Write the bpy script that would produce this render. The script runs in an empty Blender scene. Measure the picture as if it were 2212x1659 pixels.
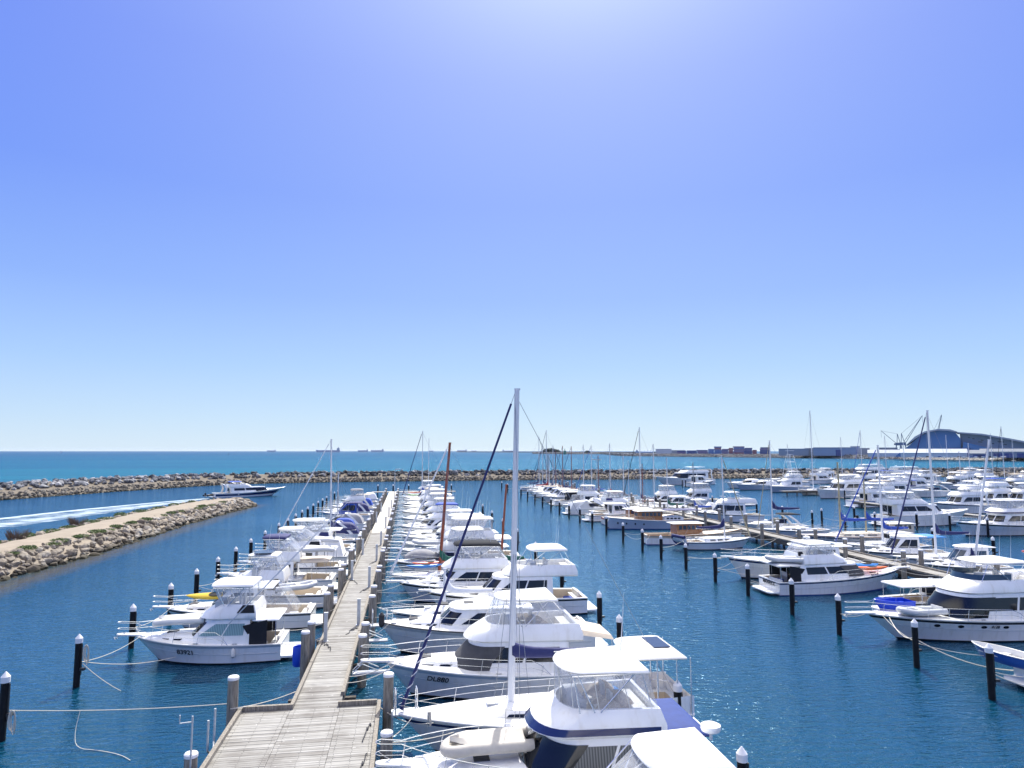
import bpy, bmesh, math, random
from math import sin, cos, pi, radians
from mathutils import Vector, Matrix
random.seed(7)
SC = bpy.context.scene
COL = SC.collection
# ------------------------------------------------------------------ camera frame (used to survey positions, metres)
F, PITCH, H = 1450.0, math.atan(144.5 / 1450.0), 12.5
AZ = math.atan(226 * cos(PITCH) / 1450.0)
def W(px, py, z=0.0):
    """survey a point of the 2212x1659 photo at height z"""
    x = px - 1106; y = 829.5 - py
    fw = F * cos(PITCH) - y * sin(PITCH); up = F * sin(PITCH) + y * cos(PITCH)
    t = (z - H) / up
    return (x * cos(AZ) + fw * sin(AZ)) * t, (-x * sin(AZ) + fw * cos(AZ)) * t
def WY(px, py, wy):
    x = px - 1106; y = 829.5 - py
    fw = F * cos(PITCH) - y * sin(PITCH); up = F * sin(PITCH) + y * cos(PITCH)
    t = wy / (-x * sin(AZ) + fw * cos(AZ))
    return (x * cos(AZ) + fw * sin(AZ)) * t, H + up * t

# ------------------------------------------------------------------ materials
MATS = {}
def srgb(r, g, b):
    f = lambda c: (c / 255 / 12.92) if c / 255 <= .04045 else ((c / 255 + .055) / 1.055) ** 2.4
    return (f(r), f(g), f(b), 1)
def mat(name, col, rough=.5, metal=0, var=.0, vscale=3.0, bump=0, bscale=20, coat=0, spec=.5):
    m = bpy.data.materials.new(name); m.use_nodes = True
    nt = m.node_tree; n = nt.nodes; l = nt.links
    b = n['Principled BSDF']
    c = tuple(col[:3]) + (1,)
    b.inputs['Base Color'].default_value = c; b.inputs['Roughness'].default_value = rough
    b.inputs['Metallic'].default_value = metal; b.inputs['Coat Weight'].default_value = coat
    b.inputs['Specular IOR Level'].default_value = spec
    tc = n.new('ShaderNodeTexCoord')
    if var:
        no = n.new('ShaderNodeTexNoise'); no.inputs['Scale'].default_value = vscale; no.inputs['Detail'].default_value = 6
        no.inputs['Roughness'].default_value = .65
        l.new(tc.outputs['Object'], no.inputs['Vector'])
        cr = n.new('ShaderNodeValToRGB'); e = cr.color_ramp.elements
        e[0].position = .3; e[1].position = .7
        e[0].color = tuple(x * (1 - var) for x in c[:3]) + (1,); e[1].color = tuple(min(1, x * (1 + var)) for x in c[:3]) + (1,)
        l.new(no.outputs['Fac'], cr.inputs['Fac']); l.new(cr.outputs['Color'], b.inputs['Base Color'])
    if bump:
        n2 = n.new('ShaderNodeTexNoise'); n2.inputs['Scale'].default_value = bscale; n2.inputs['Detail'].default_value = 5
        l.new(tc.outputs['Object'], n2.inputs['Vector'])
        bp = n.new('ShaderNodeBump'); bp.inputs['Strength'].default_value = 1; bp.inputs['Distance'].default_value = bump
        l.new(n2.outputs['Fac'], bp.inputs['Height']); l.new(bp.outputs['Normal'], b.inputs['Normal'])
    MATS[name] = m
    return m
def gelcoat():
    """white glass-fibre with faint run-down grime and chalking"""
    m = mat('white', (.86, .86, .85), .25, coat=.35); nt = m.node_tree; n = nt.nodes; l = nt.links; tc = n.new('ShaderNodeTexCoord'); b = n['Principled BSDF']
    def no(sc, s, det):
        mp = n.new('ShaderNodeMapping'); mp.inputs['Scale'].default_value = sc; l.new(tc.outputs['Object'], mp.inputs[0]); q = n.new('ShaderNodeTexNoise'); q.inputs['Scale'].default_value = s; q.inputs['Detail'].default_value = det; l.new(mp.outputs[0], q.inputs['Vector']); return q.outputs['Fac']
    a = n.new('ShaderNodeMapRange'); a.inputs[1].default_value = .52; a.inputs[2].default_value = .8; a.inputs[4].default_value = .55; l.new(no((2.2, 2.2, .18), 1.6, 6), a.inputs[0])
    c = n.new('ShaderNodeMapRange'); c.inputs[1].default_value = .4; c.inputs[2].default_value = .75; c.inputs[4].default_value = .3; l.new(no((1, 1, 1), .7, 5), c.inputs[0])
    s = n.new('ShaderNodeMath'); s.operation = 'ADD'; s.use_clamp = True; l.new(a.outputs[0], s.inputs[0]); l.new(c.outputs[0], s.inputs[1])
    mx = n.new('ShaderNodeMixRGB'); mx.inputs[1].default_value = (.88, .88, .87, 1); mx.inputs[2].default_value = (.66, .63, .56, 1); l.new(s.outputs[0], mx.inputs[0]); l.new(mx.outputs[0], b.inputs['Base Color'])
gelcoat()
mat('offwhite', (.72, .71, .67), .4, var=.06, vscale=2)
mat('cream', (.62, .54, .42), .5, var=.07, vscale=2)
mat('beige', (.50, .42, .32), .7, var=.1, vscale=2)
mat('palegrey', (.50, .52, .54), .4, var=.06)
mat('bluegrey', (.38, .46, .56), .35, var=.05)
mat('teakdeck', (.45, .34, .23), .7, var=.15, vscale=8)
mat('canvas_white', (.84, .84, .84), .8, var=.04, vscale=3, bump=.01, bscale=6)
mat('canvas_grey', (.28, .28, .30), .85, var=.1, bump=.02, bscale=5)
mat('canvas_dark', (.022, .024, .03), .85, var=.1, spec=.2, bump=.01, bscale=6)
mat('canvas_navy', (.02, .026, .12), .75, var=.15, bump=.015, bscale=5)
mat('canvas_blue', (.02, .07, .38), .75, var=.12, bump=.015, bscale=5)
mat('canvas_sky', (.06, .25, .6), .75, var=.1, bump=.01, bscale=5)
mat('canvas_beige', (.58, .50, .40), .85, var=.06, bump=.01, bscale=5)
mat('canvas_green', (.01, .10, .07), .8, var=.15, bump=.02, bscale=6)
mat('canvas_red', (.33, .035, .035), .8, var=.15, bump=.02, bscale=6)
mat('black', (.008, .008, .012), .5, var=.2, spec=.3)
mat('rubber', (.02, .02, .024), .6)
mat('glass_dark', (.006, .009, .015), .06, spec=.5)
mat('glass_blue', (.03, .06, .10), .07, spec=.6)
mat('mesh_grey', (.075, .075, .08), .75, var=.15, spec=.3)
mat('navy_paint', (.012, .022, .10), .25, coat=.4)
mat('blue_paint', (.02, .08, .33), .3, coat=.4)
mat('green_paint', (.01, .16, .11), .4)
mat('red_paint', (.35, .02, .02), .5)
mat('boot_black', (.008, .009, .013), .6, var=.2, spec=.25)
mat('boot_blue', (.02, .05, .22), .5, var=.2)
mat('steel', (.72, .73, .76), .25, metal=.85)
mat('alu', (.62, .64, .68), .45, metal=.6)
mat('mast_white', (.74, .75, .77), .35)
mat('mast_wood', (.26, .055, .02), .4, var=.25, vscale=3)
mat('mast_pale', (.42, .36, .22), .5, var=.2)
mat('varnish', (.30, .12, .04), .25, var=.25, vscale=4, coat=.4)
mat('rope', (.62, .58, .50), .9, var=.15, vscale=20)
mat('rope_dark', (.22, .20, .18), .9, var=.15, vscale=20)
mat('wire', (.30, .31, .34), .4, metal=.5)
mat('solar', (.03, .045, .09), .15, spec=.6)
mat('kayak_yellow', (.72, .48, .02), .35, coat=.3)
mat('kayak_red', (.65, .09, .04), .35, coat=.3)
mat('kayak_blue', (.02, .22, .62), .35, coat=.3)
mat('kayak_green', (.10, .48, .05), .35, coat=.3)
mat('rib_grey', (.56, .57, .58), .6, var=.05)
mat('rib_beige', (.50, .47, .42), .7, var=.1)
mat('plastic_blue', (.01, .06, .55), .35)
mat('orange', (.75, .14, .03), .5)
mat('pile_black', (.007, .007, .010), .6, var=.3, spec=.2)
mat('cap_white', (.78, .78, .80), .4)
mat('galv', (.52, .55, .58), .45, metal=.5, var=.15)
mat('shed_blue_hazed', (.24, .31, .44), .6, var=.08, vscale=.05)  # blue walls, paled in the base colour to stand for haze
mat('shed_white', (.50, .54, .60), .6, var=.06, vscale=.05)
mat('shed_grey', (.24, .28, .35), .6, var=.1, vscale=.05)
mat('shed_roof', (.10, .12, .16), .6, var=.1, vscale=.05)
mat('museum_blue_hazed', (.055, .17, .38), .35, var=.08, vscale=.03)  # museum's blue with haze lightening mixed into the paint
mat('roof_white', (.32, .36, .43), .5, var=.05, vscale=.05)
mat('cont_navy', (.035, .06, .22), .6)
mat('cont_purple', (.14, .11, .25), .6)
mat('cont_red', (.22, .07, .10), .6)
mat('cont_blue', (.05, .13, .36), .6)
mat('ship_haze_blue', (.22, .32, .47), .7)  # blue-grey of distance haze put into the ships' paint
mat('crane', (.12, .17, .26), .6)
mat('foliage', (.035, .06, .045), .9, var=.4, vscale=.3)
mat('leaf', (.10, .15, .045), .8, var=.5, vscale=3)
mat('leaf_pale', (.15, .19, .075), .85, var=.5, vscale=2)
mat('leaf_dry', (.15, .11, .085), .85, var=.4, vscale=3)
mat('land', (.22, .21, .19), .9, var=.2, vscale=.02)
mat('bank', (.075, .077, .085), .95, var=.45, vscale=.12, bump=.4, bscale=.3)
mat('sand', (.28, .235, .18), .95, var=.16, vscale=.6, bump=.05, bscale=3)

def curtain_mat(name, c0, c1):
    m = mat(name, c0, .35); nt = m.node_tree; n = nt.nodes; l = nt.links; tc = n.new('ShaderNodeTexCoord')
    w = n.new('ShaderNodeTexWave'); w.inputs['Scale'].default_value = 3.2; w.inputs['Distortion'].default_value = 1.5; w.inputs['Detail Scale'].default_value = .4; l.new(tc.outputs['Object'], w.inputs['Vector'])
    mx = n.new('ShaderNodeMixRGB'); mx.inputs[1].default_value = c0 + (1,); mx.inputs[2].default_value = c1 + (1,); l.new(w.outputs['Fac'], mx.inputs[0]); l.new(mx.outputs[0], n['Principled BSDF'].inputs['Base Color'])
curtain_mat('curtain', (.10, .20, .22), (.30, .46, .48)); curtain_mat('curtain_grey', (.05, .055, .06), (.17, .18, .18))
mat('canvas_violet', (.018, .045, .20), .8, var=.12, bump=.01, bscale=5)
mat('gravel', (.15, .125, .095), .95, var=.25, vscale=.5, bump=.06, bscale=2)
def clear_mat():
    m = bpy.data.materials.new('clear_vinyl'); m.use_nodes = True
    nt = m.node_tree; n = nt.nodes; l = nt.links
    p = n['Principled BSDF']; p.inputs['Base Color'].default_value = (.72, .73, .76, 1); p.inputs['Roughness'].default_value = .12
    t = n.new('ShaderNodeBsdfTransparent'); t.inputs['Color'].default_value = (.9, .92, .95, 1)
    mx = n.new('ShaderNodeMixShader')
    no = n.new('ShaderNodeTexNoise'); no.inputs['Scale'].default_value = .9; no.inputs['Distortion'].default_value = .8
    tc = n.new('ShaderNodeTexCoord'); l.new(tc.outputs['Object'], no.inputs['Vector'])
    mr = n.new('ShaderNodeMapRange'); mr.inputs[1].default_value = .35; mr.inputs[2].default_value = .75
    mr.inputs[3].default_value = .15; mr.inputs[4].default_value = .42
    l.new(no.outputs['Fac'], mr.inputs[0]); l.new(mr.outputs[0], mx.inputs[0])
    l.new(t.outputs[0], mx.inputs[1]); l.new(p.outputs[0], mx.inputs[2])
    bp = n.new('ShaderNodeBump'); bp.inputs['Distance'].default_value = .04
    l.new(no.outputs['Fac'], bp.inputs['Height']); l.new(bp.outputs[0], p.inputs['Normal'])
    l.new(mx.outputs[0], n['Material Output'].inputs[0])
    MATS['clear'] = m
clear_mat()

def plank_mat():
    """weathered grey decking: tone changes board by board (boards run across x, 0.16 m pitch in y)"""
    m = bpy.data.materials.new('decking'); m.use_nodes = True
    nt = m.node_tree; n = nt.nodes; l = nt.links; b = n['Principled BSDF']; b.inputs['Roughness'].default_value = .85
    tc = n.new('ShaderNodeTexCoord'); sp = n.new('ShaderNodeSeparateXYZ'); l.new(tc.outputs['Object'], sp.inputs[0])
    def mth(op, a, v=None):
        q = n.new('ShaderNodeMath'); q.operation = op
        if hasattr(a, 'is_linked'): l.new(a, q.inputs[0])
        else: q.inputs[0].default_value = a
        if v is not None:
            if hasattr(v, 'is_linked'): l.new(v, q.inputs[1])
            else: q.inputs[1].default_value = v
        return q.outputs[0]
    idx = mth('FLOOR', mth('DIVIDE', sp.outputs['Y'], .16))
    seg = mth('FLOOR', mth('DIVIDE', mth('ADD', sp.outputs['X'], 4.9), 2.15))
    cb = n.new('ShaderNodeCombineXYZ'); l.new(idx, cb.inputs[0]); l.new(seg, cb.inputs[1])
    wn = n.new('ShaderNodeTexWhiteNoise'); l.new(cb.outputs[0], wn.inputs['Vector'])
    mp = n.new('ShaderNodeMapping'); mp.inputs['Scale'].default_value = (1.2, 14, 1); l.new(tc.outputs['Object'], mp.inputs[0])
    no = n.new('ShaderNodeTexNoise'); no.inputs['Scale'].default_value = 1.5; no.inputs['Detail'].default_value = 8; l.new(mp.outputs[0], no.inputs['Vector'])
    n3 = n.new('ShaderNodeTexNoise'); n3.inputs['Scale'].default_value = .9; n3.inputs['Detail'].default_value = 5; l.new(tc.outputs['Object'], n3.inputs['Vector'])
    v = mth('ADD', mth('MULTIPLY', wn.outputs['Value'], .32), mth('MULTIPLY', no.outputs['Fac'], .55))
    v = mth('ADD', v, mth('MULTIPLY', n3.outputs['Fac'], .45))
    cr = n.new('ShaderNodeValToRGB'); e = cr.color_ramp.elements
    e[0].position = .32; e[0].color = (.12, .105, .09, 1); e[1].position = .98; e[1].color = (.40, .39, .365, 1)
    q = cr.color_ramp.elements.new(.62); q.color = (.255, .245, .225, 1)
    l.new(v, cr.inputs[0])
    sp2 = n.new('ShaderNodeTexNoise'); sp2.inputs['Scale'].default_value = 5.0; sp2.inputs['Detail'].default_value = 3; l.new(tc.outputs['Object'], sp2.inputs['Vector'])
    st = n.new('ShaderNodeTexNoise'); st.inputs['Scale'].default_value = .55; st.inputs['Detail'].default_value = 6; l.new(tc.outputs['Object'], st.inputs['Vector'])
    r1 = n.new('ShaderNodeMapRange'); r1.inputs[1].default_value = .70; r1.inputs[2].default_value = .74; r1.inputs[4].default_value = .75; l.new(sp2.outputs['Fac'], r1.inputs[0])
    r2 = n.new('ShaderNodeMapRange'); r2.inputs[1].default_value = .56; r2.inputs[2].default_value = .72; r2.inputs[4].default_value = .55; l.new(st.outputs['Fac'], r2.inputs[0])
    m1 = n.new('ShaderNodeMixRGB'); m1.inputs[2].default_value = (.12, .105, .09, 1); l.new(r2.outputs[0], m1.inputs[0]); l.new(cr.outputs[0], m1.inputs[1])
    m2 = n.new('ShaderNodeMixRGB'); m2.inputs[2].default_value = (.62, .61, .58, 1); l.new(r1.outputs[0], m2.inputs[0]); l.new(m1.outputs[0], m2.inputs[1]); l.new(m2.outputs[0], b.inputs['Base Color'])
    bp = n.new('ShaderNodeBump'); bp.inputs['Distance'].default_value = .008; l.new(no.outputs['Fac'], bp.inputs['Height']); l.new(bp.outputs[0], b.inputs['Normal'])
    MATS['decking'] = m
plank_mat()

def grain_mat(name, c0, c1, sc=(6, 6, .7), scale=2.0):
    m = bpy.data.materials.new(name); m.use_nodes = True
    nt = m.node_tree; n = nt.nodes; l = nt.links; b = n['Principled BSDF']; b.inputs['Roughness'].default_value = .9
    tc = n.new('ShaderNodeTexCoord'); mp = n.new('ShaderNodeMapping'); mp.inputs['Scale'].default_value = sc
    l.new(tc.outputs['Object'], mp.inputs[0])
    no = n.new('ShaderNodeTexNoise'); no.inputs['Scale'].default_value = scale; no.inputs['Detail'].default_value = 9; no.inputs['Roughness'].default_value = .7
    l.new(mp.outputs[0], no.inputs['Vector'])
    cr = n.new('ShaderNodeValToRGB'); e = cr.color_ramp.elements; e[0].position = .33; e[1].position = .68
    e[0].color = c0 + (1,); e[1].color = c1 + (1,)
    l.new(no.outputs['Fac'], cr.inputs[0]); l.new(cr.outputs[0], b.inputs['Base Color'])
    bp = n.new('ShaderNodeBump'); bp.inputs['Distance'].default_value = .02; l.new(no.outputs['Fac'], bp.inputs['Height']); l.new(bp.outputs[0], b.inputs['Normal'])
    MATS[name] = m
grain_mat('timber', (.12, .105, .085), (.38, .345, .29))
grain_mat('timber_dark', (.04, .035, .03), (.15, .13, .11))
grain_mat('concrete', (.40, .37, .32), (.56, .52, .45), (1, 1, 1), 1.2)

def rock_mat(name, cols, scale=1.0, objvar=True):
    m = bpy.data.materials.new(name); m.use_nodes = True
    nt = m.node_tree; n = nt.nodes; l = nt.links; b = n['Principled BSDF']; b.inputs['Roughness'].default_value = .92
    tc = n.new('ShaderNodeTexCoord'); no = n.new('ShaderNodeTexNoise'); no.inputs['Scale'].default_value = 2.5 * scale; no.inputs['Detail'].default_value = 9
    no.inputs['Roughness'].default_value = .7
    l.new(tc.outputs['Object'], no.inputs['Vector'])
    n2 = n.new('ShaderNodeTexNoise'); n2.inputs['Scale'].default_value = .55 * scale; n2.inputs['Detail'].default_value = 3
    oi = n.new('ShaderNodeObjectInfo'); va = n.new('ShaderNodeVectorMath'); va.operation = 'MULTIPLY_ADD'
    geo = n.new('ShaderNodeNewGeometry')
    l.new(geo.outputs['Position'], n2.inputs['Vector'])
    at = n.new('ShaderNodeAttribute'); at.attribute_name = 'tone'
    ad = n.new('ShaderNodeMath'); ad.operation = 'MULTIPLY_ADD'; ad.inputs[1].default_value = .55
    l.new(no.outputs['Fac'], ad.inputs[0])
    s2 = n.new('ShaderNodeMath'); s2.operation = 'MULTIPLY_ADD'; s2.inputs[1].default_value = .35
    l.new(n2.outputs['Fac'], s2.inputs[0])
    s3 = n.new('ShaderNodeMath'); s3.operation = 'ADD'; l.new(at.outputs['Fac'], s3.inputs[0]); 
    s4 = n.new('ShaderNodeMath'); s4.operation = 'MULTIPLY'; s4.inputs[1].default_value = .3
    l.new(oi.outputs['Random'], s4.inputs[0]); l.new(s4.outputs[0], s3.inputs[1]); l.new(s3.outputs[0], s2.inputs[2])
    l.new(s2.outputs[0], ad.inputs[2])
    cr = n.new('ShaderNodeValToRGB'); e = cr.color_ramp.elements
    e[0].position = .3; e[0].color = cols[0] + (1,); e[1].position = .95; e[1].color = cols[-1] + (1,)
    for i, c in enumerate(cols[1:-1]):
        q = e.new(.3 + .65 * (i + 1) / (len(cols) - 1)); q.color = c + (1,)
    l.new(ad.outputs[0], cr.inputs[0])
    # tide line: wet dark weed near the water
    sz = n.new('ShaderNodeSeparateXYZ'); l.new(geo.outputs['Position'], sz.inputs[0])
    mr = n.new('ShaderNodeMapRange'); mr.inputs[1].default_value = .15; mr.inputs[2].default_value = .6; l.new(sz.outputs['Z'], mr.inputs[0])
    mx = n.new('ShaderNodeMixRGB'); mx.inputs[1].default_value = (.045, .038, .022, 1)
    l.new(mr.outputs[0], mx.inputs[0]); l.new(cr.outputs[0], mx.inputs[2]); l.new(mx.outputs[0], b.inputs['Base Color'])
    bp = n.new('ShaderNodeBump'); bp.inputs['Distance'].default_value = .12; l.new(no.outputs['Fac'], bp.inputs['Height']); l.new(bp.outputs[0], b.inputs['Normal'])
    MATS[name] = m
rock_mat('limestone', [(.03, .025, .02), (.145, .118, .09), (.29, .25, .20), (.46, .435, .395)])
rock_mat('rubble', [(.03, .028, .027), (.105, .095, .085), (.22, .20, .17), (.40, .375, .33)])
rock_mat('basalt', [(.018, .02, .026), (.05, .054, .062), (.13, .135, .15), (.36, .36, .37)])

# ------------------------------------------------------------------ mesh builder
class MB:
    def __init__(s): s.v = []; s.f = []; s.m = []
    def add(s, vs, fs, mi=0):
        o = len(s.v); s.v += [tuple(p) for p in vs]; s.f += [tuple(i + o for i in f) for f in fs]; s.m += [mi] * len(fs); return s
    def box(s, x0, x1, y0, y1, z0, z1, mi=0):
        return s.add([(x0, y0, z0), (x1, y0, z0), (x1, y1, z0), (x0, y1, z0), (x0, y0, z1), (x1, y0, z1), (x1, y1, z1), (x0, y1, z1)],
                     [(3, 2, 1, 0), (4, 5, 6, 7), (0, 1, 5, 4), (1, 2, 6, 5), (2, 3, 7, 6), (3, 0, 4, 7)], mi)
    def loft(s, rings, closed=True, cap0=False, cap1=False, mi=0):
        n = len(rings[0]); vs = [p for r in rings for p in r]; fs = []
        for i in range(len(rings) - 1):
            for j in range(n if closed else n - 1):
                k = (j + 1) % n
                fs.append((i * n + j, i * n + k, (i + 1) * n + k, (i + 1) * n + j))
        if cap0: fs.append(tuple(range(n - 1, -1, -1)))
        if cap1: fs.append(tuple((len(rings) - 1) * n + j for j in range(n)))
        return s.add(vs, fs, mi)
    def tube(s, pts, r, n=6, mi=0, r2=None, caps=True, close=False):
        pts = [Vector(p) for p in pts]
        if len(pts) < 2: return s
        rings = []; up = None
        for i, p in enumerate(pts):
            a = pts[max(i - 1, 0)]; b = pts[min(i + 1, len(pts) - 1)]
            if close: a = pts[i - 1]; b = pts[(i + 1) % len(pts)]
            t = (b - a)
            if t.length < 1e-9: t = Vector((0, 0, 1))
            t.normalize()
            if up is None: up = Vector((0, 0, 1)) if abs(t.z) < .9 else Vector((1, 0, 0))
            u = (up - t * up.dot(t))
            if u.length < 1e-6: u = t.orthogonal()
            u.normalize(); w = t.cross(u); up = u
            rr = r if r2 is None else r + (r2 - r) * i / (len(pts) - 1)
            rings.append([p + (u * cos(2 * pi * k / n) + w * sin(2 * pi * k / n)) * rr for k in range(n)])
        if close: rings.append(rings[0])
        return s.loft(rings, True, caps and not close, caps and not close, mi)
    def disc(s, c, r, h, n=16, mi=0, r2=None):
        r2 = r if r2 is None else r2
        x, y, z = c
        return s.loft([[(x + cos(2 * pi * k / n) * q, y + sin(2 * pi * k / n) * q, zz) for k in range(n)] for q, zz in ((r, z), (r2, z + h))], True, True, True, mi)
    def build(s, name, mats, parent=None, loc=None, smooth=35):
        me = bpy.data.meshes.new(name); me.from_pydata(s.v, [], s.f)
        if not isinstance(mats, (list, tuple)): mats = [mats]
        for q in mats: me.materials.append(MATS[q])
        if len(mats) > 1: me.polygons.foreach_set('material_index', s.m)
        me.update()
        bm = bmesh.new(); bm.from_mesh(me); bmesh.ops.remove_doubles(bm, verts=bm.verts, dist=1e-5)
        bmesh.ops.recalc_face_normals(bm, faces=bm.faces); bm.to_mesh(me); bm.free()
        if smooth:
            me.polygons.foreach_set('use_smooth', [True] * len(me.polygons)); me.set_sharp_from_angle(angle=radians(smooth))
        o = bpy.data.objects.new(name, me); COL.objects.link(o)
        if parent: o.parent = parent
        if loc: o.location = loc
        return o
def tag(o, label=None, cat=None, group=None, kind=None):
    if label: o['label'] = label
    if cat: o['category'] = cat
    if group: o['group'] = group
    if kind: o['kind'] = kind
    return o
def empty(name, loc, rz=0, label=None, cat=None, group=None):
    o = bpy.data.objects.new(name, None); COL.objects.link(o); o.empty_display_size = .2
    o.location = loc; o.rotation_euler = (0, 0, rz)
    return tag(o, label, cat, group)
def copy_tree(o, parent=None):
    c = o.copy(); COL.objects.link(c)
    if parent: c.parent = parent
    for ch in list(o.children): copy_tree(ch, c)
    return c
def lerp(a, b, t): return a + (b - a) * t
ORD = 'first second third fourth fifth sixth seventh eighth ninth tenth eleventh twelfth thirteenth fourteenth fifteenth sixteenth seventeenth eighteenth nineteenth twentieth'.split()
ORD += ['twenty-' + o for o in ORD[:9]] + ['thirtieth'] + ['thirty-' + o for o in ORD[:9]] + ['fortieth'] + ['forty-' + o for o in ORD[:9]] + ['fiftieth']
def sag(a, b, d, n=10):
    a = Vector(a); b = Vector(b)
    return [a.lerp(b, i / n) - Vector((0, 0, d * 4 * (i / n) * (1 - i / n))) for i in range(n + 1)]
# ------------------------------------------------------------------ boats (local frame: bow +x, port +y, waterline z 0)
class Hull:
    def __init__(s, L, B, fb, fs, rake=1.2, tr=.86, fine=2.2, sail=False, flare=.38, dip=0.0):
        s.L, s.B, s.fb, s.fs, s.rake, s.tr, s.fine, s.sail, s.flare, s.dip = L, B, fb, fs, rake, tr, fine, sail, flare, dip
    def hb(s, t):
        B = s.B / 2; m = .42
        if t < m: return B * (s.tr + (1 - s.tr) * sin(pi / 2 * t / m))
        u = (t - m) / (1 - m)
        return B * max(0, 1 - u ** s.fine) ** (.82 if not s.sail else .9)
    def sheer(s, t): return lerp(s.fs, s.fb, t ** 1.7) - s.dip * sin(pi * t)
    def X(s, t): return -s.L / 2 + s.L * t
    def T(s, x): return (x + s.L / 2) / s.L
    def pt(s, t, v, off=0):
        """v 0 waterline .. 1 sheer"""
        z = s.sheer(t) * v
        w = lerp(.93 if not s.sail else .8, s.flare, max(0, (t - .3) / .7) ** 1.3)
        vv = max(v, -.35)
        h = s.hb(t) * (w + (1 - w) * max(0, vv) ** 1.25) * (1 if v >= 0 else 1 + v * .9)
        x = s.X(t) - s.rake * (1 - v) * max(0, (t - .35) / .65) ** 3 + (.25 if not s.sail else .0) * 0
        if s.sail: x += (1 - v) * .55 * max(0, (.25 - t) / .25)
        return x, h + off, z
def build_hull(h, root, hull='white', boot='boot_black', stripe=None, boot_h=.13, stripe_v=(.84, .93), name='hull', gun='white'):
    m = MB(); N = 22
    ts = [i / N for i in range(N + 1)]; ts = [1 - (1 - t) ** 1.25 for t in ts]
    vs = [-.3, 0, boot_h / h.fb]
    vs += [.3, .5, .7, stripe_v[0], stripe_v[1], 1.0]
    mi = [1, 1, 0, 0, 0, 0, 2, 0]
    for sg in (1, -1):
        for k in range(len(vs) - 1):
            m.loft([[(p[0], sg * p[1], p[2]) for p in (h.pt(t, v) for t in ts)] for v in vs[k:k + 2]], closed=False, mi=mi[k])
    # transom
    for k in range(len(vs) - 1):
        a = h.pt(0, vs[k]); b = h.pt(0, vs[k + 1])
        m.add([(a[0], a[1], a[2]), (a[0], -a[1], a[2]), (b[0], -b[1], b[2]), (b[0], b[1], b[2])], [(0, 1, 2, 3)], mi[k])
    o = m.build(name, [hull, boot, stripe or hull], root, smooth=50)
    # rub rail along the sheer
    r = MB()
    path = [(h.pt(t, .985)[0] + .0, h.pt(t, .985)[1] + .015, h.pt(t, .985)[2]) for t in ts]
    full = path + [(x, -y, z) for x, y, z in reversed(path[:-1])]
    r.tube(full, .045, 6)
    r.build('rub_rail', gun, root)
    return o
def build_deck(h, root, c=.3, col='white', cock='cream', floor=.45, toe=.05, side=.24):
    m = MB(); N = 14
    ts = [c + (1 - c) * i / N for i in range(N + 1)]
    rows = []
    for t in ts:
        x, y, z = h.pt(t, 1); y = max(0, y - .01)
        rows.append([(x, y * q, z - .01 + .07 * (1 - q * q)) for q in (1, .66, .33, 0, -.33, -.66, -1)])
    m.loft(rows, closed=False)
    # side decks beside the cockpit
    if c > 0:
        cs = [c * i / 8 for i in range(9)]
        for sg in (1, -1):
            m.loft([[(h.pt(t, 1)[0], sg * (h.pt(t, 1)[1] - o), h.pt(t, 1)[2] - .01) for t in cs] for o in (.01, side)], closed=False)
        x0 = h.X(0); y0 = h.hb(0) - .01; z0 = h.sheer(0) - .01
        m.add([(x0, y0, z0), (x0, -y0, z0), (x0 + .25, -y0, z0), (x0 + .25, y0, z0)], [(0, 1, 2, 3)])
    m.build('deck', col, root, smooth=30)
    if c > 0:
        k = MB(); cs = [.25 / h.L + (c - .25 / h.L) * i / 8 for i in range(9)]
        rim = [(h.pt(t, 1)[0], h.pt(t, 1)[1] - side, h.sheer(t) - .01) for t in cs]
        loop = rim + [(x, -y, z) for x, y, z in reversed(rim)]
        low = [(x, y, floor) for x, y, z in loop]
        k.loft([loop, low], closed=True); n = len(loop)
        k.add(low, [tuple(range(n))])
        k.build('cockpit', cock, root, smooth=0)
def ring(z, xa, xf, ha, hf, rnd, n=7, e=2.3):
    pts = []
    for i in range(5):
        t = i / 5; pts.append((lerp(xa, xf - rnd, t), lerp(ha, hf, t), z))
    for i in range(n + 1):
        a = pi / 2 * i / n
        pts.append((xf - rnd + rnd * sin(a) ** (2 / e), hf * max(0, cos(a)) ** (2 / e), z))
    return pts + [(x, -y, z) for x, y, z in reversed(pts[:-1])]
def rmix(a, b, t): return tuple(lerp(p, q, t) for p, q in zip(a, b))
def at_z(specs, z):
    for a, b in zip(specs, specs[1:]):
        if z <= b[0] + 1e-6: return rmix(a, b, (z - a[0]) / max(1e-6, b[0] - a[0]))
    return specs[-1]
def arc(pts, t):
    ds = [0]
    for a, b in zip(pts, pts[1:]): ds.append(ds[-1] + math.dist(a, b))
    d = t * ds[-1]
    for i in range(len(pts) - 1):
        if d <= ds[i + 1] + 1e-9:
            u = (d - ds[i]) / max(1e-9, ds[i + 1] - ds[i]); p = Vector(pts[i]).lerp(Vector(pts[i + 1]), u)
            tg = (Vector(pts[i + 1]) - Vector(pts[i])); nn = Vector((-tg.y, tg.x, 0))
            if nn.length < 1e-6: nn = Vector((1, 0, 0))
            nn.normalize()
            if nn.dot(Vector((p.x - (pts[0][0] + .3), p.y, 0))) < 0: nn = -nn
            return p, nn
    return Vector(pts[-1]), Vector((0, -1, 0))
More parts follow.
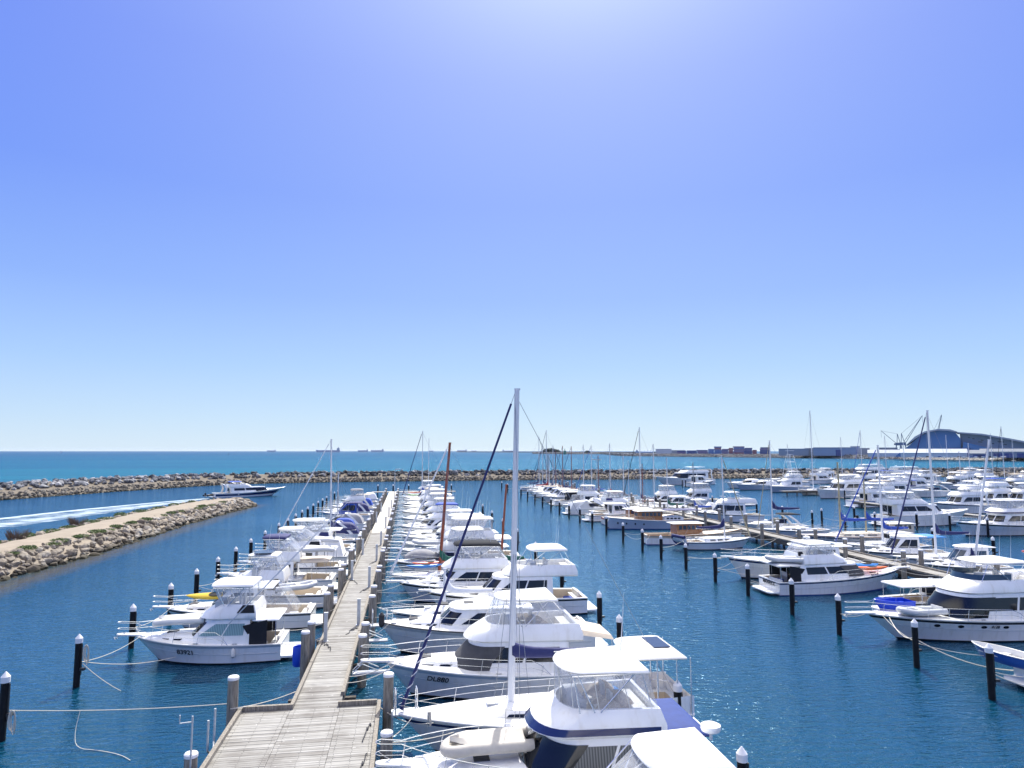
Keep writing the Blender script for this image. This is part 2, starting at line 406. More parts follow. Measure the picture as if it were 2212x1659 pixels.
def house(root, name, specs, mats, crown=.06, cap=True, aft=True, smooth=40):
    m = MB(); rs = [ring(*s) for s in specs]
    m.loft(rs, closed=aft)
    if cap:
        top = rs[-1]; n = len(top); cx = sum(p[0] for p in top) / n
        inner = [(lerp(p[0], cx, .35), p[1] * .65, p[2] + crown) for p in top]
        m.loft([top, inner], closed=aft, cap1=True)
    return m.build(name, mats, root, smooth=smooth)
def idx_at(pts, t):
    ds = [0]
    for a, b in zip(pts, pts[1:]): ds.append(ds[-1] + math.dist(a, b))
    d = t * ds[-1]
    for i in range(len(pts) - 1):
        if d <= ds[i + 1] + 1e-9: return i + (d - ds[i]) / max(1e-9, ds[i + 1] - ds[i])
    return len(pts) - 1.0
def at_idx(pts, k):
    i = min(int(k), len(pts) - 2); a, b = Vector(pts[i]), Vector(pts[i + 1]); p = a.lerp(b, k - i); tg = b - a; nn = Vector((-tg.y, tg.x, 0))
    if nn.length < 1e-6: nn = Vector((1, 0, 0))
    nn.normalize()
    if nn.dot(Vector((p.x - (pts[0][0] + .3), p.y, 0))) < 0: nn = -nn
    return p, nn
def pane(root, specs, z0, z1, a, b, a2=None, b2=None, mats='glass_dark', name='window', off=.014, n=10):
    """a glazed panel following the facets of a house wall between heights z0,z1; a,b positions 0..1 round the plan"""
    a2 = a if a2 is None else a2; b2 = b if b2 is None else b2
    r0 = ring(*at_z(specs, z0)); ia, ib, ja, jb = (idx_at(r0, q) for q in (a, b, a2, b2))
    us = set(i / n for i in range(n + 1))
    if abs(ia - ja) < 1e-6 and abs(ib - jb) < 1e-6:
        us |= set((k - ia) / (ib - ia) for k in range(math.ceil(ia), int(ib) + 1) if ib > ia)
    us = sorted(u for u in us if -1e-9 <= u <= 1 + 1e-9)
    zs = sorted(set([z0, z1, (z0 + z1) / 2] + [s[0] for s in specs if z0 < s[0] < z1])); rows = []
    for z in zs:
        q = (z - z0) / (z1 - z0); r = ring(*at_z(specs, z)); row = []
        for u in us:
            p, nn = at_idx(r, lerp(lerp(ia, ib, u), lerp(ja, jb, u), q)); row.append(p + nn * off + Vector((0, 0, off * .3)))
        rows.append(row)
    m = MB(); m.loft(rows, closed=False)
    return m.build(name, mats, root, smooth=50)
def rail(root, h, t0, sprit=0, hgt=.72, name='bow_rail', mid=True, r=.015, inset=.06, step=1.25, col='steel', drop=.25):
    m = MB(); N = 16
    path = []
    for i in range(N + 1):
        t = lerp(t0, .985, i / N); x, y, z = h.pt(t, 1)
        path.append((x, max(.16 if sprit else .1, y - inset), z))
    top = [(x, y, z + hgt * (min(1, i / 1.5) if True else 1)) for i, (x, y, z) in enumerate(path)]
    tipx = h.X(1) + sprit
    ztip = h.sheer(1) + hgt + .05
    for zf, on in ((1, True), (.52, mid)):
        if not on: continue
        pp = [(x, y, lerp(z0[2], z, zf)) for (x, y, z), z0 in zip(top, path)]
        zt = lerp(h.sheer(1), ztip, zf)
        nose = [(tipx - .15, .2, zt), (tipx, .08, zt), (tipx, -.08, zt), (tipx - .15, -.2, zt)]
        m.tube(pp + nose + [(x, -y, z) for x, y, z in reversed(pp)], r if zf == 1 else r * .7, 5)
    acc = step
    for i in range(1, N + 1):
        acc += math.dist(path[i], path[i - 1])
        if acc > step:
            acc = 0
            for sg in (1, -1):
                p = path[i]; q = top[i]
                m.tube([(p[0], sg * p[1], p[2] - .02), (q[0] - .12, sg * q[1], q[2])], r * .85, 5)
    m.build(name, col, root)
    if sprit:
        s = MB(); z = h.sheer(1)
        x0 = h.X(1) - .5
        s.loft([[(x, w, zz), (x, -w, zz), (x, -w, zz - .08), (x, w, zz - .08)] for x, w, zz in ((x0, .3, z + .06), (tipx - .2, .2, z + .1), (tipx, .1, z + .11))], True, True, True)
        s.build('bowsprit', 'white', root)
        a = MB(); a.tube([(tipx + .12, 0, z - .12), (tipx - .5, 0, z + .17)], .03, 6); a.tube([(tipx + .02, .16, z - .2), (tipx + .16, 0, z - .1), (tipx + .02, -.16, z - .2)], .03, 5)
        a.build('anchor', 'galv', root)
def hardtop(root, name, z, xa, xf, ha, hf, rnd, mats, th=.09, crown=.1):
    sp = [(z, xa + .04, xf - .04, ha - .04, hf - .04, rnd), (z + th * .4, xa, xf, ha, hf, rnd), (z + th, xa + .03, xf - .05, ha - .04, hf - .05, rnd)]
    m = MB(); rs = [ring(*s) for s in sp]; top = rs[-1]; n = len(top); cx = sum(p[0] for p in top) / n
    inner = [(lerp(p[0], cx, .3), p[1] * .7, p[2] + crown * .8) for p in top]; in2 = [(lerp(p[0], cx, .75), p[1] * .25, p[2] + crown) for p in top]
    m.loft(rs + [inner, in2], closed=True, cap0=True, cap1=True)
    return m.build(name, mats, root, smooth=50)
def aerial(root, x, y, z, h, name='aerial', r=.012, lean=-.08):
    m = MB(); m.tube([(x, y, z), (x + lean * h, y, z + h)], r, 4, r2=r * .5); m.build(name, 'mast_white', root)
def radome(root, x, y, z, r=.3, name='radar_dome'):
    m = MB(); m.tube([(x, y, z), (x, y, z + .25)], .05, 6)
    prof = [(.02, 0), (r * .9, .0), (r, .08), (r * .95, .16), (r * .5, .22), (.02, .24)]
    m.loft([[(x + cos(2 * pi * k / 14) * q, y + sin(2 * pi * k / 14) * q, z + .25 + zz) for k in range(14)] for q, zz in prof], True, True, True)
    m.build(name, 'white', root)
def seat(m, x, y, z, w=.5, d=.5, mi=0):
    m.box(x - d / 2, x + d / 2, y - w / 2, y + w / 2, z, z + .45, mi); m.box(x - d / 2 - .1, x - d / 2, y - w / 2, y + w / 2, z, z + .95, mi)
def motor(root, L=11, B=3.8, fb=1.7, fs=1.15, hull='white', boot='boot_black', stripe='auto', gun='white', rake=1.4, c=.28, hs=(.27, .68), hh=1.3,
          fly=True, top='bimini', topc='canvas_white', topx=None, toph=None, clears=True, mask=None, win='glass_dark', side='glass_dark', sprit=1.0, railt=.34, aft=None,
          aftx=None, cover=None, arch=False, ports=0, outr=False, plat=True, flyc='white', skirt=None, cock='cream', house_c='white', radar=False, aer=2,
          solar=False, brow=.1, trunk=True, hw=.86, simple=False, wood=False, fender=1, screen=False, covc='canvas_white', flyx=None, deckc='white', dip=0.0, band=None, flare=.38, curt=None):
    h = Hull(L, B, fb, fs, rake, dip=dip, flare=flare)
    if stripe == 'auto': stripe = random.Random(int(L * 977)).choice([None, 'navy_paint', 'bluegrey', 'mesh_grey', 'palegrey', 'blue_paint', 'canvas_dark'])
    build_hull(h, root, hull, boot, stripe, gun=gun)
    build_deck(h, root, c, deckc, cock, floor=max(.25, fs - .65))
    X = h.X; xa, xf = X(hs[0]), X(hs[1]); hwid = B / 2 * hw
    d = h.sheer(.5) - .02
    rk = .55 + .25 * hh
    hf = min(hwid * .93, h.hb(hs[1]) - .2) if hs[1] < .8 else hwid * .6
    if trunk:
        t1 = min(.93, hs[1] + .24); zt = h.sheer(hs[1]) - .03
        tr = [(zt - .1, X(hs[1] - .12), X(t1), hwid * .8, h.hb(hs[1] + .1) * .72, L * .2), (zt + .28, X(hs[1] - .12), X(t1) - .45, hwid * .72, h.hb(hs[1] + .1) * .62, L * .2)]
        to = house(root, 'foredeck_cabin', tr, deckc, crown=.12)
        if not simple:
            q = MB(); q.box(X(hs[1] + .08), X(hs[1] + .08) + .55, -.28, .28, zt + .37, zt + .43); q.build('hatch', 'mesh_grey', to)
            for s0 in ((.2, .27), (.31, .38)):
                for fl in (0, 1):
                    a, b = s0 if not fl else (1 - s0[1], 1 - s0[0])
                    pane(to, tr, zt + .05, zt + .18, a, b, name='porthole', n=3)
    wl, wt = d + hh * .34, d + hh * .86
    H0 = [(d - .15, xa, xf, hwid, hf, min(1.6, hf * .95)), (wl, xa, xf - rk * .2, hwid * .97, hf * .97, min(1.5, hf * .9)), (wt, xa, xf - rk, hwid * .9, hf * .88, min(1.3, hf * .8)), (d + hh, xa, xf - rk * 1.05, hwid * .88, hf * .86, min(1.3, hf * .8))]
    cab = house(root, 'cabin', H0, house_c, crown=.05)
    # windscreen and side windows (children of the cabin)
    if mask:
        pane(cab, H0, d + .12, wt + .02, .30, .70, .28, .72, mask, 'windscreen_cover', off=.03, n=20)
    elif wood:
        for i in range(4):
            a = .405 + i * .05; pane(cab, H0, wl, wt, a, a + .04, mats=win, name='windscreen', n=3)
    else:
        for i in range(3):
            a = .37 + i * .09; pane(cab, H0, wl - .05, wt, a, a + .08, mats=win, name='windscreen', n=6)
    if side:
        for fl in (0, 1):
            for (a, b, a2, b2) in (((.04, .17, .04, .17), (.18, .33, .18, .285)) if not wood else tuple((.03 + i * .05, .065 + i * .05, .03 + i * .05, .065 + i * .05) for i in range(7))):
                if fl: a, b, a2, b2 = 1 - b, 1 - a, 1 - b2, 1 - a2
                pane(cab, H0, wl, wt - .03, a, b, a2, b2, side, 'window', n=6)
    zr = d + hh
    if fly:
        fx = flyx or (hs[0] - .06, hs[1] - .04)
        fa, ff = X(fx[0]), X(fx[1])
        FB = [(zr, fa, ff - .25, hwid * .9, hf * .88, 1.3), (zr + .1, fa, ff + brow, hwid * .95, hf * .93, 1.35), (zr + .38, fa, ff - .15, hwid * .95, hf * .92, 1.35), (zr + .85, fa + .15, ff - .95, hwid * .84, hf * .8, 1.2)]
        m = MB(); rs = [ring(*s) for s in FB]
        i1 = [(lerp(p[0], (fa + ff) / 2, .06), p[1] * .9, p[2]) for p in rs[-1]]; i2 = [(lerp(p[0], (fa + ff) / 2, .08), p[1] * .88, zr + .2) for p in rs[-1]]
        m.loft(rs + [i1, i2], closed=True, cap0=True, cap1=True)
        fb_o = m.build('flybridge', flyc, root, smooth=42)
        if band: pane(fb_o, FB, zr + .12, zr + .34, .02, .98, mats=band, name='trim_band', n=40, off=.012)
        if skirt: pane(fb_o, FB, zr + .40, zr + .83, .01, .14, mats=skirt, name='side_cover', n=6, off=.02); pane(fb_o, FB, zr + .40, zr + .83, .86, .99, mats=skirt, name='side_cover', n=6, off=.02)
        q = MB(); mx = (fa + ff) / 2; seat(q, mx - .3, .5, zr + .2); seat(q, mx - .3, -.5, zr + .2); q.box(fa + .35, fa + .9, -hwid * .6, hwid * .6, zr + .2, zr + .62)
        q.build('helm_seat', 'offwhite', root)
        q = MB(); q.box(mx + .35, mx + .8, -.9, .9, zr + .2, zr + 1.0); q.tube([(mx + .3 + .0, .5 + .22 * cos(k * pi / 6), zr + .95 + .22 * sin(k * pi / 6)) for k in range(12)], .02, 4, close=True); q.build('helm_console', 'palegrey', root)
        if screen: pane(root, [(zr + .85, fa + .3, ff - 1.0, hwid * .8, hf * .76, 1.15), (zr + 1.2, fa + .3, ff - 1.15, hwid * .76, hf * .72, 1.1)], zr + .85, zr + 1.2, .25, .75, mats='glass_blue', name='wind_screen', n=16)
        zt = zr + (toph or 1.95)
        tx = topx or (fx[0] + .05, fx[1] - .09)
        ta, tf = X(tx[0]), X(tx[1])
        if top:
            hardtop(root, 'hardtop' if top == 'hard' else 'bimini', zt, ta, tf, hwid * .84, hf * .8, 1.0 if top == 'hard' else .5, topc, th=.12 if top == 'hard' else .16, crown=.1 if top == 'hard' else .16)
            y = hwid * .78
            for sg in (1, -1):
                q = MB()
                for x0, x1 in ((fa + .4, ta + .25), ((fa + ff) / 2, ta + .5), ((fa + ff) / 2 + .2, tf - .5), (ff - 1.5, tf - .35)):
                    q.tube([(x0, sg * y, zr + .8), (x1, sg * y, zt + .02)], .022, 5)
                q.tube([(ta + .2, sg * y, zt), (tf - .3, sg * y, zt)], .022, 5); q.build('top_frame', 'steel', root)
            if clears:
                C = [(zr + .83, fa + .2, ff - 1.0, hwid * .82, hf * .78, 1.15), (zt + .02, ta + .06, tf - .08, hwid * .8, hf * .76, .9)]
                mm = MB(); mm.loft([ring(*s) for s in C], closed=True); q = mm
                for t in (.12, .25, .36, .45, .55, .64, .75, .88):
                    p0, n0 = arc(ring(*C[0]), t); p1, n1 = arc(ring(*C[1]), t); q.tube([p0 + n0 * .01, p1 + n1 * .01], .016, 4, mi=1)
                q.build('clear_curtain', ['clear', 'offwhite'], root, smooth=60)
            if solar:
                q = MB(); q.box(ta + .5, tf - .6, -hwid * .6, hwid * .6, zt + .27, zt + .31); q.build('solar_panel', 'solar', root)
        ztop = zt + .25
    else:
        hardtop(root, 'cabin_roof', zr - .01, X(hs[0] - (.1 if top == 'hard' else .01)), xf - rk * (.8 if top == 'hard' else 1), hwid * .95, hf * .92, 1.1, topc if top == 'hard' else house_c, th=.1, crown=.1)
        if solar:
            q = MB(); q.box(X(hs[0]), xf - rk - .6, -hwid * .6, hwid * .6, zr + .2, zr + .24); q.build('solar_panel', 'solar', root)
        ztop = zr + .15; ta, tf = xa, xf - rk
    if arch:
        q = MB(); w = h.hb(.2) - .2; xx = X(hs[0] - .05); z0 = h.sheer(.2); za = max(ztop, zr + .5) if not fly else zr + .9
        P = [(xx - .5, w, z0), (xx - .1, w * .97, lerp(z0, za, .55)), (xx - .7, w * .85, za - .05), (xx - .8, w * .5, za + .08)]
        P = P + [(x, -y, z) for x, y, z in reversed(P)]
        q.loft([[(x - .2, y, z), (x - .2, y * .94, z - .07), (x + .22, y * .94, z - .07), (x + .22, y, z)] for x, y, z in P], True, True, True)
        q.build('radar_arch', 'white', root)
    if aft:   # cockpit canopy behind the cabin
        a0, a1 = aftx or (.06, hs[0] + .02)
        zz = zr - .12
        hardtop(root, 'cockpit_canopy', zz, X(a0), X(a1), hwid * .92, hwid * .92, .3, aft, th=.12, crown=.14)
        q = MB()
        for sg in (1, -1):
            for t in (a0 + .02, (a0 + a1) / 2): q.tube([(X(t), sg * hwid * .88, h.sheer(t) - .05), (X(t), sg * hwid * .88, zz + .03)], .022, 5)
        q.build('canopy_frame', 'steel', root)
    if cover:   # canvas side/aft curtains round the cockpit
        CV = [(h.sheer(.1) - .02, X(.04), xa + .02, h.hb(.1) - .12, hwid * .95, .05), (zr - .05, X(.1), xa + .02, hwid * .85, hwid * .9, .05)]
        house(root, 'cockpit_cover', CV, cover, crown=.1)
    if not cover:
        f0 = max(.25, fs - .65); xc = X(c); x0 = X(0)
        rq = random.Random(int(L * 1000 + B * 100)); cw = h.hb(.1) - .4
        q = MB(); q.box(x0 + .32, x0 + .8, -cw, cw * .3, f0 + .01, f0 + .42); q.box(x0 + .28, x0 + .42, -cw, cw * .3, f0 + .42, f0 + .8); q.build('stern_bench', 'offwhite', root)
        q = MB(); q.box(x0 + 1.0, x0 + 1.6, cw * .2, cw * .75, f0 + .01, f0 + .5); q.build('ice_box', rq.choice(['white', 'canvas_blue', 'offwhite', 'palegrey']), root)
        q = MB(); q.box(xa - .03, xa - .006, -.55, .45, f0 + .15, zr - .28); q.box(xa - .03, xa - .006, .6, hwid * .8, d + .25, zr - .28); q.build('saloon_door', 'glass_dark', root)
        if curt:
            for sg in (1, -1):
                q = MB(); yy = hwid * .93
                q.loft([[(xa + x, sg * y, z) for x, z in ((-1.0, h.sheer(.15)), (.35, h.sheer(.15)), (.1, d + .5), (.4, d + hh * .75), (-1.0, d + hh - .02))] for y in (yy, yy + .05)], True, True, True); q.build('cockpit_curtain', curt, root)
    if plat:
        q = MB(); w = h.hb(0) * .92; x0 = X(0)
        q.loft([[(x0 + .02, w, .32), (x0 + .02, -w, .32), (x0 + .02, -w, .2), (x0 + .02, w, .2)], [(x0 - .7, w, .32), (x0 - .7, -w, .32), (x0 - .7, -w, .2), (x0 - .7, w, .2)], [(x0 - .95, w * .8, .31), (x0 - .95, -w * .8, .31), (x0 - .95, -w * .8, .22), (x0 - .95, w * .8, .22)]], True, True, True)
        q.build('swim_platform', deckc if not wood else 'teakdeck', root)
    if sprit is not None: rail(root, h, railt, sprit)
    if radar: radome(root, ta + .6, -.2, ztop - .02)
    if not simple:
        for i in range(aer): aerial(root, ta + .3 + .5 * i, (.7 if i % 2 else -.7), ztop - .1, 1.6 + .8 * i)
    if outr:
        for sg in (1, -1):
            q = MB(); q.tube([(xa + 1.2, sg * hwid * .95, zr - .2), (xa - 5.2, sg * (hwid + .8), zr + 6.6)], .035, 5, r2=.015); q.build('outrigger', 'alu', root)
    if not simple:
        for sg in (1, -1):   # spray knuckle along the topsides and grab rail on the cabin roof
            q = MB(); q.tube([(p[0], sg * (p[1] + .006), p[2]) for p in (h.pt(.02 + .93 * k / 18, .52 + .12 * (k / 18) ** 2) for k in range(19))], .016, 4); q.build('spray_rail', 'palegrey', root)
            if not fly:
                q = MB(); q.tube([(xa + .5, sg * hwid * .6, zr + .13), (xa + .5, sg * hwid * .6, zr + .2), (xf - rk - 1.0, sg * hwid * .55, zr + .2), (xf - rk - 1.0, sg * hwid * .55, zr + .13)], .018, 4); q.build('grab_rail', 'steel', root)
        for t in (.3, .55, .93):
            for sg in (1, -1):
                p = h.pt(t, 1); q = MB(); q.box(p[0] - .14, p[0] + .14, sg * (p[1] - .16) - .03, sg * (p[1] - .16) + .03, p[2] + .02, p[2] + .08); q.build('cleat', 'steel', root)
    for i in range(ports):
        t = .45 + i * .10
        for sg in (1, -1):
            q = MB(); pts = []
            for k in range(12):
                a = 2 * pi * k / 12; tt = t + .018 * cos(a) * (12 / L); v = .72 + .07 * sin(a)
                p = h.pt(tt, v, .012); pts.append((p[0], sg * p[1], p[2]))
            q.add(pts, [tuple(range(12))]); q.build('hull_port', 'glass_dark', root)
    for i in range(fender):
        t = .3 + .25 * i
        for sg in (1, -1):
            x, y, z = h.pt(t, .8, .13); q = MB()
            q.loft([[(x + cos(2 * pi * k / 8) * rr, sg * y + sin(2 * pi * k / 8) * rr, z + zz) for k in range(8)] for rr, zz in ((.03, .1), (.11, 0), (.12, -.35), (.03, -.45))], True, True, True)
            q.build('fender', 'offwhite', root)
    h.zr = zr; h.d = d; h.ztop = ztop
    return h
def express(root, L=9, B=3.2, fb=1.5, fs=1.1, hull='white', boot='boot_black', stripe=None, cov=None, arch=True, win='glass_dark', tower=False, bimini=None, sprit=.5, cock='offwhite', simple=False, gun='white', mast=False):
    """low sports cruiser: long moulded foredeck, raked wrap screen, open or covered cockpit"""
    h = Hull(L, B, fb, fs, 1.5); X = h.X
    build_hull(h, root, hull, boot, stripe, gun=gun); build_deck(h, root, .42, 'white', cock, floor=.4)
    zt = h.sheer(.6) - .05; w = B / 2
    T = [(zt, X(.42), X(.92), w * .82, w * .62, L * .24), (zt + .34, X(.42), X(.85), w * .74, w * .5, L * .22)]
    to = house(root, 'foredeck_cabin', T, 'white', crown=.16)
    q = MB(); q.box(X(.68), X(.68) + .5, -.26, .26, zt + .47, zt + .52); q.build('hatch', 'mesh_grey', to)
    for fl in (0, 1):
        a, b = (.12, .3) if not fl else (.7, .88); pane(to, T, zt + .08, zt + .24, a, b, mats=win, name='porthole', n=6)
    S = [(zt + .28, X(.36), X(.62), w * .8, w * .72, 1.1), (zt + .92, X(.34), X(.5), w * .7, w * .6, .9)]
    m = MB(); m.loft([ring(*s) for s in S], closed=False); so = m.build('windscreen', win, root, smooth=60)
    q = MB(); q.tube(ring(*S[1]), .025, 5)
    q.build('windscreen_frame', 'alu', root)
    if arch:
        q = MB(); hw = h.hb(.2) - .15; z0 = h.sheer(.2) - .02; za = zt + 1.55
        P = [(X(.12), hw, z0), (X(.2), hw * .97, lerp(z0, za, .5)), (X(.3), hw * .86, za - .1), (X(.32), hw * .5, za)]; P = P + [(x, -y, z) for x, y, z in reversed(P)]
        q.loft([[(x - .2, y, z), (x - .2, y * .94, z - .06), (x + .25, y * .94, z - .06), (x + .25, y, z)] for x, y, z in P], True, True, True); q.build('radar_arch', 'white', root)
    if cov:
        CV = [(h.sheer(.2), X(.03), X(.44), h.hb(.15) - .08, w * .78, .4), (zt + .85, X(.08), X(.42), w * .7, w * .66, .5), (zt + 1.25, X(.14), X(.38), w * .5, w * .5, .5)]
        house(root, 'cockpit_cover', CV, cov, crown=.12)
    elif bimini:
        hardtop(root, 'bimini', zt + 1.5, X(.12), X(.42), w * .8, w * .75, .4, bimini, th=.12, crown=.12)
        q = MB()
        for sg in (1, -1):
            for a, b in ((.2, .14), (.22, .3), (.4, .38)): q.tube([(X(a), sg * w * .8, h.sheer(a) - .1), (X(b), sg * w * .74, zt + 1.55)], .02, 5)
        q.build('top_frame', 'steel', root)
    q = MB(); seat(q, X(.3), .5, .45, .6); seat(q, X(.3), -.5, .45, .6); q.box(X(.04), X(.1), -w * .6, w * .6, .45, .95); q.build('helm_seat', 'offwhite', root)
    q = MB(); ww = h.hb(0) * .9; x0 = X(0); q.box(x0 - .8, x0 + .02, -ww, ww, .2, .3); q.build('swim_platform', 'white', root)
    rail(root, h, .45, sprit, .5)
    if not simple: aerial(root, X(.3), .6, zt + 1.4 if arch else zt + .9, 1.8)
    h.zr = zt + 1.4
    return h
def sailboat(root, L=10, B=3.2, fb=1.3, fs=1.05, hull='white', boot='boot_black', stripe='navy_paint', mast=12, mx=.58, mcol='mast_white', cover='canvas_navy', boom=3.8, boomz=None,
             furl='canvas_navy', furl2=None, furlr=.09, hood=None, bimini=None, mizzen=None, cabin='white', gun='white', wire=True, spread=1, deckc='white', mr=.09, dinghy=None, simple=False, tr=.62, pilot=None, sprit=0, rat=False, fs_x=None, mlean=0.0, horn=.5):
    h = Hull(L, B, fb, fs, L * .13, tr, 1.9, True, .45, dip=.08); X = h.X
    build_hull(h, root, hull, boot, stripe, gun=gun, stripe_v=(.8, .88)); build_deck(h, root, .26, deckc, 'cream', floor=.5, side=.45)
    z = h.sheer(.5) - .05; w = B / 2
    C = [(z, X(.28), X(.76), w * .66, w * .5, L * .12), (z + .36, X(.29), X(.71), w * .58, w * .42, L * .1)]
    co = house(root, 'coachroof', C, cabin, crown=.1)
    for fl in (0, 1):
        for a, b in ((.08, .16), (.19, .27), (.3, .36)):
            if fl: a, b = 1 - b, 1 - a
            pane(co, C, z + .1, z + .24, a, b, name='window', n=4)
    q = MB(); q.box(X(.66), X(.66) + .5, -.25, .25, z + .42, z + .49); q.build('hatch', 'palegrey', co)
    zm = z + .4; xm = X(mx)
    def rig(xm, zm, top, r, boom, cover, bz, sp, nm=''):
        lx = mlean * (top - zm)
        m = MB(); m.tube([(xm, 0, zm - .3), (xm + lx * .5, 0, (zm + top) / 2), (xm + lx, 0, top)], r, 8, r2=r * .75); m.box(xm + lx - .14, xm + lx + .12, -.06, .06, top, top + .08)
        mo = m.build('mast', mcol, root)
        for i in range(sp):
            zz = zm + (top - zm) * (i + 1) / (sp + 1); q = MB(); l = .85 - .15 * i
            xs = xm + mlean * (zz - zm)
            q.tube([(xs - .08, l, zz), (xs, 0, zz + .03), (xs - .08, -l, zz)], .025, 5); q.build('spreader', mcol, mo)
        if boom:
            q = MB(); q.tube([(xm - .1, 0, bz), (xm - boom, 0, bz - .02)], .06, 6); q.build('boom', mcol, root)
            if cover:
                q = MB(); rs = []; n = 14
                for i in range(n + 1):
                    u = i / n; x = xm - .02 - (boom - .15) * u; hh = lerp(.34, .15, u ** .7); ww = lerp(.17, .1, u) * (1 + .15 * sin(i * 2.3)); up = bz + hh * .55 + (horn * max(0, 1 - u * 6)) - .06 * sin(pi * u)
                    rs.append([(x, ww * cos(2 * pi * k / 10), up + (hh + horn * .7 * max(0, 1 - u * 6)) * sin(2 * pi * k / 10) * (1 if sin(2 * pi * k / 10) > 0 else .75)) for k in range(10)])
                q.loft(rs, True, True, True); q.build('sail_cover', cover, root, smooth=60)
        return mo
    bz = boomz or z + 1.25
    rig(xm, zm, mast, mr, boom, cover, bz, spread)
    if mizzen: rig(X(mizzen[0]), z + .3, mizzen[1], mr * .8, mizzen[2], cover, bz, 0)
    lxm = mlean * (mast - zm); tipx = X(1) + sprit
    fx = fs_x if fs_x is not None else tipx - .12; q = MB(); a = Vector((fx, 0, h.sheer(1) + .15)); b = Vector((xm + lxm + .1, 0, mast - .15))
    if furl:
        q.tube([a, a.lerp(b, .06), a.lerp(b, .3), a.lerp(b, .965)], furlr, 7, r2=furlr * .55); q.build('furled_jib', furl, root)
        if furl2:
            q = MB(); n = 26
            q.tube([a.lerp(b, .06 + .2 * i / n) + Vector((cos(i * 1.3), sin(i * 1.3), 0)) * (furlr * .95) for i in range(n + 1)], .022, 4); q.build('furling_line', furl2, root)
    if wire:
        q = MB(); wr = .011 if not simple else .016
        q.tube([a, b], wr, 4, caps=False); q.tube([b, (X(0) + .15, 0, h.sheer(0) + .1)], wr, 4, caps=False)
        zz = zm + (mast - zm) * .5
        for sg in (1, -1):
            yb = h.hb(mx) - .08
            q.tube([(xm - .1, sg * yb, h.sheer(mx)), (xm - .08 + lxm * .5, sg * .85, zz), b], wr, 4, caps=False)
            for dx in (.5, -.6): q.tube([(xm + dx, sg * yb, h.sheer(mx)), (xm + lxm * .5, 0, zz)], wr, 4, caps=False)
            if rat:
                for k in range(7): u = .12 + k * .1; p0 = Vector((xm + .5, sg * yb, 1.2)).lerp(Vector((xm, 0, zz)), u); p1 = Vector((xm - .6, sg * yb, 1.2)).lerp(Vector((xm, 0, zz)), u); q.tube([p0, p1], .02, 4, caps=False)
        q.build('rigging', 'wire', root)
    rail(root, h, .04, sprit, .62, 'life_line', True, .011, .05, 1.6)
    if sprit: pass
    q = MB(); wz = h.sheer(0) + .55
    q.tube([(X(.0) + .9, w * .62, h.sheer(0)), (X(.0) + .85, w * .62, wz), (X(0) + .08, w * .42, wz), (X(0) + .08, -w * .42, wz), (X(0) + .85, -w * .62, wz), (X(0) + .9, -w * .62, h.sheer(0))], .016, 5); q.build('push_pit', 'steel', root)
    q = MB(); xw = X(.12); q.tube([(xw, .38 * cos(k * pi / 7), 1.25 + .38 * sin(k * pi / 7)) for k in range(14)], .018, 4, close=True); q.tube([(xw + .05, 0, .5), (xw + .05, 0, 1.25)], .06, 6); q.build('steering_wheel', 'steel', root)
    if hood:
        D = [(z + .38, X(.22), X(.36), w * .56, w * .5, .6), (z + .95, X(.2), X(.31), w * .5, w * .42, .5)]; house(root, 'spray_hood', D, hood, crown=.1, aft=False)
    if bimini:
        zz = z + 1.75; hardtop(root, 'bimini', zz, X(.02), X(.22), w * .72, w * .7, .25, bimini, th=.08, crown=.12)
        q = MB()
        for sg in (1, -1):
            for t, t2 in ((.04, .03), (.12, .12), (.2, .2)): q.tube([(X(t), sg * w * .66, h.sheer(t) - .02), (X(t2), sg * w * .66, zz + .03)], .02, 5)
        q.build('bimini_frame', 'steel', root)
    if pilot:
        P = [(z, X(pilot[0]), X(pilot[1]), w * .62, w * .56, .4), (z + .9, X(pilot[0]), X(pilot[1]) - .1, w * .6, w * .54, .4), (z + 1.5, X(pilot[0]), X(pilot[1]) - .15, w * .58, w * .52, .4)]
        po = house(root, 'pilot_house', P, cabin, crown=.1)
        for i in range(4):
            for fl in (0, 1):
                a, b = .05 + .075 * i, .1 + .075 * i
                if fl: a, b = 1 - b, 1 - a
                pane(po, P, z + .85, z + 1.35, a, b, name='window', n=3)
        pane(po, P, z + .85, z + 1.35, .42, .58, name='windscreen', n=5)
        hardtop(root, 'pilot_roof', z + 1.5, X(pilot[0]) - .2, X(pilot[1]) + .1, w * .66, w * .6, .4, 'white', th=.08)
    h.z = z
    return h
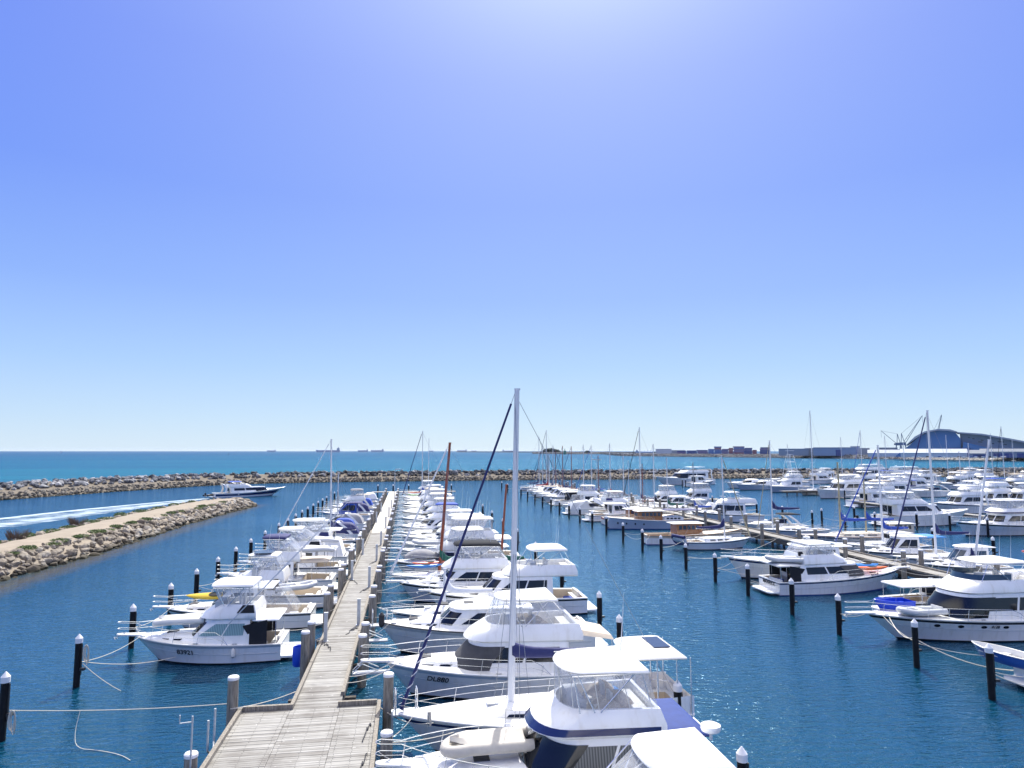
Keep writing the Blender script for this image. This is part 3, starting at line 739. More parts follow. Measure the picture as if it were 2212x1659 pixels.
def launch(root, L=11, B=3.2, fb=1.5, fs=1.0, hull='white', boot='boot_blue', stripe='beige', gun='varnish', roof='canvas_white', cab='varnish', c=.3, hs=(.34, .68), mast=None, ports=3, awn=None, low=None):
    """displacement launch: upright stem, upright wheelhouse with a row of square windows under a flat overhanging roof"""
    h = Hull(L, B, fb, fs, .35, .7, 2.0, False, .5, dip=.18); X = h.X; w = B / 2
    build_hull(h, root, hull, boot, stripe, gun=gun, stripe_v=(.7, .96) if stripe else (.84, .93)); build_deck(h, root, c, 'cream', 'beige', floor=.45)
    z = h.sheer(.5) - .05
    if low:
        LC = [(z, X(low[0]), X(low[1]), w * .68, w * .5, .9), (z + .5, X(low[0]), X(low[1]) - .2, w * .64, w * .46, .8)]
        lo = house(root, 'low_cabin', LC, 'white', crown=.08)
        for i in range(4):
            for fl in (0, 1):
                a, b = .06 + .075 * i, .115 + .075 * i
                if fl: a, b = 1 - b, 1 - a
                pane(lo, LC, z + .15, z + .4, a, b, name='window', n=3)
    P = [(z, X(hs[0]), X(hs[1]), w * .66, w * .6, .5), (z + 1.45, X(hs[0]), X(hs[1]) - .12, w * .64, w * .57, .5)]
    co = house(root, 'wheelhouse', P, cab, crown=.05)
    n = 5
    for i in range(n):
        for fl in (0, 1):
            a, b = .03 + .33 * i / n, .03 + .33 * (i + .78) / n
            if fl: a, b = 1 - b, 1 - a
            pane(co, P, z + .7, z + 1.25, a, b, mats='glass_blue', name='window', n=3)
    for a in (.42, .475, .53): pane(co, P, z + .7, z + 1.25, a, a + .045, mats='glass_blue', name='windscreen', n=3)
    hardtop(root, 'wheelhouse_roof', z + 1.45, X(hs[0]) - .6, X(hs[1]) + .25, w * .74, w * .68, .5, roof, th=.08, crown=.08)
    if mast:
        q = MB(); q.tube([(X(hs[1] + .06), 0, z), (X(hs[1] + .06), 0, mast)], .06, 6, r2=.035); q.build('mast', 'mast_white', root)
        q = MB()
        for e in ((X(1) - .2, 0, h.sheer(1)), (X(.5), w * .8, h.sheer(.5)), (X(.5), -w * .8, h.sheer(.5))): q.tube([(X(hs[1] + .06), 0, mast - .1), e], .014, 4)
        q.build('rigging', 'wire', root)
    if awn:
        hardtop(root, 'awning', z + 1.55, X(.04), X(hs[0]) - .7, w * .8, w * .8, .2, awn, th=.06, crown=.1)
        q = MB()
        for sg in (1, -1):
            for t in (.05, .14, .24): q.tube([(X(t), sg * w * .7, h.sheer(t) - .02), (X(t), sg * w * .7, z + 1.58)], .02, 5)
        q.build('awning_frame', 'steel', root)
    for i in range(ports):
        t = .62 + i * .085
        for sg in (1, -1):
            q = MB(); pts = []
            for k in range(12): a = 2 * pi * k / 12; p = h.pt(t + .012 * cos(a) * 11 / L, .55 + .1 * sin(a), .015); pts.append((p[0], sg * p[1], p[2]))
            q.add(pts, [tuple(range(12))]); q.build('hull_port', 'glass_dark', root)
    rail(root, h, .5, 0, .5, step=1.4)
    q = MB(); q.box(X(.04), X(.1), -w * .5, w * .5, .45, .9); q.box(X(.12), X(.28), w * .3, w * .58, .45, .85); q.build('bench', 'beige', root)
    return h
def rib(name='dinghy', L=3.0, B=1.5, col='rib_grey', floor='palegrey', engine=True, over=False, root=None, label=None, cat='dinghy', loc=(0, 0, 0), rz=0, tilt=0, band='palegrey'):
    """inflatable tender; over=True lies upside down"""
    o = empty(name, loc, rz, label, cat); o.rotation_euler = (tilt, 0, rz)
    r = .2; w = B / 2 - r; m = MB(); P = [(-L / 2, w, r)]
    for i in range(1, 5): P.append((-L / 2 + (L - 1.0) * i / 4, w, r))
    for i in range(1, 10): a = pi * i / 10; P.append((L / 2 - 1.0 + (1.0 - r) * sin(a) ** .8, w * cos(a), r + .14 * sin(a)))
    for i in range(5): P.append((L / 2 - 1.0 - (L - 1.0) * i / 4, -w, r))
    s = -1 if over else 1; zo = .55 if over else 0
    P = [(x, y, zo + s * z) for x, y, z in P]
    m.tube([(P[0][0] - .2, P[0][1], P[0][2])] + P + [(P[-1][0] - .2, P[-1][1], P[-1][2])], r, 10); m.build('tube', col, o, smooth=60)
    f = MB(); n = 8; rows = []
    for i in range(n + 1):
        u = i / n; x = lerp(-L / 2 + .1, L / 2 - .35, u); ww = w * (1 - max(0, (u - .6) / .4) ** 2 * .9)
        k = .5 if over else 0; rows.append([(x, ww * (1 + .2 * k), zo + s * (.22 - .34 * k)), (x, ww * .5, zo + s * (.04 - .2 * k)), (x, 0, zo + s * (-.06 - .26 * k + (.2 + .3 * k) * u * u)), (x, -ww * .5, zo + s * (.04 - .2 * k)), (x, -ww * (1 + .2 * k), zo + s * (.22 - .34 * k))])
    f.loft(rows, closed=False); f.build('floor', floor if not over else col, o)
    t = MB(); t.box(-L / 2 + .05, -L / 2 + .12, -w, w, zo + s * .45 if over else .05, zo + s * .03 if over else .5); t.build('transom', floor, o)
    if not over:
        t = MB(); t.box(-.15, .15, -w, w, .32, .38); t.build('thwart', 'offwhite', o)
        if engine: outboard(o, -L / 2 - .02, 0, .35)
    return o
def outboard(o, x, y, z, s=.8):
    q = MB(); q.loft([[(x + dx * s * cs, y + dy * s * cs, z + zz * s) for dx, dy in ((-.35, .16), (-.1, .2), (.14, .16), (.14, -.16), (-.1, -.2), (-.35, -.16))] for cs, zz in ((.6, .1), (1, .25), (1.05, .5), (.7, .66))], True, True, True)
    e = q.build('outboard_motor', 'black', o); q = MB(); q.box(x - .12 * s, x + .06 * s, y - .06, y + .06, z - .7 * s, z + .12 * s); q.build('outboard_leg', 'black', e)
def kayak(loc, rz, col, label, L=3.0, name='kayak', roll=0, tilt=0):
    o = empty(name, loc, 0, label, 'kayak'); o.rotation_euler = (roll, tilt, rz)
    m = MB(); rs = []; n = 16
    for i in range(n + 1):
        u = i / n; k = max(.02, sin(pi * u) ** .6); x = -L / 2 + L * u; rk = .12 * (2 * u - 1) ** 2
        rs.append([(x, .33 * k * cos(a), .2 + rk + (.13 if sin(a) > 0 else .2) * k * sin(a)) for a in [2 * pi * j / 12 for j in range(12)]])
    m.loft(rs, True, True, True); m.build('shell', col, o, smooth=60)
    q = MB(); q.tube([(.15 + .42 * cos(2 * pi * k / 14), .2 * sin(2 * pi * k / 14), .335) for k in range(14)], .025, 5, close=True)
    q.add([(.15 + .42 * cos(2 * pi * k / 14), .2 * sin(2 * pi * k / 14), .334) for k in range(14)], [tuple(range(14))])
    q.build('seat_well', 'black', o); return o
def rowboat(loc, rz, label, hull='blue_paint', L=3.4, inner='offwhite', tilt=0, name='rowing_boat'):
    o = empty(name, loc, rz, label, 'rowing boat'); o.rotation_euler = (tilt, 0, rz)
    h = Hull(L, 1.45, .6, .48, .35, .8); m = MB(); ts = [i / 14 for i in range(15)]
    for sg in (1, -1): m.loft([[(p[0], sg * p[1], p[2] + .1) for p in (h.pt(t, v) for t in ts)] for v in (-.15, 0, .5, 1)], closed=False)
    a = h.pt(0, 0); b = h.pt(0, 1); m.add([(a[0], a[1], .1), (a[0], -a[1], .1), (b[0], -b[1], b[2] + .1), (b[0], b[1], b[2] + .1)], [(0, 1, 2, 3)])
    m.build('hull', hull, o, smooth=50)
    m = MB()
    for sg in (1, -1): m.loft([[(p[0] - .02, sg * max(0, p[1] - .05), p[2] + .1) for p in (h.pt(t, v) for t in ts)] for v in (.12, 1.0)], closed=False)
    m.loft([[(p[0] - .02, sg * max(0, p[1] - .05), p[2] + .1) for p in (h.pt(t, .12) for t in ts)] for sg in (1, -1)], closed=False)
    m.build('inside', inner, o)
    path = [(h.pt(t, 1)[0], h.pt(t, 1)[1], h.pt(t, 1)[2] + .1) for t in ts]; m = MB(); m.tube(path + [(x, -y, z) for x, y, z in reversed(path)], .035, 6); m.build('gunwale', inner, o)
    for x in (-1.0, .1, 1.0):
        w = h.hb(h.T(x)) - .06; m = MB(); m.box(x - .14, x + .14, -w, w, .36, .4); m.build('thwart', inner, o)
    return o
def letters(root, txt, size, h, x, v, side, col='black', shear=0):
    """lettering on the topsides; side +1 port, -1 starboard; x local position of the middle"""
    cu = bpy.data.curves.new('letters', 'FONT'); cu.body = txt; cu.size = size; cu.align_x = 'CENTER'; cu.align_y = 'CENTER'; cu.extrude = .006; cu.offset = .003; cu.shear = shear
    to = bpy.data.objects.new('letters', cu); COL.objects.link(to)
    dg = bpy.context.evaluated_depsgraph_get(); me = bpy.data.meshes.new_from_object(to.evaluated_get(dg)); bpy.data.objects.remove(to); bpy.data.curves.remove(cu)
    me.materials.clear(); me.materials.append(MATS[col])
    o = bpy.data.objects.new('lettering', me); COL.objects.link(o); o.parent = root
    t = h.T(x); p = h.pt(t, v); a = Vector(h.pt(t - .03, v)); b = Vector(h.pt(t + .03, v)); c0 = Vector(h.pt(t, v - .1)); c1 = Vector(h.pt(t, v + .1))
    for q in (a, b, c0, c1): q.y *= side
    ex = (a - b).normalized() if side > 0 else (b - a).normalized()
    up = (c1 - c0).normalized(); nz = ex.cross(up).normalized(); up = nz.cross(ex)
    pos = Vector((p[0], p[1] * side, p[2])) + nz * .035
    o.matrix_local = Matrix(((ex.x, up.x, nz.x, pos.x), (ex.y, up.y, nz.y, pos.y), (ex.z, up.z, nz.z, pos.z), (0, 0, 0, 1)))
    return o
# ------------------------------------------------------------------ camera, sun, sky
cam = bpy.data.cameras.new('camera'); co = bpy.data.objects.new('camera', cam); COL.objects.link(co)
co.location = (0, 0, H); co.rotation_euler = (pi / 2 + PITCH, 0, -AZ)
cam.sensor_width = 36; cam.lens = 36 * F / 2212; cam.clip_end = 120000; cam.clip_start = .3
SC.camera = co
SUN_AZ, SUN_EL = radians(15.5), radians(50)
sd = Vector((sin(SUN_AZ) * cos(SUN_EL), cos(SUN_AZ) * cos(SUN_EL), sin(SUN_EL)))
su = bpy.data.lights.new('sun', 'SUN'); su.energy = 5.0; su.angle = radians(.5); su.color = (1, .965, .91)
so = bpy.data.objects.new('sun', su); COL.objects.link(so); so.rotation_euler = (-sd).to_track_quat('-Z', 'Y').to_euler(); so.location = (0, -20, 60)
wd = bpy.data.worlds.new('World'); SC.world = wd; wd.use_nodes = True
def build_world():
    nt = wd.node_tree; n = nt.nodes; l = nt.links; n.clear()
    out = n.new('ShaderNodeOutputWorld'); bg = n.new('ShaderNodeBackground')
    sky = n.new('ShaderNodeTexSky'); sky.sky_type = 'NISHITA'; sky.sun_disc = False; sky.sun_elevation = SUN_EL; sky.sun_rotation = SUN_AZ
    sky.air_density = 1.0; sky.dust_density = .6; sky.ozone_density = 2.5
    tc = n.new('ShaderNodeTexCoord'); sp = n.new('ShaderNodeSeparateXYZ'); l.new(tc.outputs['Generated'], sp.inputs[0])
    cr = n.new('ShaderNodeValToRGB'); e = cr.color_ramp.elements
    stops = [(0.0, (210, 232, 250)), (.045, (192, 221, 251)), (.12, (165, 202, 253)), (.22, (134, 173, 252)), (.35, (104, 145, 250)), (.5, (92, 131, 248)), (.6, (96, 132, 248)), (.74, (205, 214, 252)), (.84, (228, 232, 252)), (1.0, (222, 228, 250))]  # pale upper stops lie above the view, added as neutral fill light
    e[0].position = 0; e[0].color = srgb(*stops[0][1]); e[1].position = 1; e[1].color = srgb(*stops[-1][1])
    for p, c in stops[1:-1]: q = e.new(p); q.color = srgb(*c)
    l.new(sp.outputs['Z'], cr.inputs[0])
    # warm-violet brightening of the air round the sun
    dt = n.new('ShaderNodeVectorMath'); dt.operation = 'DOT_PRODUCT'; dt.inputs[1].default_value = sd; l.new(tc.outputs['Generated'], dt.inputs[0])
    mx0 = n.new('ShaderNodeMath'); mx0.operation = 'MAXIMUM'; mx0.inputs[1].default_value = 0; l.new(dt.outputs['Value'], mx0.inputs[0])
    def lobe(pw, col, k, base):
        p = n.new('ShaderNodeMath'); p.operation = 'POWER'; p.inputs[1].default_value = pw; l.new(mx0.outputs[0], p.inputs[0])
        s = n.new('ShaderNodeVectorMath'); s.operation = 'SCALE'; s.inputs[0].default_value = [c * k for c in col]; l.new(p.outputs[0], s.inputs['Scale'])
        a = n.new('ShaderNodeVectorMath'); a.operation = 'ADD'; l.new(base, a.inputs[0]); l.new(s.outputs[0], a.inputs[1]); return a.outputs[0]
    sc = n.new('ShaderNodeVectorMath'); sc.operation = 'SCALE'; sc.inputs['Scale'].default_value = .09; l.new(sky.outputs[0], sc.inputs[0])
    mix = n.new('ShaderNodeMixRGB'); mix.inputs[0].default_value = .86; l.new(sc.outputs[0], mix.inputs[1]); l.new(cr.outputs[0], mix.inputs[2])
    b = lobe(5, (.34, .34, .05), .72, mix.outputs[0])
    b = lobe(18, (.5, .52, .35), .28, b)
    b = lobe(60, (.8, .85, .6), .8, b)
    zr = n.new('ShaderNodeMapRange'); zr.inputs[1].default_value = .64; zr.inputs[2].default_value = .85; zr.inputs[4].default_value = 1.0; l.new(sp.outputs['Z'], zr.inputs[0])  # added bright cap of sky overhead, fill light for the shaded hulls
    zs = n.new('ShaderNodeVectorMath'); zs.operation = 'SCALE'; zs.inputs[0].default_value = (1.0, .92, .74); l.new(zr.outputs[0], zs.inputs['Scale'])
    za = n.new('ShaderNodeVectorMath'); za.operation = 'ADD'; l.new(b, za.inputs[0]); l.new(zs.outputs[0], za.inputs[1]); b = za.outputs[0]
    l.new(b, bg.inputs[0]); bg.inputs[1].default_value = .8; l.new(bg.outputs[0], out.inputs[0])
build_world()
SC.view_settings.view_transform = 'Standard'; SC.view_settings.look = 'None'; SC.view_settings.exposure = 0.42; SC.view_settings.gamma = 1
SC.cycles.use_denoising = True; SC.cycles.sample_clamp_direct = 12; SC.cycles.max_bounces = 8; SC.cycles.transparent_max_bounces = 16; SC.cycles.sample_clamp_indirect = 4; SC.cycles.caustics_reflective = False; SC.cycles.caustics_refractive = False

# ------------------------------------------------------------------ water
def water_mat():
    m = bpy.data.materials.new('water'); m.use_nodes = True
    nt = m.node_tree; n = nt.nodes; l = nt.links; b = n['Principled BSDF']
    g = n.new('ShaderNodeNewGeometry'); sp = n.new('ShaderNodeSeparateXYZ'); l.new(g.outputs['Position'], sp.inputs[0])
    def mth(op, a, v=None, w=None, clamp=False):
        q = n.new('ShaderNodeMath'); q.operation = op; q.use_clamp = clamp
        for i, k in enumerate((a, v, w)):
            if k is None: continue
            if hasattr(k, 'is_linked'): l.new(k, q.inputs[i])
            else: q.inputs[i].default_value = k
        return q.outputs[0]
    X, Y = sp.outputs['X'], sp.outputs['Y']
    def noise(sx, sy, scale, det=3, rot=0.0, rough=.55, dist=0):
        mp = n.new('ShaderNodeMapping'); mp.inputs['Scale'].default_value = (sx, sy, 1); mp.inputs['Rotation'].default_value = (0, 0, rot)
        l.new(g.outputs['Position'], mp.inputs[0])
        no = n.new('ShaderNodeTexNoise'); no.inputs['Scale'].default_value = scale; no.inputs['Detail'].default_value = det; no.inputs['Roughness'].default_value = rough; no.inputs['Distortion'].default_value = dist
        l.new(mp.outputs[0], no.inputs['Vector']); return no.outputs['Fac']
    # open sea beyond the breakwater: sandy turquoise shallows, deeper blue far out
    edge = mth('SUBTRACT', Y, mth('ADD', 292, mth('MULTIPLY', mth('MINIMUM', mth('ADD', X, 62), 0), 1.9)))
    sea = mth('DIVIDE', edge, 6, clamp=True)
    c1 = n.new('ShaderNodeMixRGB'); c1.inputs[1].default_value = (.0010, .030, .058, 1); c1.inputs[2].default_value = (.0020, .054, .104, 1)
    l.new(noise(1, 1, .02, 4), c1.inputs[0])
    far = mth('DIVIDE', mth('SUBTRACT', Y, 350), 2600, clamp=True)
    pat = n.new('ShaderNodeMapRange'); pat.inputs[1].default_value = .42; pat.inputs[2].default_value = .62; l.new(noise(.35, 1.6, .004, 4), pat.inputs[0])
    c2 = n.new('ShaderNodeMixRGB'); c2.inputs[1].default_value = (.005, .098, .160, 1); c2.inputs[2].default_value = (.003, .064, .140, 1); l.new(pat.outputs[0], c2.inputs[0])
    c3 = n.new('ShaderNodeMixRGB'); c3.inputs[2].default_value = (.001, .036, .10, 1); l.new(mth('POWER', far, .7), c3.inputs[0]); l.new(c2.outputs[0], c3.inputs[1])
    c4 = n.new('ShaderNodeMixRGB'); l.new(sea, c4.inputs[0]); l.new(c1.outputs[0], c4.inputs[1]); l.new(c3.outputs[0], c4.inputs[2])
    # weedy stones showing through the shallows along the spit
    ex = mth('ADD', X, mth('ADD', 37.0, mth('MULTIPLY', mth('SUBTRACT', Y, 110), -.028)))
    dd = mth('ABSOLUTE', mth('ADD', ex, mth('MULTIPLY', noise(1, 1, .5, 4), -3.0)))
    sh = mth('SUBTRACT', 1, mth('DIVIDE', dd, 3.0), clamp=True)
    inb = mth('MULTIPLY', sh, mth('LESS_THAN', Y, 166))
    c5 = n.new('ShaderNodeMixRGB'); c5.inputs[2].default_value = (.085, .068, .022, 1); l.new(inb, c5.inputs[0]); l.new(c4.outputs[0], c5.inputs[1])
    gust = noise(1, 1, .035, 3)
    a = mth('MULTIPLY', noise(.45, 1.25, 2.6, 3, .22, .6, .4), .12)
    c = mth('MULTIPLY', noise(.7, 1.1, 8.0, 2, -.3), .022)
    d = mth('MULTIPLY', noise(.5, 1.0, .55, 2, .1), .10)
    hh = mth('ADD', mth('ADD', a, c), d)
    hh = mth('MULTIPLY', hh, mth('ADD', mth('MULTIPLY', gust, 1.6), .2))
    hh = mth('MULTIPLY', hh, mth('ADD', 1, mth('MULTIPLY', sea, 2.6)))
    bp = n.new('ShaderNodeBump'); bp.inputs['Strength'].default_value = 1.0; bp.inputs['Distance'].default_value = 1.0
    l.new(hh, bp.inputs['Height'])
    n.remove(b); df = n.new('ShaderNodeBsdfDiffuse'); gl = n.new('ShaderNodeBsdfGlossy'); fr = n.new('ShaderNodeFresnel'); mx = n.new('ShaderNodeMixShader')
    fr.inputs['IOR'].default_value = 1.333; gl.inputs['Roughness'].default_value = .09; gl.inputs['Color'].default_value = (.55, .82, 1, 1)
    l.new(c5.outputs[0], df.inputs['Color']); l.new(bp.outputs[0], gl.inputs['Normal']); l.new(bp.outputs[0], fr.inputs['Normal'])
    l.new(mth('ADD', .09, mth('MULTIPLY', sea, .04)), gl.inputs['Roughness']); lim = mth('ADD', .62, mth('MULTIPLY', sea, -.30)); fac = mth('MINIMUM', mth('MULTIPLY', fr.outputs[0], mth('ADD', 1.9, mth('MULTIPLY', sea, -.9))), lim)
    l.new(fac, mx.inputs[0]); l.new(df.outputs[0], mx.inputs[1]); l.new(gl.outputs[0], mx.inputs[2]); l.new(mx.outputs[0], n['Material Output'].inputs[0])
    MATS['water'] = m
water_mat()
S = 45000
m = MB(); m.add([(-S, -400, 0), (S, -400, 0), (S, S, 0), (-S, S, 0)], [(0, 1, 2, 3)])
tag(m.build('water', 'water', smooth=0), kind='structure')

# ------------------------------------------------------------------ rocks
ROCKS = []
def rock_shape(seed, sub=2):
    bm = bmesh.new(); bmesh.ops.create_icosphere(bm, subdivisions=sub, radius=.5)
    rnd = random.Random(seed); ax = [(Vector((rnd.gauss(0, 1), rnd.gauss(0, 1), rnd.gauss(0, 1))).normalized(), rnd.uniform(.24, .46)) for _ in range(11)]
    for v in bm.verts:
        for a, d in ax:
            e = v.co.dot(a) - d
            if e > 0: v.co -= a * e * .92
        v.co *= 1 + rnd.uniform(-.085, .085)
        v.co.x *= 1.25; v.co.z *= .82
    vs = [tuple(v.co) for v in bm.verts]; fs = [tuple(v.index for v in f.verts) for f in bm.faces]; bm.free()
    return vs, fs
for i in range(9): ROCKS.append((rock_shape(i, 2), rock_shape(i + 50, 1)))
def rock_field(name, pts, material, lod=1, kind='stuff', label=None):
    """pts: (x,y,z,size,tone)"""
    V = []; Fc = []; T = []; rnd = random.Random(3)
    for x, y, z, s, tone in pts:
        vs, fs = ROCKS[rnd.randrange(len(ROCKS))][lod]
        R = Matrix.Rotation(rnd.uniform(0, 6.28), 3, 'Z') @ Matrix.Rotation(rnd.uniform(-.5, .5), 3, 'X') @ Matrix.Rotation(rnd.uniform(-.4, .4), 3, 'Y')
        o = len(V)
        for p in vs: q = R @ Vector(p) * s; V.append((q.x + x, q.y + y, q.z + z))
        Fc += [tuple(i + o for i in f) for f in fs]; T += [tone] * len(vs)
    me = bpy.data.meshes.new(name); me.from_pydata(V, [], Fc); me.materials.append(MATS[material])
    at = me.attributes.new('tone', 'FLOAT', 'POINT'); at.data.foreach_set('value', T)
    o = bpy.data.objects.new(name, me); COL.objects.link(o); return tag(o, label, kind=kind)
def poly_at(P, s):
    """point and outward (left-hand) normal at distance s along polyline"""
    for a, b in zip(P, P[1:]):
        d = math.dist(a, b)
        if s <= d or b is P[-1]:
            t = min(1, s / d); tx, ty = (b[0] - a[0]) / d, (b[1] - a[1]) / d
            return (a[0] + tx * d * t, a[1] + ty * d * t), (-ty, tx)
        s -= d
def poly_len(P): return sum(math.dist(a, b) for a, b in zip(P, P[1:]))
def smooth_poly(P, it=2):
    for _ in range(it):
        Q = [P[0]]
        for a, b in zip(P, P[1:]): Q += [(lerp(a[0], b[0], .25), lerp(a[1], b[1], .25)), (lerp(a[0], b[0], .75), lerp(a[1], b[1], .75))]
        P = Q + [P[-1]]
    return P
def bank(name, P, prof, matn, step=3.0, jit=.1, kind='structure'):
    L = poly_len(P); n = int(L / step); m = MB(); rows = []; rnd = random.Random(5)
    for i in range(n + 1):
        (x, y), (nx, ny) = poly_at(P, L * i / n)
        rows.append([(x + nx * v, y + ny * v, z + rnd.uniform(-jit, jit)) for v, z in prof])
    m.loft(rows, closed=False); return tag(m.build(name, matn), kind=kind)
# --- outer breakwater: tan inner revetment, sandy track, dark armour crest
BW = smooth_poly([(-150, 60), (-118, 150), (-100, 195), (-88, 226), (-66, 268), (-30, 280), (0, 283), (54, 287), (102, 287), (180, 288), (300, 290), (520, 296)])
bank('breakwater_core', BW, [(0, -.6), (4.5, 1.6), (5.2, 1.75), (9.2, 1.8), (12, 3.0), (16, 3.1), (24, -.8)], 'gravel', 4, .06)
rnd = random.Random(11); LBW = poly_len(BW); pts = []; pd = []
s = 0
while s < LBW:
    (x, y), (nx, ny) = poly_at(BW, s)
    if math.dist((x, y), (0, 0)) > 110:
        for v in (0, .75, 1.5, 2.25, 3.0, 3.75, 4.5, 5.2):
            q = v + rnd.uniform(-.5, .5); z = lerp(-.25, 1.5, min(1, q / 4.5))
            pts.append((x + nx * q + rnd.uniform(-.5, .5), y + ny * q + rnd.uniform(-.5, .5), z, rnd.uniform(.6, 1.3), rnd.uniform(-.42, .02)))
    s += .95
s = 0
while s < LBW:
    (x, y), (nx, ny) = poly_at(BW, s)
    k = .16 if s < LBW * .28 else 0
    for v in (9.8, 11.2, 12.6, 14.2, 16, 17.8, 20):
        q = v + rnd.uniform(-.7, .7); z = 1.9 + 1.5 * min(1, max(0, (q - 9) / 3.5)) - max(0, (q - 15.5)) * .42
        pd.append((x + nx * q + rnd.uniform(-.8, .8), y + ny * q + rnd.uniform(-.8, .8), z + rnd.uniform(-.25, .3), rnd.uniform(1.2, 2.5), k - .05 + rnd.choice([-.1, -.05, 0, .05, .12, .3])))
    s += 1.75
rock_field('breakwater_stones', pts, 'rubble', 1)
rock_field('breakwater_armour', pd, 'basalt', 1)
# --- the spit with the sandy track
SP = [(-38.2, 30), (-38.6, 60), (-38.4, 74), (-37.0, 88), (-36.9, 122), (-35.2, 145), (-33.4, 158), (-34.4, 164), (-37.5, 167.5), (-42, 168)]
spn = [(0, -.7), (1.6, .7), (3.0, 1.7), (4.0, 2.05), (7.6, 2.1), (9.0, 1.9), (11.5, 1.3), (14.5, -.7)]
def spit_half(y):
    return 1.0 if y < 150 else max(.35, 1 - (y - 150) / 32)
m = MB(); rows = []; rr = random.Random(2)
yy = [25 + i * 2.0 for i in range(72)]
def spit_edge(y):
    Q = [(-38.2, 20), (-38.6, 60), (-38.4, 74), (-37.0, 88), (-36.9, 122), (-35.4, 145), (-34.2, 158), (-36.5, 166), (-39.5, 169)]
    for a, b in zip(Q, Q[1:]):
        if y <= b[1]: return lerp(a[0], b[0], (y - a[1]) / (b[1] - a[1]))
    return Q[-1][0]
for y in yy:
    k = spit_half(y); e = spit_edge(y)
    zz = 1 if y < 158 else max(.1, 1 - (y - 158) / 10)
    rows.append([(e - v * k, y, (z if z < 0 else z * zz) + rr.uniform(-.05, .05)) for v, z in spn])
m.loft(rows, closed=False); tag(m.build('spit_path', 'sand'), kind='structure')
cand = []
for y0 in [26 + i * .66 for i in range(218)]:
    if y0 > 169: break
    k = spit_half(y0); zz = 1 if y0 < 158 else max(.1, 1 - (y0 - 158) / 10)
    for v in (.2, 1.0, 1.9, 2.8, 3.5):
        q = v + rr.uniform(-.35, .35); z = lerp(-.15, 1.75, min(1, q / 3.2)) * zz
        cand.append((spit_edge(y0) - q * k, y0 + rr.uniform(-.35, .35), z, rr.choice([rr.uniform(.45, .8), rr.uniform(.7, 1.3)]) * (1.08 if v < 3 else .75), rr.uniform(-.08, .2)))
    for v in (9.3, 10.4, 11.6, 12.8, 13.8):
        q = v + rr.uniform(-.4, .4); z = lerp(1.85, -.2, (q - 9) / 5) * zz
        cand.append((spit_edge(y0) - q * k, y0 + rr.uniform(-.35, .35), z, rr.uniform(.7, 1.4), rr.uniform(-.12, .15)))
for i in range(160):   # rounded head of the spit
    a = rr.uniform(-.6, pi + .6); r = rr.uniform(.2, 1.0)
    cand.append((-38.6 + cos(a) * 4.6 * r, 162 + sin(a) * 6.5 * r, lerp(1.5, -.2, r ** 2), rr.uniform(.8, 1.6), rr.uniform(-.05, .2)))
def seen(p):
    d = math.hypot(p[0], p[1]); a = math.atan2(p[0], p[1]) - AZ
    return (-.655 < a) and p[1] > 50
vis = sorted([p for p in cand if seen(p) and (spit_edge(p[1]) - p[0] < 4.6 or p[1] > 160)], key=lambda p: -p[3] / math.hypot(p[0], p[1]))
near, rest = vis[:296], vis[296:] + [p for p in cand if not (seen(p) and (spit_edge(p[1]) - p[0] < 4.6 or p[1] > 160))]
rock_field('spit_stones', rest, 'limestone', 1)
RM = []
for (v0, f0), _ in ROCKS:
    me = bpy.data.meshes.new('boulder'); me.from_pydata(v0, [], f0); me.materials.append(MATS['limestone'])
    a = me.attributes.new('tone', 'FLOAT', 'POINT'); a.data.foreach_set('value', [0.05] * len(v0)); RM.append(me)
for x, y, z, s, t in near:
    o = bpy.data.objects.new('boulder', RM[rr.randrange(9)]); COL.objects.link(o); o.location = (x, y, z); o.scale = (s, s, s)
    o.rotation_euler = (rr.uniform(-.5, .5), rr.uniform(-.4, .4), rr.uniform(0, 6.28))
    tag(o, 'tan limestone boulder in the rock slope of the spit facing the berths', 'boulder', 'boulders on the spit slope')
# --- plants on the spit
def tuft(name, x, y, z, r, hgt, matn, label, cat, n, blade=False, seed=0):
    q = random.Random(seed); m = MB()
    for i in range(n):
        a = q.uniform(0, 2 * pi); d = r * math.sqrt(q.random()) * .8; bx, by = cos(a) * d, sin(a) * d
        if blade:
            l = hgt * q.uniform(.6, 1.1); w = .025; tx, ty = bx + cos(a) * l * q.uniform(.1, .6), by + sin(a) * l * q.uniform(.1, .6)
            m.add([(bx - w, by + w, 0), (bx + w, by - w, 0), ((bx + tx) / 2 + w, (by + ty) / 2, l * .6), (tx, ty, l)], [(0, 1, 2), (0, 2, 3)])
        else:
            h0 = hgt * (1 - (d / r) ** 2 * .6) * q.uniform(.25, 1.0); s = q.uniform(.05, .13)
            u = Vector((q.gauss(0, 1), q.gauss(0, 1), q.gauss(0, .6))).normalized() * s; v = Vector((q.gauss(0, 1), q.gauss(0, 1), q.gauss(0, 1))).normalized() * s
            c = Vector((bx, by, h0)); m.add([c - u, c + v * .6, c + u, c - v * .6], [(0, 1, 2, 3)])
    o = m.build(name, matn, None, (x, y, z), smooth=0); tag(o, label, cat, 'plants along the spit track'); return o
seedn = 0
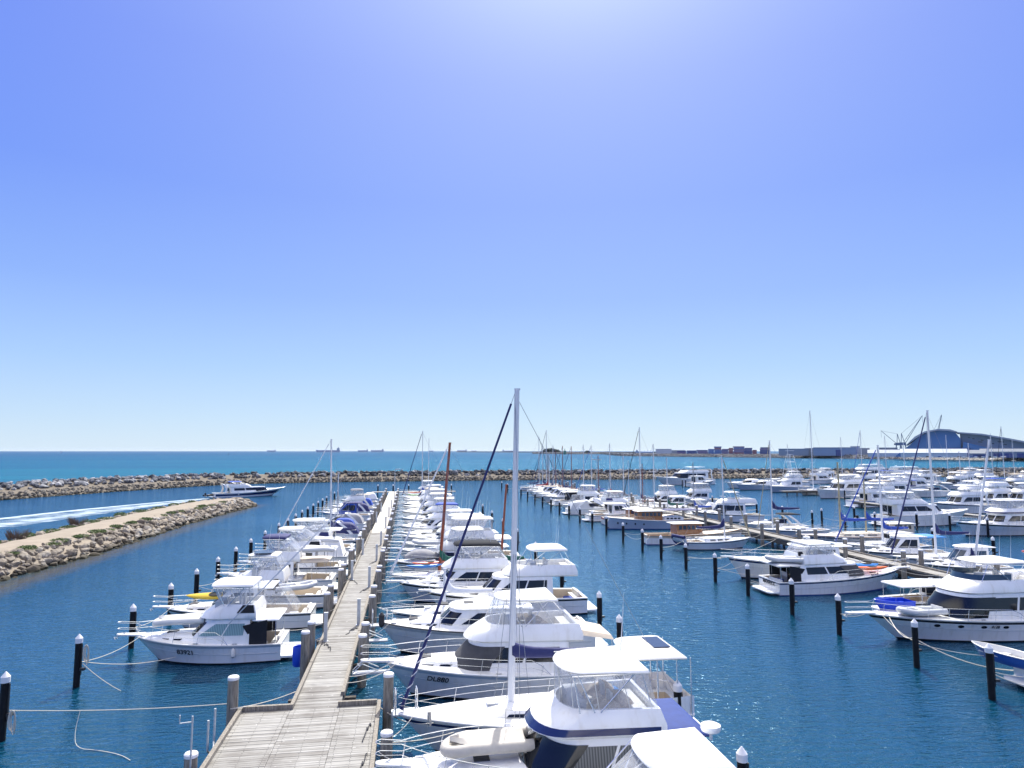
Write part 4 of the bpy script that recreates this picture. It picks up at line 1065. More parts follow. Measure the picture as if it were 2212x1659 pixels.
for i, (y, v, r, hg, kind) in enumerate([(76, 9.5, 1.3, .8, 'g'), (80, 9.8, 1.2, .7, 'g'), (83, 9.3, .9, 1.2, 'b'), (86, 9.6, 1.3, .8, 'g'), (90, 9.1, 1.0, 1.5, 'b'), (93, 9.6, 1.2, .7, 'g'), (98, 9.3, 1.5, .6, 'g'), (102, 9.0, 1.3, .6, 'g'), (105, 9.2, .9, 1.5, 'b'),
        (109, 9.3, 1.6, .7, 'g'), (114, 9.1, 1.6, .6, 'g'), (120, 9.4, 1.2, .8, 'g'), (127, 9.2, 1.6, .7, 'g'), (134, 9.0, 1.5, .6, 'g'), (141, 9.2, 1.2, .7, 'g'), (148, 8.6, 1.0, .7, 'g'),
        (77, 3.4, .9, .5, 'g'), (82, 3.3, 1.2, .5, 'g'), (88, 3.5, 1.3, .5, 'g'), (92, 3.3, .8, .4, 'g'), (97, 3.2, 1.4, .5, 'g'), (103, 3.3, 1.1, .5, 'g'), (108, 3.1, .9, .5, 'g'), (113, 2.9, 1.2, .5, 'g'), (124, 3.0, 1.0, .5, 'g'), (138, 2.9, 1.2, .5, 'g')]):
    side = 'channel side' if v > 5 else 'berth side'
    tuft('grass_clump' if kind == 'b' else 'low_shrub', spit_edge(y) - v, y, 1.75, r, hg, 'leaf_dry' if kind == 'b' else 'leaf',
         f"{'tall brown grass clump' if kind == 'b' else 'low green shrub'} on the {side} of the sandy track, {ORD[i if v > 5 else i - 16]} towards the tip", 'plant', 190 if kind == 'b' else 620, kind == 'b', i)

for i in range(34):
    far_side = i % 3 != 0; y = 72 + i * 2.35; v = (9.0 if far_side else 3.2) + rr.uniform(-.5, .6); k = i // 3 if not far_side else i - i // 3 - 1
    tuft('low_shrub', spit_edge(y) - v, y, 1.7, rr.uniform(.7, 1.3), rr.uniform(.25, .45), 'leaf_pale', f"flat pale green weed patch on the {'channel' if far_side else 'berth'} side of the track, {ORD[k]} towards the tip", 'plant', 380, False, 100 + i)

# ------------------------------------------------------------------ jetties
def jetty(name, label, parts, kerbs, beams, piles):
    o = empty(name, (0, 0, 0), 0, label, 'jetty')
    for fn in parts: fn(o)
    for k in kerbs:
        m = MB(); m.box(*k); m.build('kerb', 'timber', o)
    for k in beams:
        m = MB(); m.box(*k); m.build('bearer', 'timber_dark', o)
    for x, y in piles:
        m = MB(); m.tube([(x, y, -1.5), (x, y, 1.0)], .17, 8); m.build('support_pile', 'timber_dark', o)
    return o
def planks(segs, z=1.3, th=.06, pitch=.16):
    q = random.Random(4); m = MB()
    for x0, x1, y0, y1 in segs:
        y = math.ceil(y0 / pitch) * pitch
        while y < y1:
            dz = q.uniform(-.006, .006); m.box(x0 + .008 + q.uniform(-.02, .02) * 0, x1 - .008, y + .008, y + pitch - .009, z - th + dz, z + dz); y += pitch
    return m
XL, XR = -4.85, -2.75
def main_deck(o):
    planks([(-6.9, XL, 12, 31.6), (XL, XR, 12, 31.6), (XR, -1.1, 12, 31.6), (XL, XR, 31.68, 95.6)]).build('deck', 'decking', o, smooth=0)
    m = MB()
    for i in range(12):
        y = 95.7 + i * 7.8; m.box(XL + .05, XR - .05, y, y + 7.78, 1.08, 1.3)
    m.box(-9.5, 13.5, 189.32, 191.4, 1.08, 1.3); m.build('concrete_walkway', 'concrete', o, smooth=0)
    m = MB()
    q = random.Random(9)
    for x in (-6.7, -5.9, -5.05, -4.65, -3.8, -2.95, -2.55, -1.9, -1.3):
        y = 12.08
        while y < 31.5: m.disc((x + q.uniform(-.02, .02), y, 1.3), .014, .008, 6); y += .16
    m.build('deck_bolt', 'black', o, smooth=0)
kerbs = [(-7.02, -6.86, 12, 31.75, 1.31, 1.47), (-1.15, -.99, 12, 31.75, 1.31, 1.47), (-6.84, XL + .1, 31.6, 31.76, 1.31, 1.5), (XR - .1, -1.17, 31.6, 31.76, 1.31, 1.5)]
y = 31.8
while y < 95:
    kerbs.append((XL - .06, XL + .1, y, y + 5.9, 1.31, 1.46)); kerbs.append((XR - .1, XR + .06, y + (1.2 if y < 33 else 0), y + 5.9, 1.31, 1.46)); y += 6.0
beams = [(-6.98, -6.8, 12, 31.6, .82, 1.22), (-1.2, -1.02, 12, 31.6, .82, 1.22), (-6.9, -1.1, 31.42, 31.6, .83, 1.215), (XL, XL + .16, 31.62, 95.5, .85, 1.22), (XR - .16, XR, 31.62, 95.5, .85, 1.22)]
yy = 34
while yy < 95: beams.append((XL - .5, XR + .5, yy, yy + .25, .55, .84)); yy += 5
jetty('timber_jetty', 'long weathered timber jetty with a wide platform and pale concrete far half', [main_deck], kerbs, beams,
      [(XL + .3, 36 + 7 * i) for i in range(22)] + [(XR - .3, 36 + 7 * i) for i in range(22)] + [(-6.6, 16), (-6.6, 23.5), (-6.6, 30.5), (-1.4, 16), (-1.4, 23.5), (-1.4, 30.5)])
JX0, JX1 = 47.0, 49.2
def far_deck(o): planks([(JX0, JX1, 18, 232)], pitch=.32).build('deck', 'decking', o, smooth=0)
kb = []; y = 18
while y < 230: kb += [(JX0 - .05, JX0 + .1, y, y + 7.8, 1.31, 1.45), (JX1 - .1, JX1 + .05, y, y + 7.8, 1.31, 1.45)]; y += 7.9
jetty('berth_jetty', 'grey plank jetty between the two rows of berths across the channel', [far_deck], kb, [(JX0, JX0 + .2, 18, 232, .7, 1.22), (JX1 - .2, JX1, 18, 232, .7, 1.22)], [(JX0 + .3, 20 + 7 * i) for i in range(31)] + [(JX1 - .3, 20 + 7 * i) for i in range(31)])
def third_deck(o): planks([(98, 100, 62, 140)], pitch=.4).build('deck', 'decking', o, smooth=0)
jetty('outer_jetty', 'distant plank jetty behind the big cruiser with the tender', [third_deck], [], [(98, 98.2, 62, 140, .8, 1.22), (99.8, 100, 62, 140, .8, 1.22)], [(99, 64 + 8 * i) for i in range(10)])
def fourth_deck(o): planks([(104, 140, 176.0, 178)], pitch=.4).build('deck', 'decking', o, smooth=0)
jetty('cross_walkway', 'low walkway on many slim posts behind the white moored sloop', [fourth_deck], [], [(104, 140, 176.1, 176.3, .8, 1.22)], [(105 + 3 * i, 175.6) for i in range(12)])

# ------------------------------------------------------------------ piles
def pile_proto(kind):
    m = MB()
    if kind == 'black':
        o = m.disc((0, 0, -1.5), .165, 4.2, 14).build('mooring_pile', 'pile_black')
        c = MB(); c.loft([[(cos(2 * pi * k / 14) * r, sin(2 * pi * k / 14) * r, z) for k in range(14)] for r, z in ((.185, 2.56), (.185, 2.80), (.02, 3.02))], True, True, True); c.build('cone_cap', 'cap_white', o, smooth=30)
        c = MB(); c.box(.165, .22, -.03, .03, .9, 2.5); c.box(.17, .40, -.09, .09, 1.15, 1.27); c.build('rope_bracket', 'rubber', o)
    else:
        o = m.loft([[(cos(2 * pi * k / 14) * r, sin(2 * pi * k / 14) * r, z) for k in range(14)] for r, z in ((.24, -1.5), (.235, .6), (.215, 2.72))], True, True, True).build('timber_pile', 'timber', smooth=40)
        c = MB(); c.loft([[(cos(2 * pi * k / 14) * r, sin(2 * pi * k / 14) * r, z) for k in range(14)] for r, z in ((.235, 2.66), (.235, 2.76), (.2, 2.80))], True, True, True); c.build('cap', 'cap_white', o, smooth=30)
    return o
PB, PG = pile_proto('black'), pile_proto('timber'); used = set()
def pile(kind, x, y, top, label, group):
    p = PB if kind == 'black' else PG
    o = copy_tree(p) if kind in used else p; used.add(kind)
    o.location = (x, y, top - (3.02 if kind == 'black' else 2.8)); o.rotation_euler.z = random.uniform(-.3, .3)
    return tag(o, label, 'pile', group)
for i, y in enumerate([33.5, 40.2, 47.4, 54.4, 60.6, 67, 73.6, 80.3, 88, 97, 104, 111, 117.5, 124, 131, 138, 145, 152, 160, 168, 176]):
    pile('black', -17.2, y, 2.75 if i else 2.9, f'black mooring pile with white cone cap, {ORD[i]} out in the row beside the spit channel', 'piles beside the spit channel')
for i, y in enumerate([31.2, 36.3, 43.4, 49.1, 55.9, 62.2, 69.1, 76.2, 82.5, 90.2, 100.1, 108, 116, 124, 132, 140, 149, 158, 168, 178, 190, 202, 215]):
    pile('black', 29.4 + (.6 if y > 100 else 0), y, 2.75, f'black mooring pile with white cone cap, {ORD[i]} out in the row across the open channel', 'piles across the channel')
for i, (x, y, t) in enumerate([(11.1, 21.9, 2.75), (11.4, 28.0, 2.9), (12.9, 40.6, 2.6), (13.5, 47, 2.7), (13.8, 60, 2.7), (13.9, 73, 2.7), (14, 86, 2.7), (14, 99, 2.7), (14, 112, 2.7), (14, 126, 2.7)]):
    pile('black', x, y, t, f'black pile with white cone cap behind the sterns, {ORD[i]} beside the timber jetty', 'piles behind the sterns')
for i, y in enumerate([52, 60.5, 69, 78, 87, 95.5, 104, 113, 122, 131, 141, 152, 165]):
    pile('black', 66.5, y, 2.75, f'black mooring pile beyond the far jetty, {ORD[i]} out', 'piles beyond the far jetty')
for i, (px, py) in enumerate([(1776, 1135), (1846, 1128), (1891, 1145), (1981, 1145), (2053, 1148), (2135, 1160), (1474, 1052), (1481, 1052), (1520, 1056), (1825, 1080), (1853, 1078), (2130, 1098)]):
    x, y = W(px, py, 0); pile('black', x, y, 2.9, f'black mooring pile among the outer yachts, {ORD[i]} counted from the white sloop', 'piles among the outer yachts')
for i, x in enumerate((-8, -3.8, .5, 4.5, 8.7, 12.5)):
    pile('black', x, 193.2, 3.2, f'bare black pile behind the end of the timber jetty, {ORD[i]} from the spit', 'piles at the jetty end')
k = 0
for side, xs in (('spit', -5.32), ('channel', -2.22)):
    ys = ([31.5] if side == 'spit' else [30.9]) + [v + (0 if side == 'spit' else -.9) for a in range(16) for v in (38.9 + 9.9 * a, 41.3 + 9.9 * a)]
    for i, y in enumerate(ys):
        if y > 186: continue
        x = xs if i else (-7.25 if side == 'spit' else -.66)
        pile('timber', x, y, 2.8 + random.uniform(-.12, .12) if i else 2.85, f'grey timber pile with pale cap, {ORD[i]} along the {side} edge of the timber jetty', 'timber piles beside the jetty')
pile('timber', -7.35, 26.2, 1.95, 'short timber pile with pale cap at the platform corner beside the hooked pole', 'timber piles beside the jetty')
pile('timber', -.6, 26.6, 2.1, 'short timber pile with pale cap beside the big flybridge cruiser bow rail', 'timber piles beside the jetty')
for i in range(24):
    for j, x in enumerate((JX0 - .45, JX1 + .45)):
        y = 24 + 8.6 * i + 1.5 * j
        if y > 226: continue
        pile('timber', x, y, 3.1 + random.uniform(-.15, .2), f"tall grey timber pile, {ORD[i]} along the {'channel' if j == 0 else 'outer'} edge of the far jetty", 'timber piles beside the far jetty')

# ------------------------------------------------------------------ jetty furniture
for i, (x, y) in enumerate([(-2.95, 45.7), (-4.62, 42.2), (-2.95, 58), (-4.62, 61.5), (-2.95, 71.5), (-2.95, 83), (-4.62, 76), (-2.95, 101), (-2.95, 118), (-4.62, 109), (-2.95, 135), (-4.62, 128)]):
    o = empty('service_post', (x, y, 1.3), 0, f"slim galvanised service post on the {'channel' if x > -3.5 else 'spit'} edge of the jetty deck, {ORD[i]} out", 'service post', 'service posts on the jetty')
    m = MB(); m.box(-.1, .1, -.09, .09, .0, 1.6); m.build('post', 'galv', o); m = MB(); m.box(-.12, .12, -.11, .11, 1.603, 1.66); m.build('cap', 'palegrey', o)
    m = MB(); m.box(-.16, .16, -.15, .15, .003, .03); m.build('base_plate', 'galv', o)
def hoops(x, y, rz, label):
    o = empty('boarding_step', (x, y, 1.3), rz, label, 'boarding step')
    for sx in (-.45, .45):
        m = MB(); m.tube([(sx, -.3, .05), (sx, -.3, .9), (sx, -.2, 1.02), (sx, .2, 1.02), (sx, .3, .9), (sx, .3, .05)], .03, 6); m.tube([(sx, -.3, .5), (sx, .3, .5)], .025, 6); m.build('handrail', 'steel', o)
    m = MB(); m.box(-.6, .6, -.35, .35, .015, .09); m.box(-.62, -.55, -.2, .2, -1.2, .01); m.build('tread', 'galv', o); return o
hoops(.1, 30.4, .1, 'galvanised boarding step with hoop handrails at the sailboat bow')
hoops(-1.6, 45.3, .1, 'galvanised boarding step beside the cabin cruiser with the black fender')
def gang(x, y, rz, label, l=1.9):
    o = empty('gangplank', (x, y, 1.2), rz, label, 'gangplank'); m = MB(); m.box(0, l, -.25, .25, .0, .07); m.build('board', 'palegrey', o)
    m = MB(); m.tube([(0, -.3, .1), (.5, -.3, .55), (1.3, -.3, .2)], .03, 5); m.tube([(0, .3, .1), (.5, .3, .55), (1.3, .3, .2)], .03, 5); m.build('bracket', 'galv', o)
gang(-2.6, 36.3, 0, 'short pale gangplank reaching from the jetty to the white cruiser bow')
gang(-2.6, 42.2, 0, 'weathered gangplank with rust beside the tall timber piles', 1.6)
def hose(x, y, label, s=1):
    q = random.Random(int(y * 10)); p = [(x, y, 1.345)]
    for k in range(7): p.append((x + s * (.12 + .1 * k + q.uniform(-.1, .1)), y + q.uniform(-.5, .5) - .12 * k, 1.345))
    p.append((x + s * 1.0, y - 1.5, 1.345)); p = [Vector(v) for v in p]
    for _ in range(2): p = [p[0]] + [w for a, b in zip(p, p[1:]) for w in (a.lerp(b, .25), a.lerp(b, .75))] + [p[-1]]
    m = MB(); m.tube(p, .022, 5); tag(m.build('power_cable', 'rubber'), label, 'cable', 'cables on the jetty')
for i, (x, y, s) in enumerate([(-2.95, 44.9, -.6), (-4.6, 41.6, .5), (-2.95, 57.2, -.6), (-4.6, 60.8, .6), (-2.95, 70.6, -.6), (-2.95, 82.2, -.7)]): hose(x, y, f"dark power cable snaking from a service post onto the jetty planks, {ORD[i]} out", s)
for i, (x, y, s) in enumerate([(-1.3, 29.2, -.25), (-1.3, 26.6, -.2)]): hose(x, y, ['dark rope lying along the platform edge by the boarding step', 'dark rope lying along the platform edge by the short pile'][i], s)
# blue drum, hooked pole, bent rail
o = empty('blue_drum', (-5.75, 39.6, .0), 0, 'bright blue plastic drum hung on the timber pile beside the jetty', 'drum')
m = MB(); m.loft([[(cos(2 * pi * k / 18) * r, sin(2 * pi * k / 18) * r, z) for k in range(18)] for r, z in ((.27, .75), (.32, .85), (.33, 1.3), (.31, 1.75), (.28, 1.8), (.25, 1.79), (.27, 1.2), (.2, .8))], True, True, True); m.build('barrel', 'plastic_blue', o)
m = MB(); m.tube([(.2, 0, 1.7), (.35, -.2, 2.0), (.42, -.5, 2.1)], .02, 5); m.build('hanging_rope', 'rope', o)
o = empty('hook_pole', (-7.3, 26.0, 1.3), 0, 'thin rusty pole with a hooked top beside the platform corner', 'pole')
m = MB(); m.tube([(0, 0, -.6), (0, 0, 1.95)], .035, 6); m.tube([(0, 0, 1.75), (-.42, 0, 1.72), (-.42, 0, 2.0)], .03, 6); m.build('shaft', 'galv', o)
o = empty('fender_bracket', (-7.2, 28.3, 1.0), 0, 'white U-shaped steel bracket standing on the platform edge', 'bracket')
m = MB(); m.tube([(-.05, .45, 1.5), (-.05, .45, .3), (0, .25, .1), (0, 0, .05), (0, -.25, .1), (-.05, -.45, .3), (-.05, -.45, 1.4)], .045, 6); m.build('bent_tube', 'galv', o)
def lamp(x, y, hgt, heads, label):
    o = empty('lamp_post', (x, y, 1.3), 0, label, 'lamp post'); m = MB(); m.tube([(0, 0, 0), (0, 0, hgt)], .08, 8, r2=.05); m.build('pole', 'galv', o)
    for s in heads:
        m = MB(); m.box(s * .2 - .05, s * 1.1 + .05, -.15, .15, hgt - .05, hgt + .1) if s > 0 else m.box(s * 1.1 - .05, s * .2 + .05, -.15, .15, hgt - .05, hgt + .1); m.build('lamp_head', 'palegrey', o)
    m = MB(); m.box(-.9 if len(heads) > 1 else -.1, .9 if len(heads) > 1 else .5, -.03, .03, hgt - .12, hgt - .06); m.build('cross_arm', 'galv', o)
lamp(-2.6, 150, 7.2, (1,), 'slender lamp post standing near the far end of the timber jetty')
lamp(47.2, 165, 9.0, (-1, 1), 'twin-headed floodlight pole rising among the sailboats on the far jetty')
# ropes at the empty berth and bows
ROPE_N = [0]
def rope(pts, label, r=.022, matn='rope', coil=None):
    pts = [Vector(p) for p in pts]
    if len(pts) < 9:
        for _ in range(2): pts = [pts[0]] + [q for a, b in zip(pts, pts[1:]) for q in (a.lerp(b, .25), a.lerp(b, .75))] + [pts[-1]]
    m = MB(); m.tube(pts, r, 5)
    if coil:
        for k in range(3): m.tube([(coil[0] + .14 + .1 * cos(a * pi / 6) + .03 * k, coil[1] - .1 + .03 * k + .05 * cos(a * pi / 6 + k), coil[2] - .4 - .06 * k + (.42 + .05 * k) * sin(a * pi / 6)) for a in range(12)], r, 4, close=True)
    return tag(m.build('mooring_rope', matn), label, 'rope', 'mooring ropes')
rope(sag((-16.95, 33.5, 1.25), (-7.25, 32.0, 1.55), .12) + sag((-7.25, 31.2, 1.6), (-4.9, 33.2, 1.5), .1), 'pale rope stretched across the empty berth to the timber pile', coil=(-16.9, 33.4, 1.3))
rope([(-13.9, 33.0, 1.25), (-13.9, 32.6, .5), (-13.6, 32.1, .03), (-12.6, 31.8, .03), (-11.5, 31.2, .03), (-10.9, 30.6, .03)], 'loose rope end trailing from the stretched line into the water', .014)
rope(sag((-16.95, 40.2, 1.3), (-13.2, 43.2, .5), .25), 'pale rope from the coiled pile towards the numbered cruiser bow', coil=(-16.9, 40.1, 2.2))
rope(sag((-16.95, 40.2, 1.2), (-14.6, 39.2, .02), .1), 'short rope end drooping from the coiled pile into the water')
rope(sag((-2.75, 35.3, 1.4), (-.6, 36.0, 1.8), .2), 'mooring rope from the jetty to the lettered cruiser bow')
rope(sag((-1.1, 31.2, 1.4), (1.2, 28.4, 1.6), .3), 'mooring rope from the platform corner to the sailboat foredeck')
rope(sag((-.6, 26.6, 1.7), (2.0, 28.0, 1.35), .1), 'mooring rope from the short pile to the sailboat topsides')
rope(sag((-.9, 29.8, .9), (.1, 26.8, .2), .5), 'slack pale rope hanging from the boarding step to the water')
rope(sag((29.4, 36.3, 1.6), (37.5, 33.4, .9), 1.1, 16), 'heavy pale rope sagging from the channel pile towards the blue rowing boat', .035)
rope(sag((29.4, 36.3, 1.7), (31.4, 41.0, 1.62), .5), 'pale rope from the channel pile up to the bow of the cruiser with tenders', .03)
rope(sag((29.4, 43.4, 1.4), (30.0, 41.9, 1.8), .1), 'rope from the second channel pile to the cruiser bowsprit', .03)
rope(sag((29.4, 55.9, 1.2), (32.2, 55.4, .9), .1), 'mooring rope from a channel pile to the blue-bottomed cruiser stern')
rope(sag((29.4, 62.2, 1.3), (32.5, 62.5, 1.4), .25), 'mooring rope from a channel pile to the long-bowed white cruiser')
rope(sag((29.6, 69.1, 1.2), (46, 80, 1.4), .8, 16), 'long thin rope stretched over the empty far berth')
rope(sag((29.5, 76.2, 1.3), (34.2, 81.5, 1.2), .2), 'mooring rope from a channel pile to the small sloop stern')
rope(sag((29.6, 90.2, 1.3), (31.6, 88.4, .9), .5), 'chain-like slack rope between the channel pile and the wooden launch')
rope(sag((69.3, 105.6, 1.3), (79, 103, 1.8), .8, 14), 'pale rope running from the outer pile to the cruiser with the tender')
rope(sag((29.4, 31.2, 1.3), (33.5, 30.2, .5), .3), 'rope from the numbered channel pile to the boat carrying the blue rowing boat', .03)

# ------------------------------------------------------------------ far shore
def box_build(name, loc, rz, label, cat, group, sx, sy, sz, mats, gable=0, door=None, roofm=None):
    o = empty(name, loc, rz, label, cat, group); m = MB(); m.box(-sx / 2, sx / 2, -sy / 2, sy / 2, 0, sz); m.build('wall', mats, o, smooth=0)
    m = MB()
    if gable:
        m.loft([[(x, -sy / 2 - .5, sz + .02), (x, 0, sz + gable), (x, sy / 2 + .5, sz + .02)] for x in (-sx / 2 - .5, sx / 2 + .5)], True, True, True)
    else: m.box(-sx / 2 - .4, sx / 2 + .4, -sy / 2 - .4, sy / 2 + .4, sz + .02, sz + .7)
    m.build('roof', roofm or 'roof_white', o, smooth=0)
    if door:
        for d in door: m = MB(); m.box(d - 4.5, d + 4.5, -sy / 2 - .15, -sy / 2 - .02, .1, sz * .75); m.build('door', 'cont_navy', o, smooth=0)
    return o
# shore line: rock-faced bank with flat land behind
def shore_py(px): return 981 + (0 if px < 1300 else min(1, (px - 1300) / 40) * 4.0) + max(0, px - 1340) * .0123
SH = [W(1150, 980.2)] + [W(px, shore_py(px)) for px in list(range(1240, 1345, 8)) + list(range(1350, 2520, 15))]
def shore(name, P, z, depth, mt):
    rows = []; q = random.Random(8); n = 260; m = MB(); L = poly_len(P)
    for i in range(n + 1):
        (x, y), (nx, ny) = poly_at(P, L * i / n)
        if ny < 0: nx, ny = -nx, -ny
        d = math.hypot(x, y); ux, uy = x / d, y / d
        rows.append([(x + ux * v * 1.0, y + uy * v, zz + (q.uniform(-.7, .7) if 0 < k < 5 else 0)) for k, (v, zz) in enumerate(((0, -1), (3, z * .3), (6, z * .55), (9, z * .8), (12, z), (15, z * .97), (depth, z * .97)))])
    m.loft(rows, closed=False); return m
o = shore('x', SH, 6.0, 520, '').build('port_land', 'bank', smooth=0); tag(o, kind='structure')
pts = []; q = random.Random(21); LS = poly_len(SH); s = 0
P2 = SH
N = 4200
for i in range(N):
    f = i / N; px = lerp(1240, 2330, f)
    # sample evenly in bearing so the stones stay evenly packed in sight
    py = shore_py(px)
    x, y = W(px, py, 0); d = math.hypot(x, y); v = q.uniform(-2, 14)
    pts.append((x + x / d * v, y + y / d * v, lerp(-.2, 6.2, max(0, v) / 14), q.uniform(2.0, 4.2), q.uniform(-.1, .3) + (.25 if px > 1950 else -.05)))
rock_field('port_stones', [p for i, p in enumerate(pts) if i > 2700], 'limestone', 1); rock_field('port_armour', [p for i, p in enumerate(pts) if i <= 2700], 'basalt', 1)
# long outer mole in front of the ships
m = MB(); a = Vector((*W(985, 976.6, 0), 0)); b = Vector((*W(1420, 978.5, 0), 0)); n = 160; qq = random.Random(4); rows = []
for i in range(n + 1):
    p = a.lerp(b, i / n); rows.append([(p.x, p.y + dy, zz + qq.uniform(-.8, .8) * (zz > 0)) for dy, zz in ((0, -1), (8, 6.0), (20, 6.3), (30, -1))])
m.loft(rows, closed=False); tag(m.build('outer_mole', 'timber_dark', smooth=0), 'low dark rock mole reaching out in front of the anchored ships', 'mole')
def far_pt(px, d, z=5.0):
    """point on the port land at bearing of photo column px and distance d"""
    a = math.atan((px - 1106) / 1450.0) + AZ; return (sin(a) * d, cos(a) * d, z)
def face(px): return -(math.atan((px - 1106) / 1450.0) + AZ)
for i, (px0, px1, d, hg, c) in enumerate([(1482, 1503, 1500, 9, 'navy'), (1504, 1527, 1500, 10, 'purple'), (1528, 1540, 1450, 12, 'blue'), (1541, 1556, 1450, 17, 'blue'), (1557, 1571, 1450, 12, 'purple'), (1572, 1581, 1450, 14, 'red'), (1582, 1605, 1420, 17, 'purple'), (1606, 1622, 1420, 14, 'navy'), (1623, 1632, 1420, 10, 'red'), (1640, 1660, 1400, 15, 'navy'), (1460, 1480, 1550, 8, 'navy')]):
    w = (px1 - px0) / 1450 * d * 1.05
    o = empty('container_stack', far_pt((px0 + px1) / 2, d, 4.6), face((px0 + px1) / 2), f"stack of {dict(navy='dark navy', purple='dull purple', blue='blue', red='rust red')[c]} shipping containers on the port shore, {ORD[i]} towards the museum", 'container stack', 'container stacks on the port shore')
    n = max(2, round(hg / 2.6)); kq = random.Random(i)
    for r in range(n):
        m = MB(); x = -w / 2
        hh = hg / n
        m.box(-w / 2 * kq.uniform(.8, 1), w / 2 * kq.uniform(.8, 1), -3, 3, r * hh + .02, (r + 1) * hh - .08); m.build('container', 'cont_' + (c if kq.random() < .6 else kq.choice(['navy', 'purple', 'blue', 'red'])), o, smooth=0)
for i, (px0, px1, d, hg, mt, lab) in enumerate([(1684, 1738, 1250, 11, 'shed_grey', 'long pale grey warehouse on the port shore behind the containers'), (1762, 1836, 1230, 13, 'shed_blue_hazed', 'blue warehouse with a dark door beside the long pale shed'), (1738, 1762, 1270, 12, 'shed_grey', 'grey warehouse bay between two blue sheds'), (1836, 1852, 1260, 15, 'shed_white', 'small white tower shed beside the blue warehouse'), (1852, 1872, 1300, 12, 'shed_grey', 'low grey shed near the gabled white roof'), (1416, 1448, 1700, 12, 'shed_white', 'pale bulk shed at the seaward end of the port shore'), (1448, 1478, 1750, 9, 'shed_grey', 'low grey shed beside the pale bulk shed'), (1900, 1930, 1350, 13, 'shed_grey', 'grey block behind the harbour cranes')]):
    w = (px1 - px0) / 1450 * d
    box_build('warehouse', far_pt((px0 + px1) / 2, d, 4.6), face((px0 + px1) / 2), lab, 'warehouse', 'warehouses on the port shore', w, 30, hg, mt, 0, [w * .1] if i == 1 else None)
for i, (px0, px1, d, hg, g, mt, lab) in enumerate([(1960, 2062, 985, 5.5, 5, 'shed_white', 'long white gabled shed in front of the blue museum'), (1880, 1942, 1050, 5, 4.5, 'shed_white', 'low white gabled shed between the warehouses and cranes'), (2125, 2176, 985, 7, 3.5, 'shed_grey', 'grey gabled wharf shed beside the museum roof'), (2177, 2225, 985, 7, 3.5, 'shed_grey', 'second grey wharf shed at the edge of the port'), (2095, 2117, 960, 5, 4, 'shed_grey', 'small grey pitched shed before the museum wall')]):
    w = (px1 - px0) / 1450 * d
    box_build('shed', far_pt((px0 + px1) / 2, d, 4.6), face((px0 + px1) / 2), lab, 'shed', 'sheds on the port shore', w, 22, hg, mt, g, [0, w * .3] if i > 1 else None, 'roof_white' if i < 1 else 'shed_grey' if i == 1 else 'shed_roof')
# maritime museum: big blue arch end, curved roof sweeping down to one side
D = 1030; K = D / 1450
o = empty('museum', far_pt(2060, D, 4.6), face(2060), 'large blue arched museum building with a long curved pale roof', 'museum')
def prism(m, pts, y0, y1): m.loft([[(x * K, y, z * K) for x, z in pts] for y in (y0, y1)], True, True, True)
base = 978
def mp(l): return [((px - 2060), (base - py)) for px, py in l]
m = MB(); prism(m, mp([(1966, 976), (1990, 955), (2005, 940), (2020, 933), (2042, 929.5), (2060, 932), (2068, 945), (2068, 978), (1966, 978)]), -2, 40); m.build('arched_hall', 'museum_blue_hazed', o, smooth=0)
m = MB(); prism(m, mp([(1983, 957), (1998, 941), (2014, 931.5), (2036, 927), (2054, 928.5), (2064, 932.5), (2064, 934), (2050, 931), (2034, 930), (2014, 934.5), (2000, 944)]), -8, 44); m.build('arched_roof', 'roof_white', o, smooth=30)
m = MB(); prism(m, mp([(2068, 935), (2100, 939), (2140, 948), (2180, 958), (2225, 972), (2225, 978), (2060, 978), (2068, 945)]), 4, 44); m.build('side_wing', 'shed_grey', o, smooth=0)
m = MB(); prism(m, mp([(2062, 933), (2100, 936.6), (2140, 945.5), (2180, 955.5), (2232, 971), (2232, 973), (2180, 958.5), (2140, 948.3), (2100, 939.3), (2064, 935.4)]), -4, 48); m.build('curved_roof', 'roof_white', o, smooth=30)
m = MB(); prism(m, mp([(2072, 951), (2120, 965), (2150, 973), (2150, 978), (2068, 978)]), -6, 3.9); m.build('glazed_wedge', 'museum_blue_hazed', o, smooth=0)
m = MB(); prism(m, mp([(2049, 962), (2082, 962), (2082, 978), (2049, 978)]), -9, -2.1); m.build('entrance_block', 'cont_navy', o, smooth=0)
for i, (px, py, w) in enumerate([(2080, 942, 2), (2086, 944, 3), (2098, 947, 4), (2110, 948.5, 3), (2122, 950, 9), (2094, 950, 6), (2114, 953, 3), (2130, 955, 5)]):
    m = MB(); prism(m, mp([(px, py), (px + w, py + .5), (px + w, py + 2.2), (px, py + 1.7)]), 3.5, 3.95); m.build('window', 'glass_blue', o, smooth=0)
m = MB()
for px, py in [(1973, 963), (1976, 961), (1979, 963.5), (1982, 961), (1985, 963), (1978, 970), (1981, 968), (1984, 970.5)]: prism(m, mp([(px, py), (px + 1.3, py), (px + 1.3, py + 1.8), (px, py + 1.8)]), -2.5, -2.05)
m.build('white_emblem', 'roof_white', o, smooth=0)
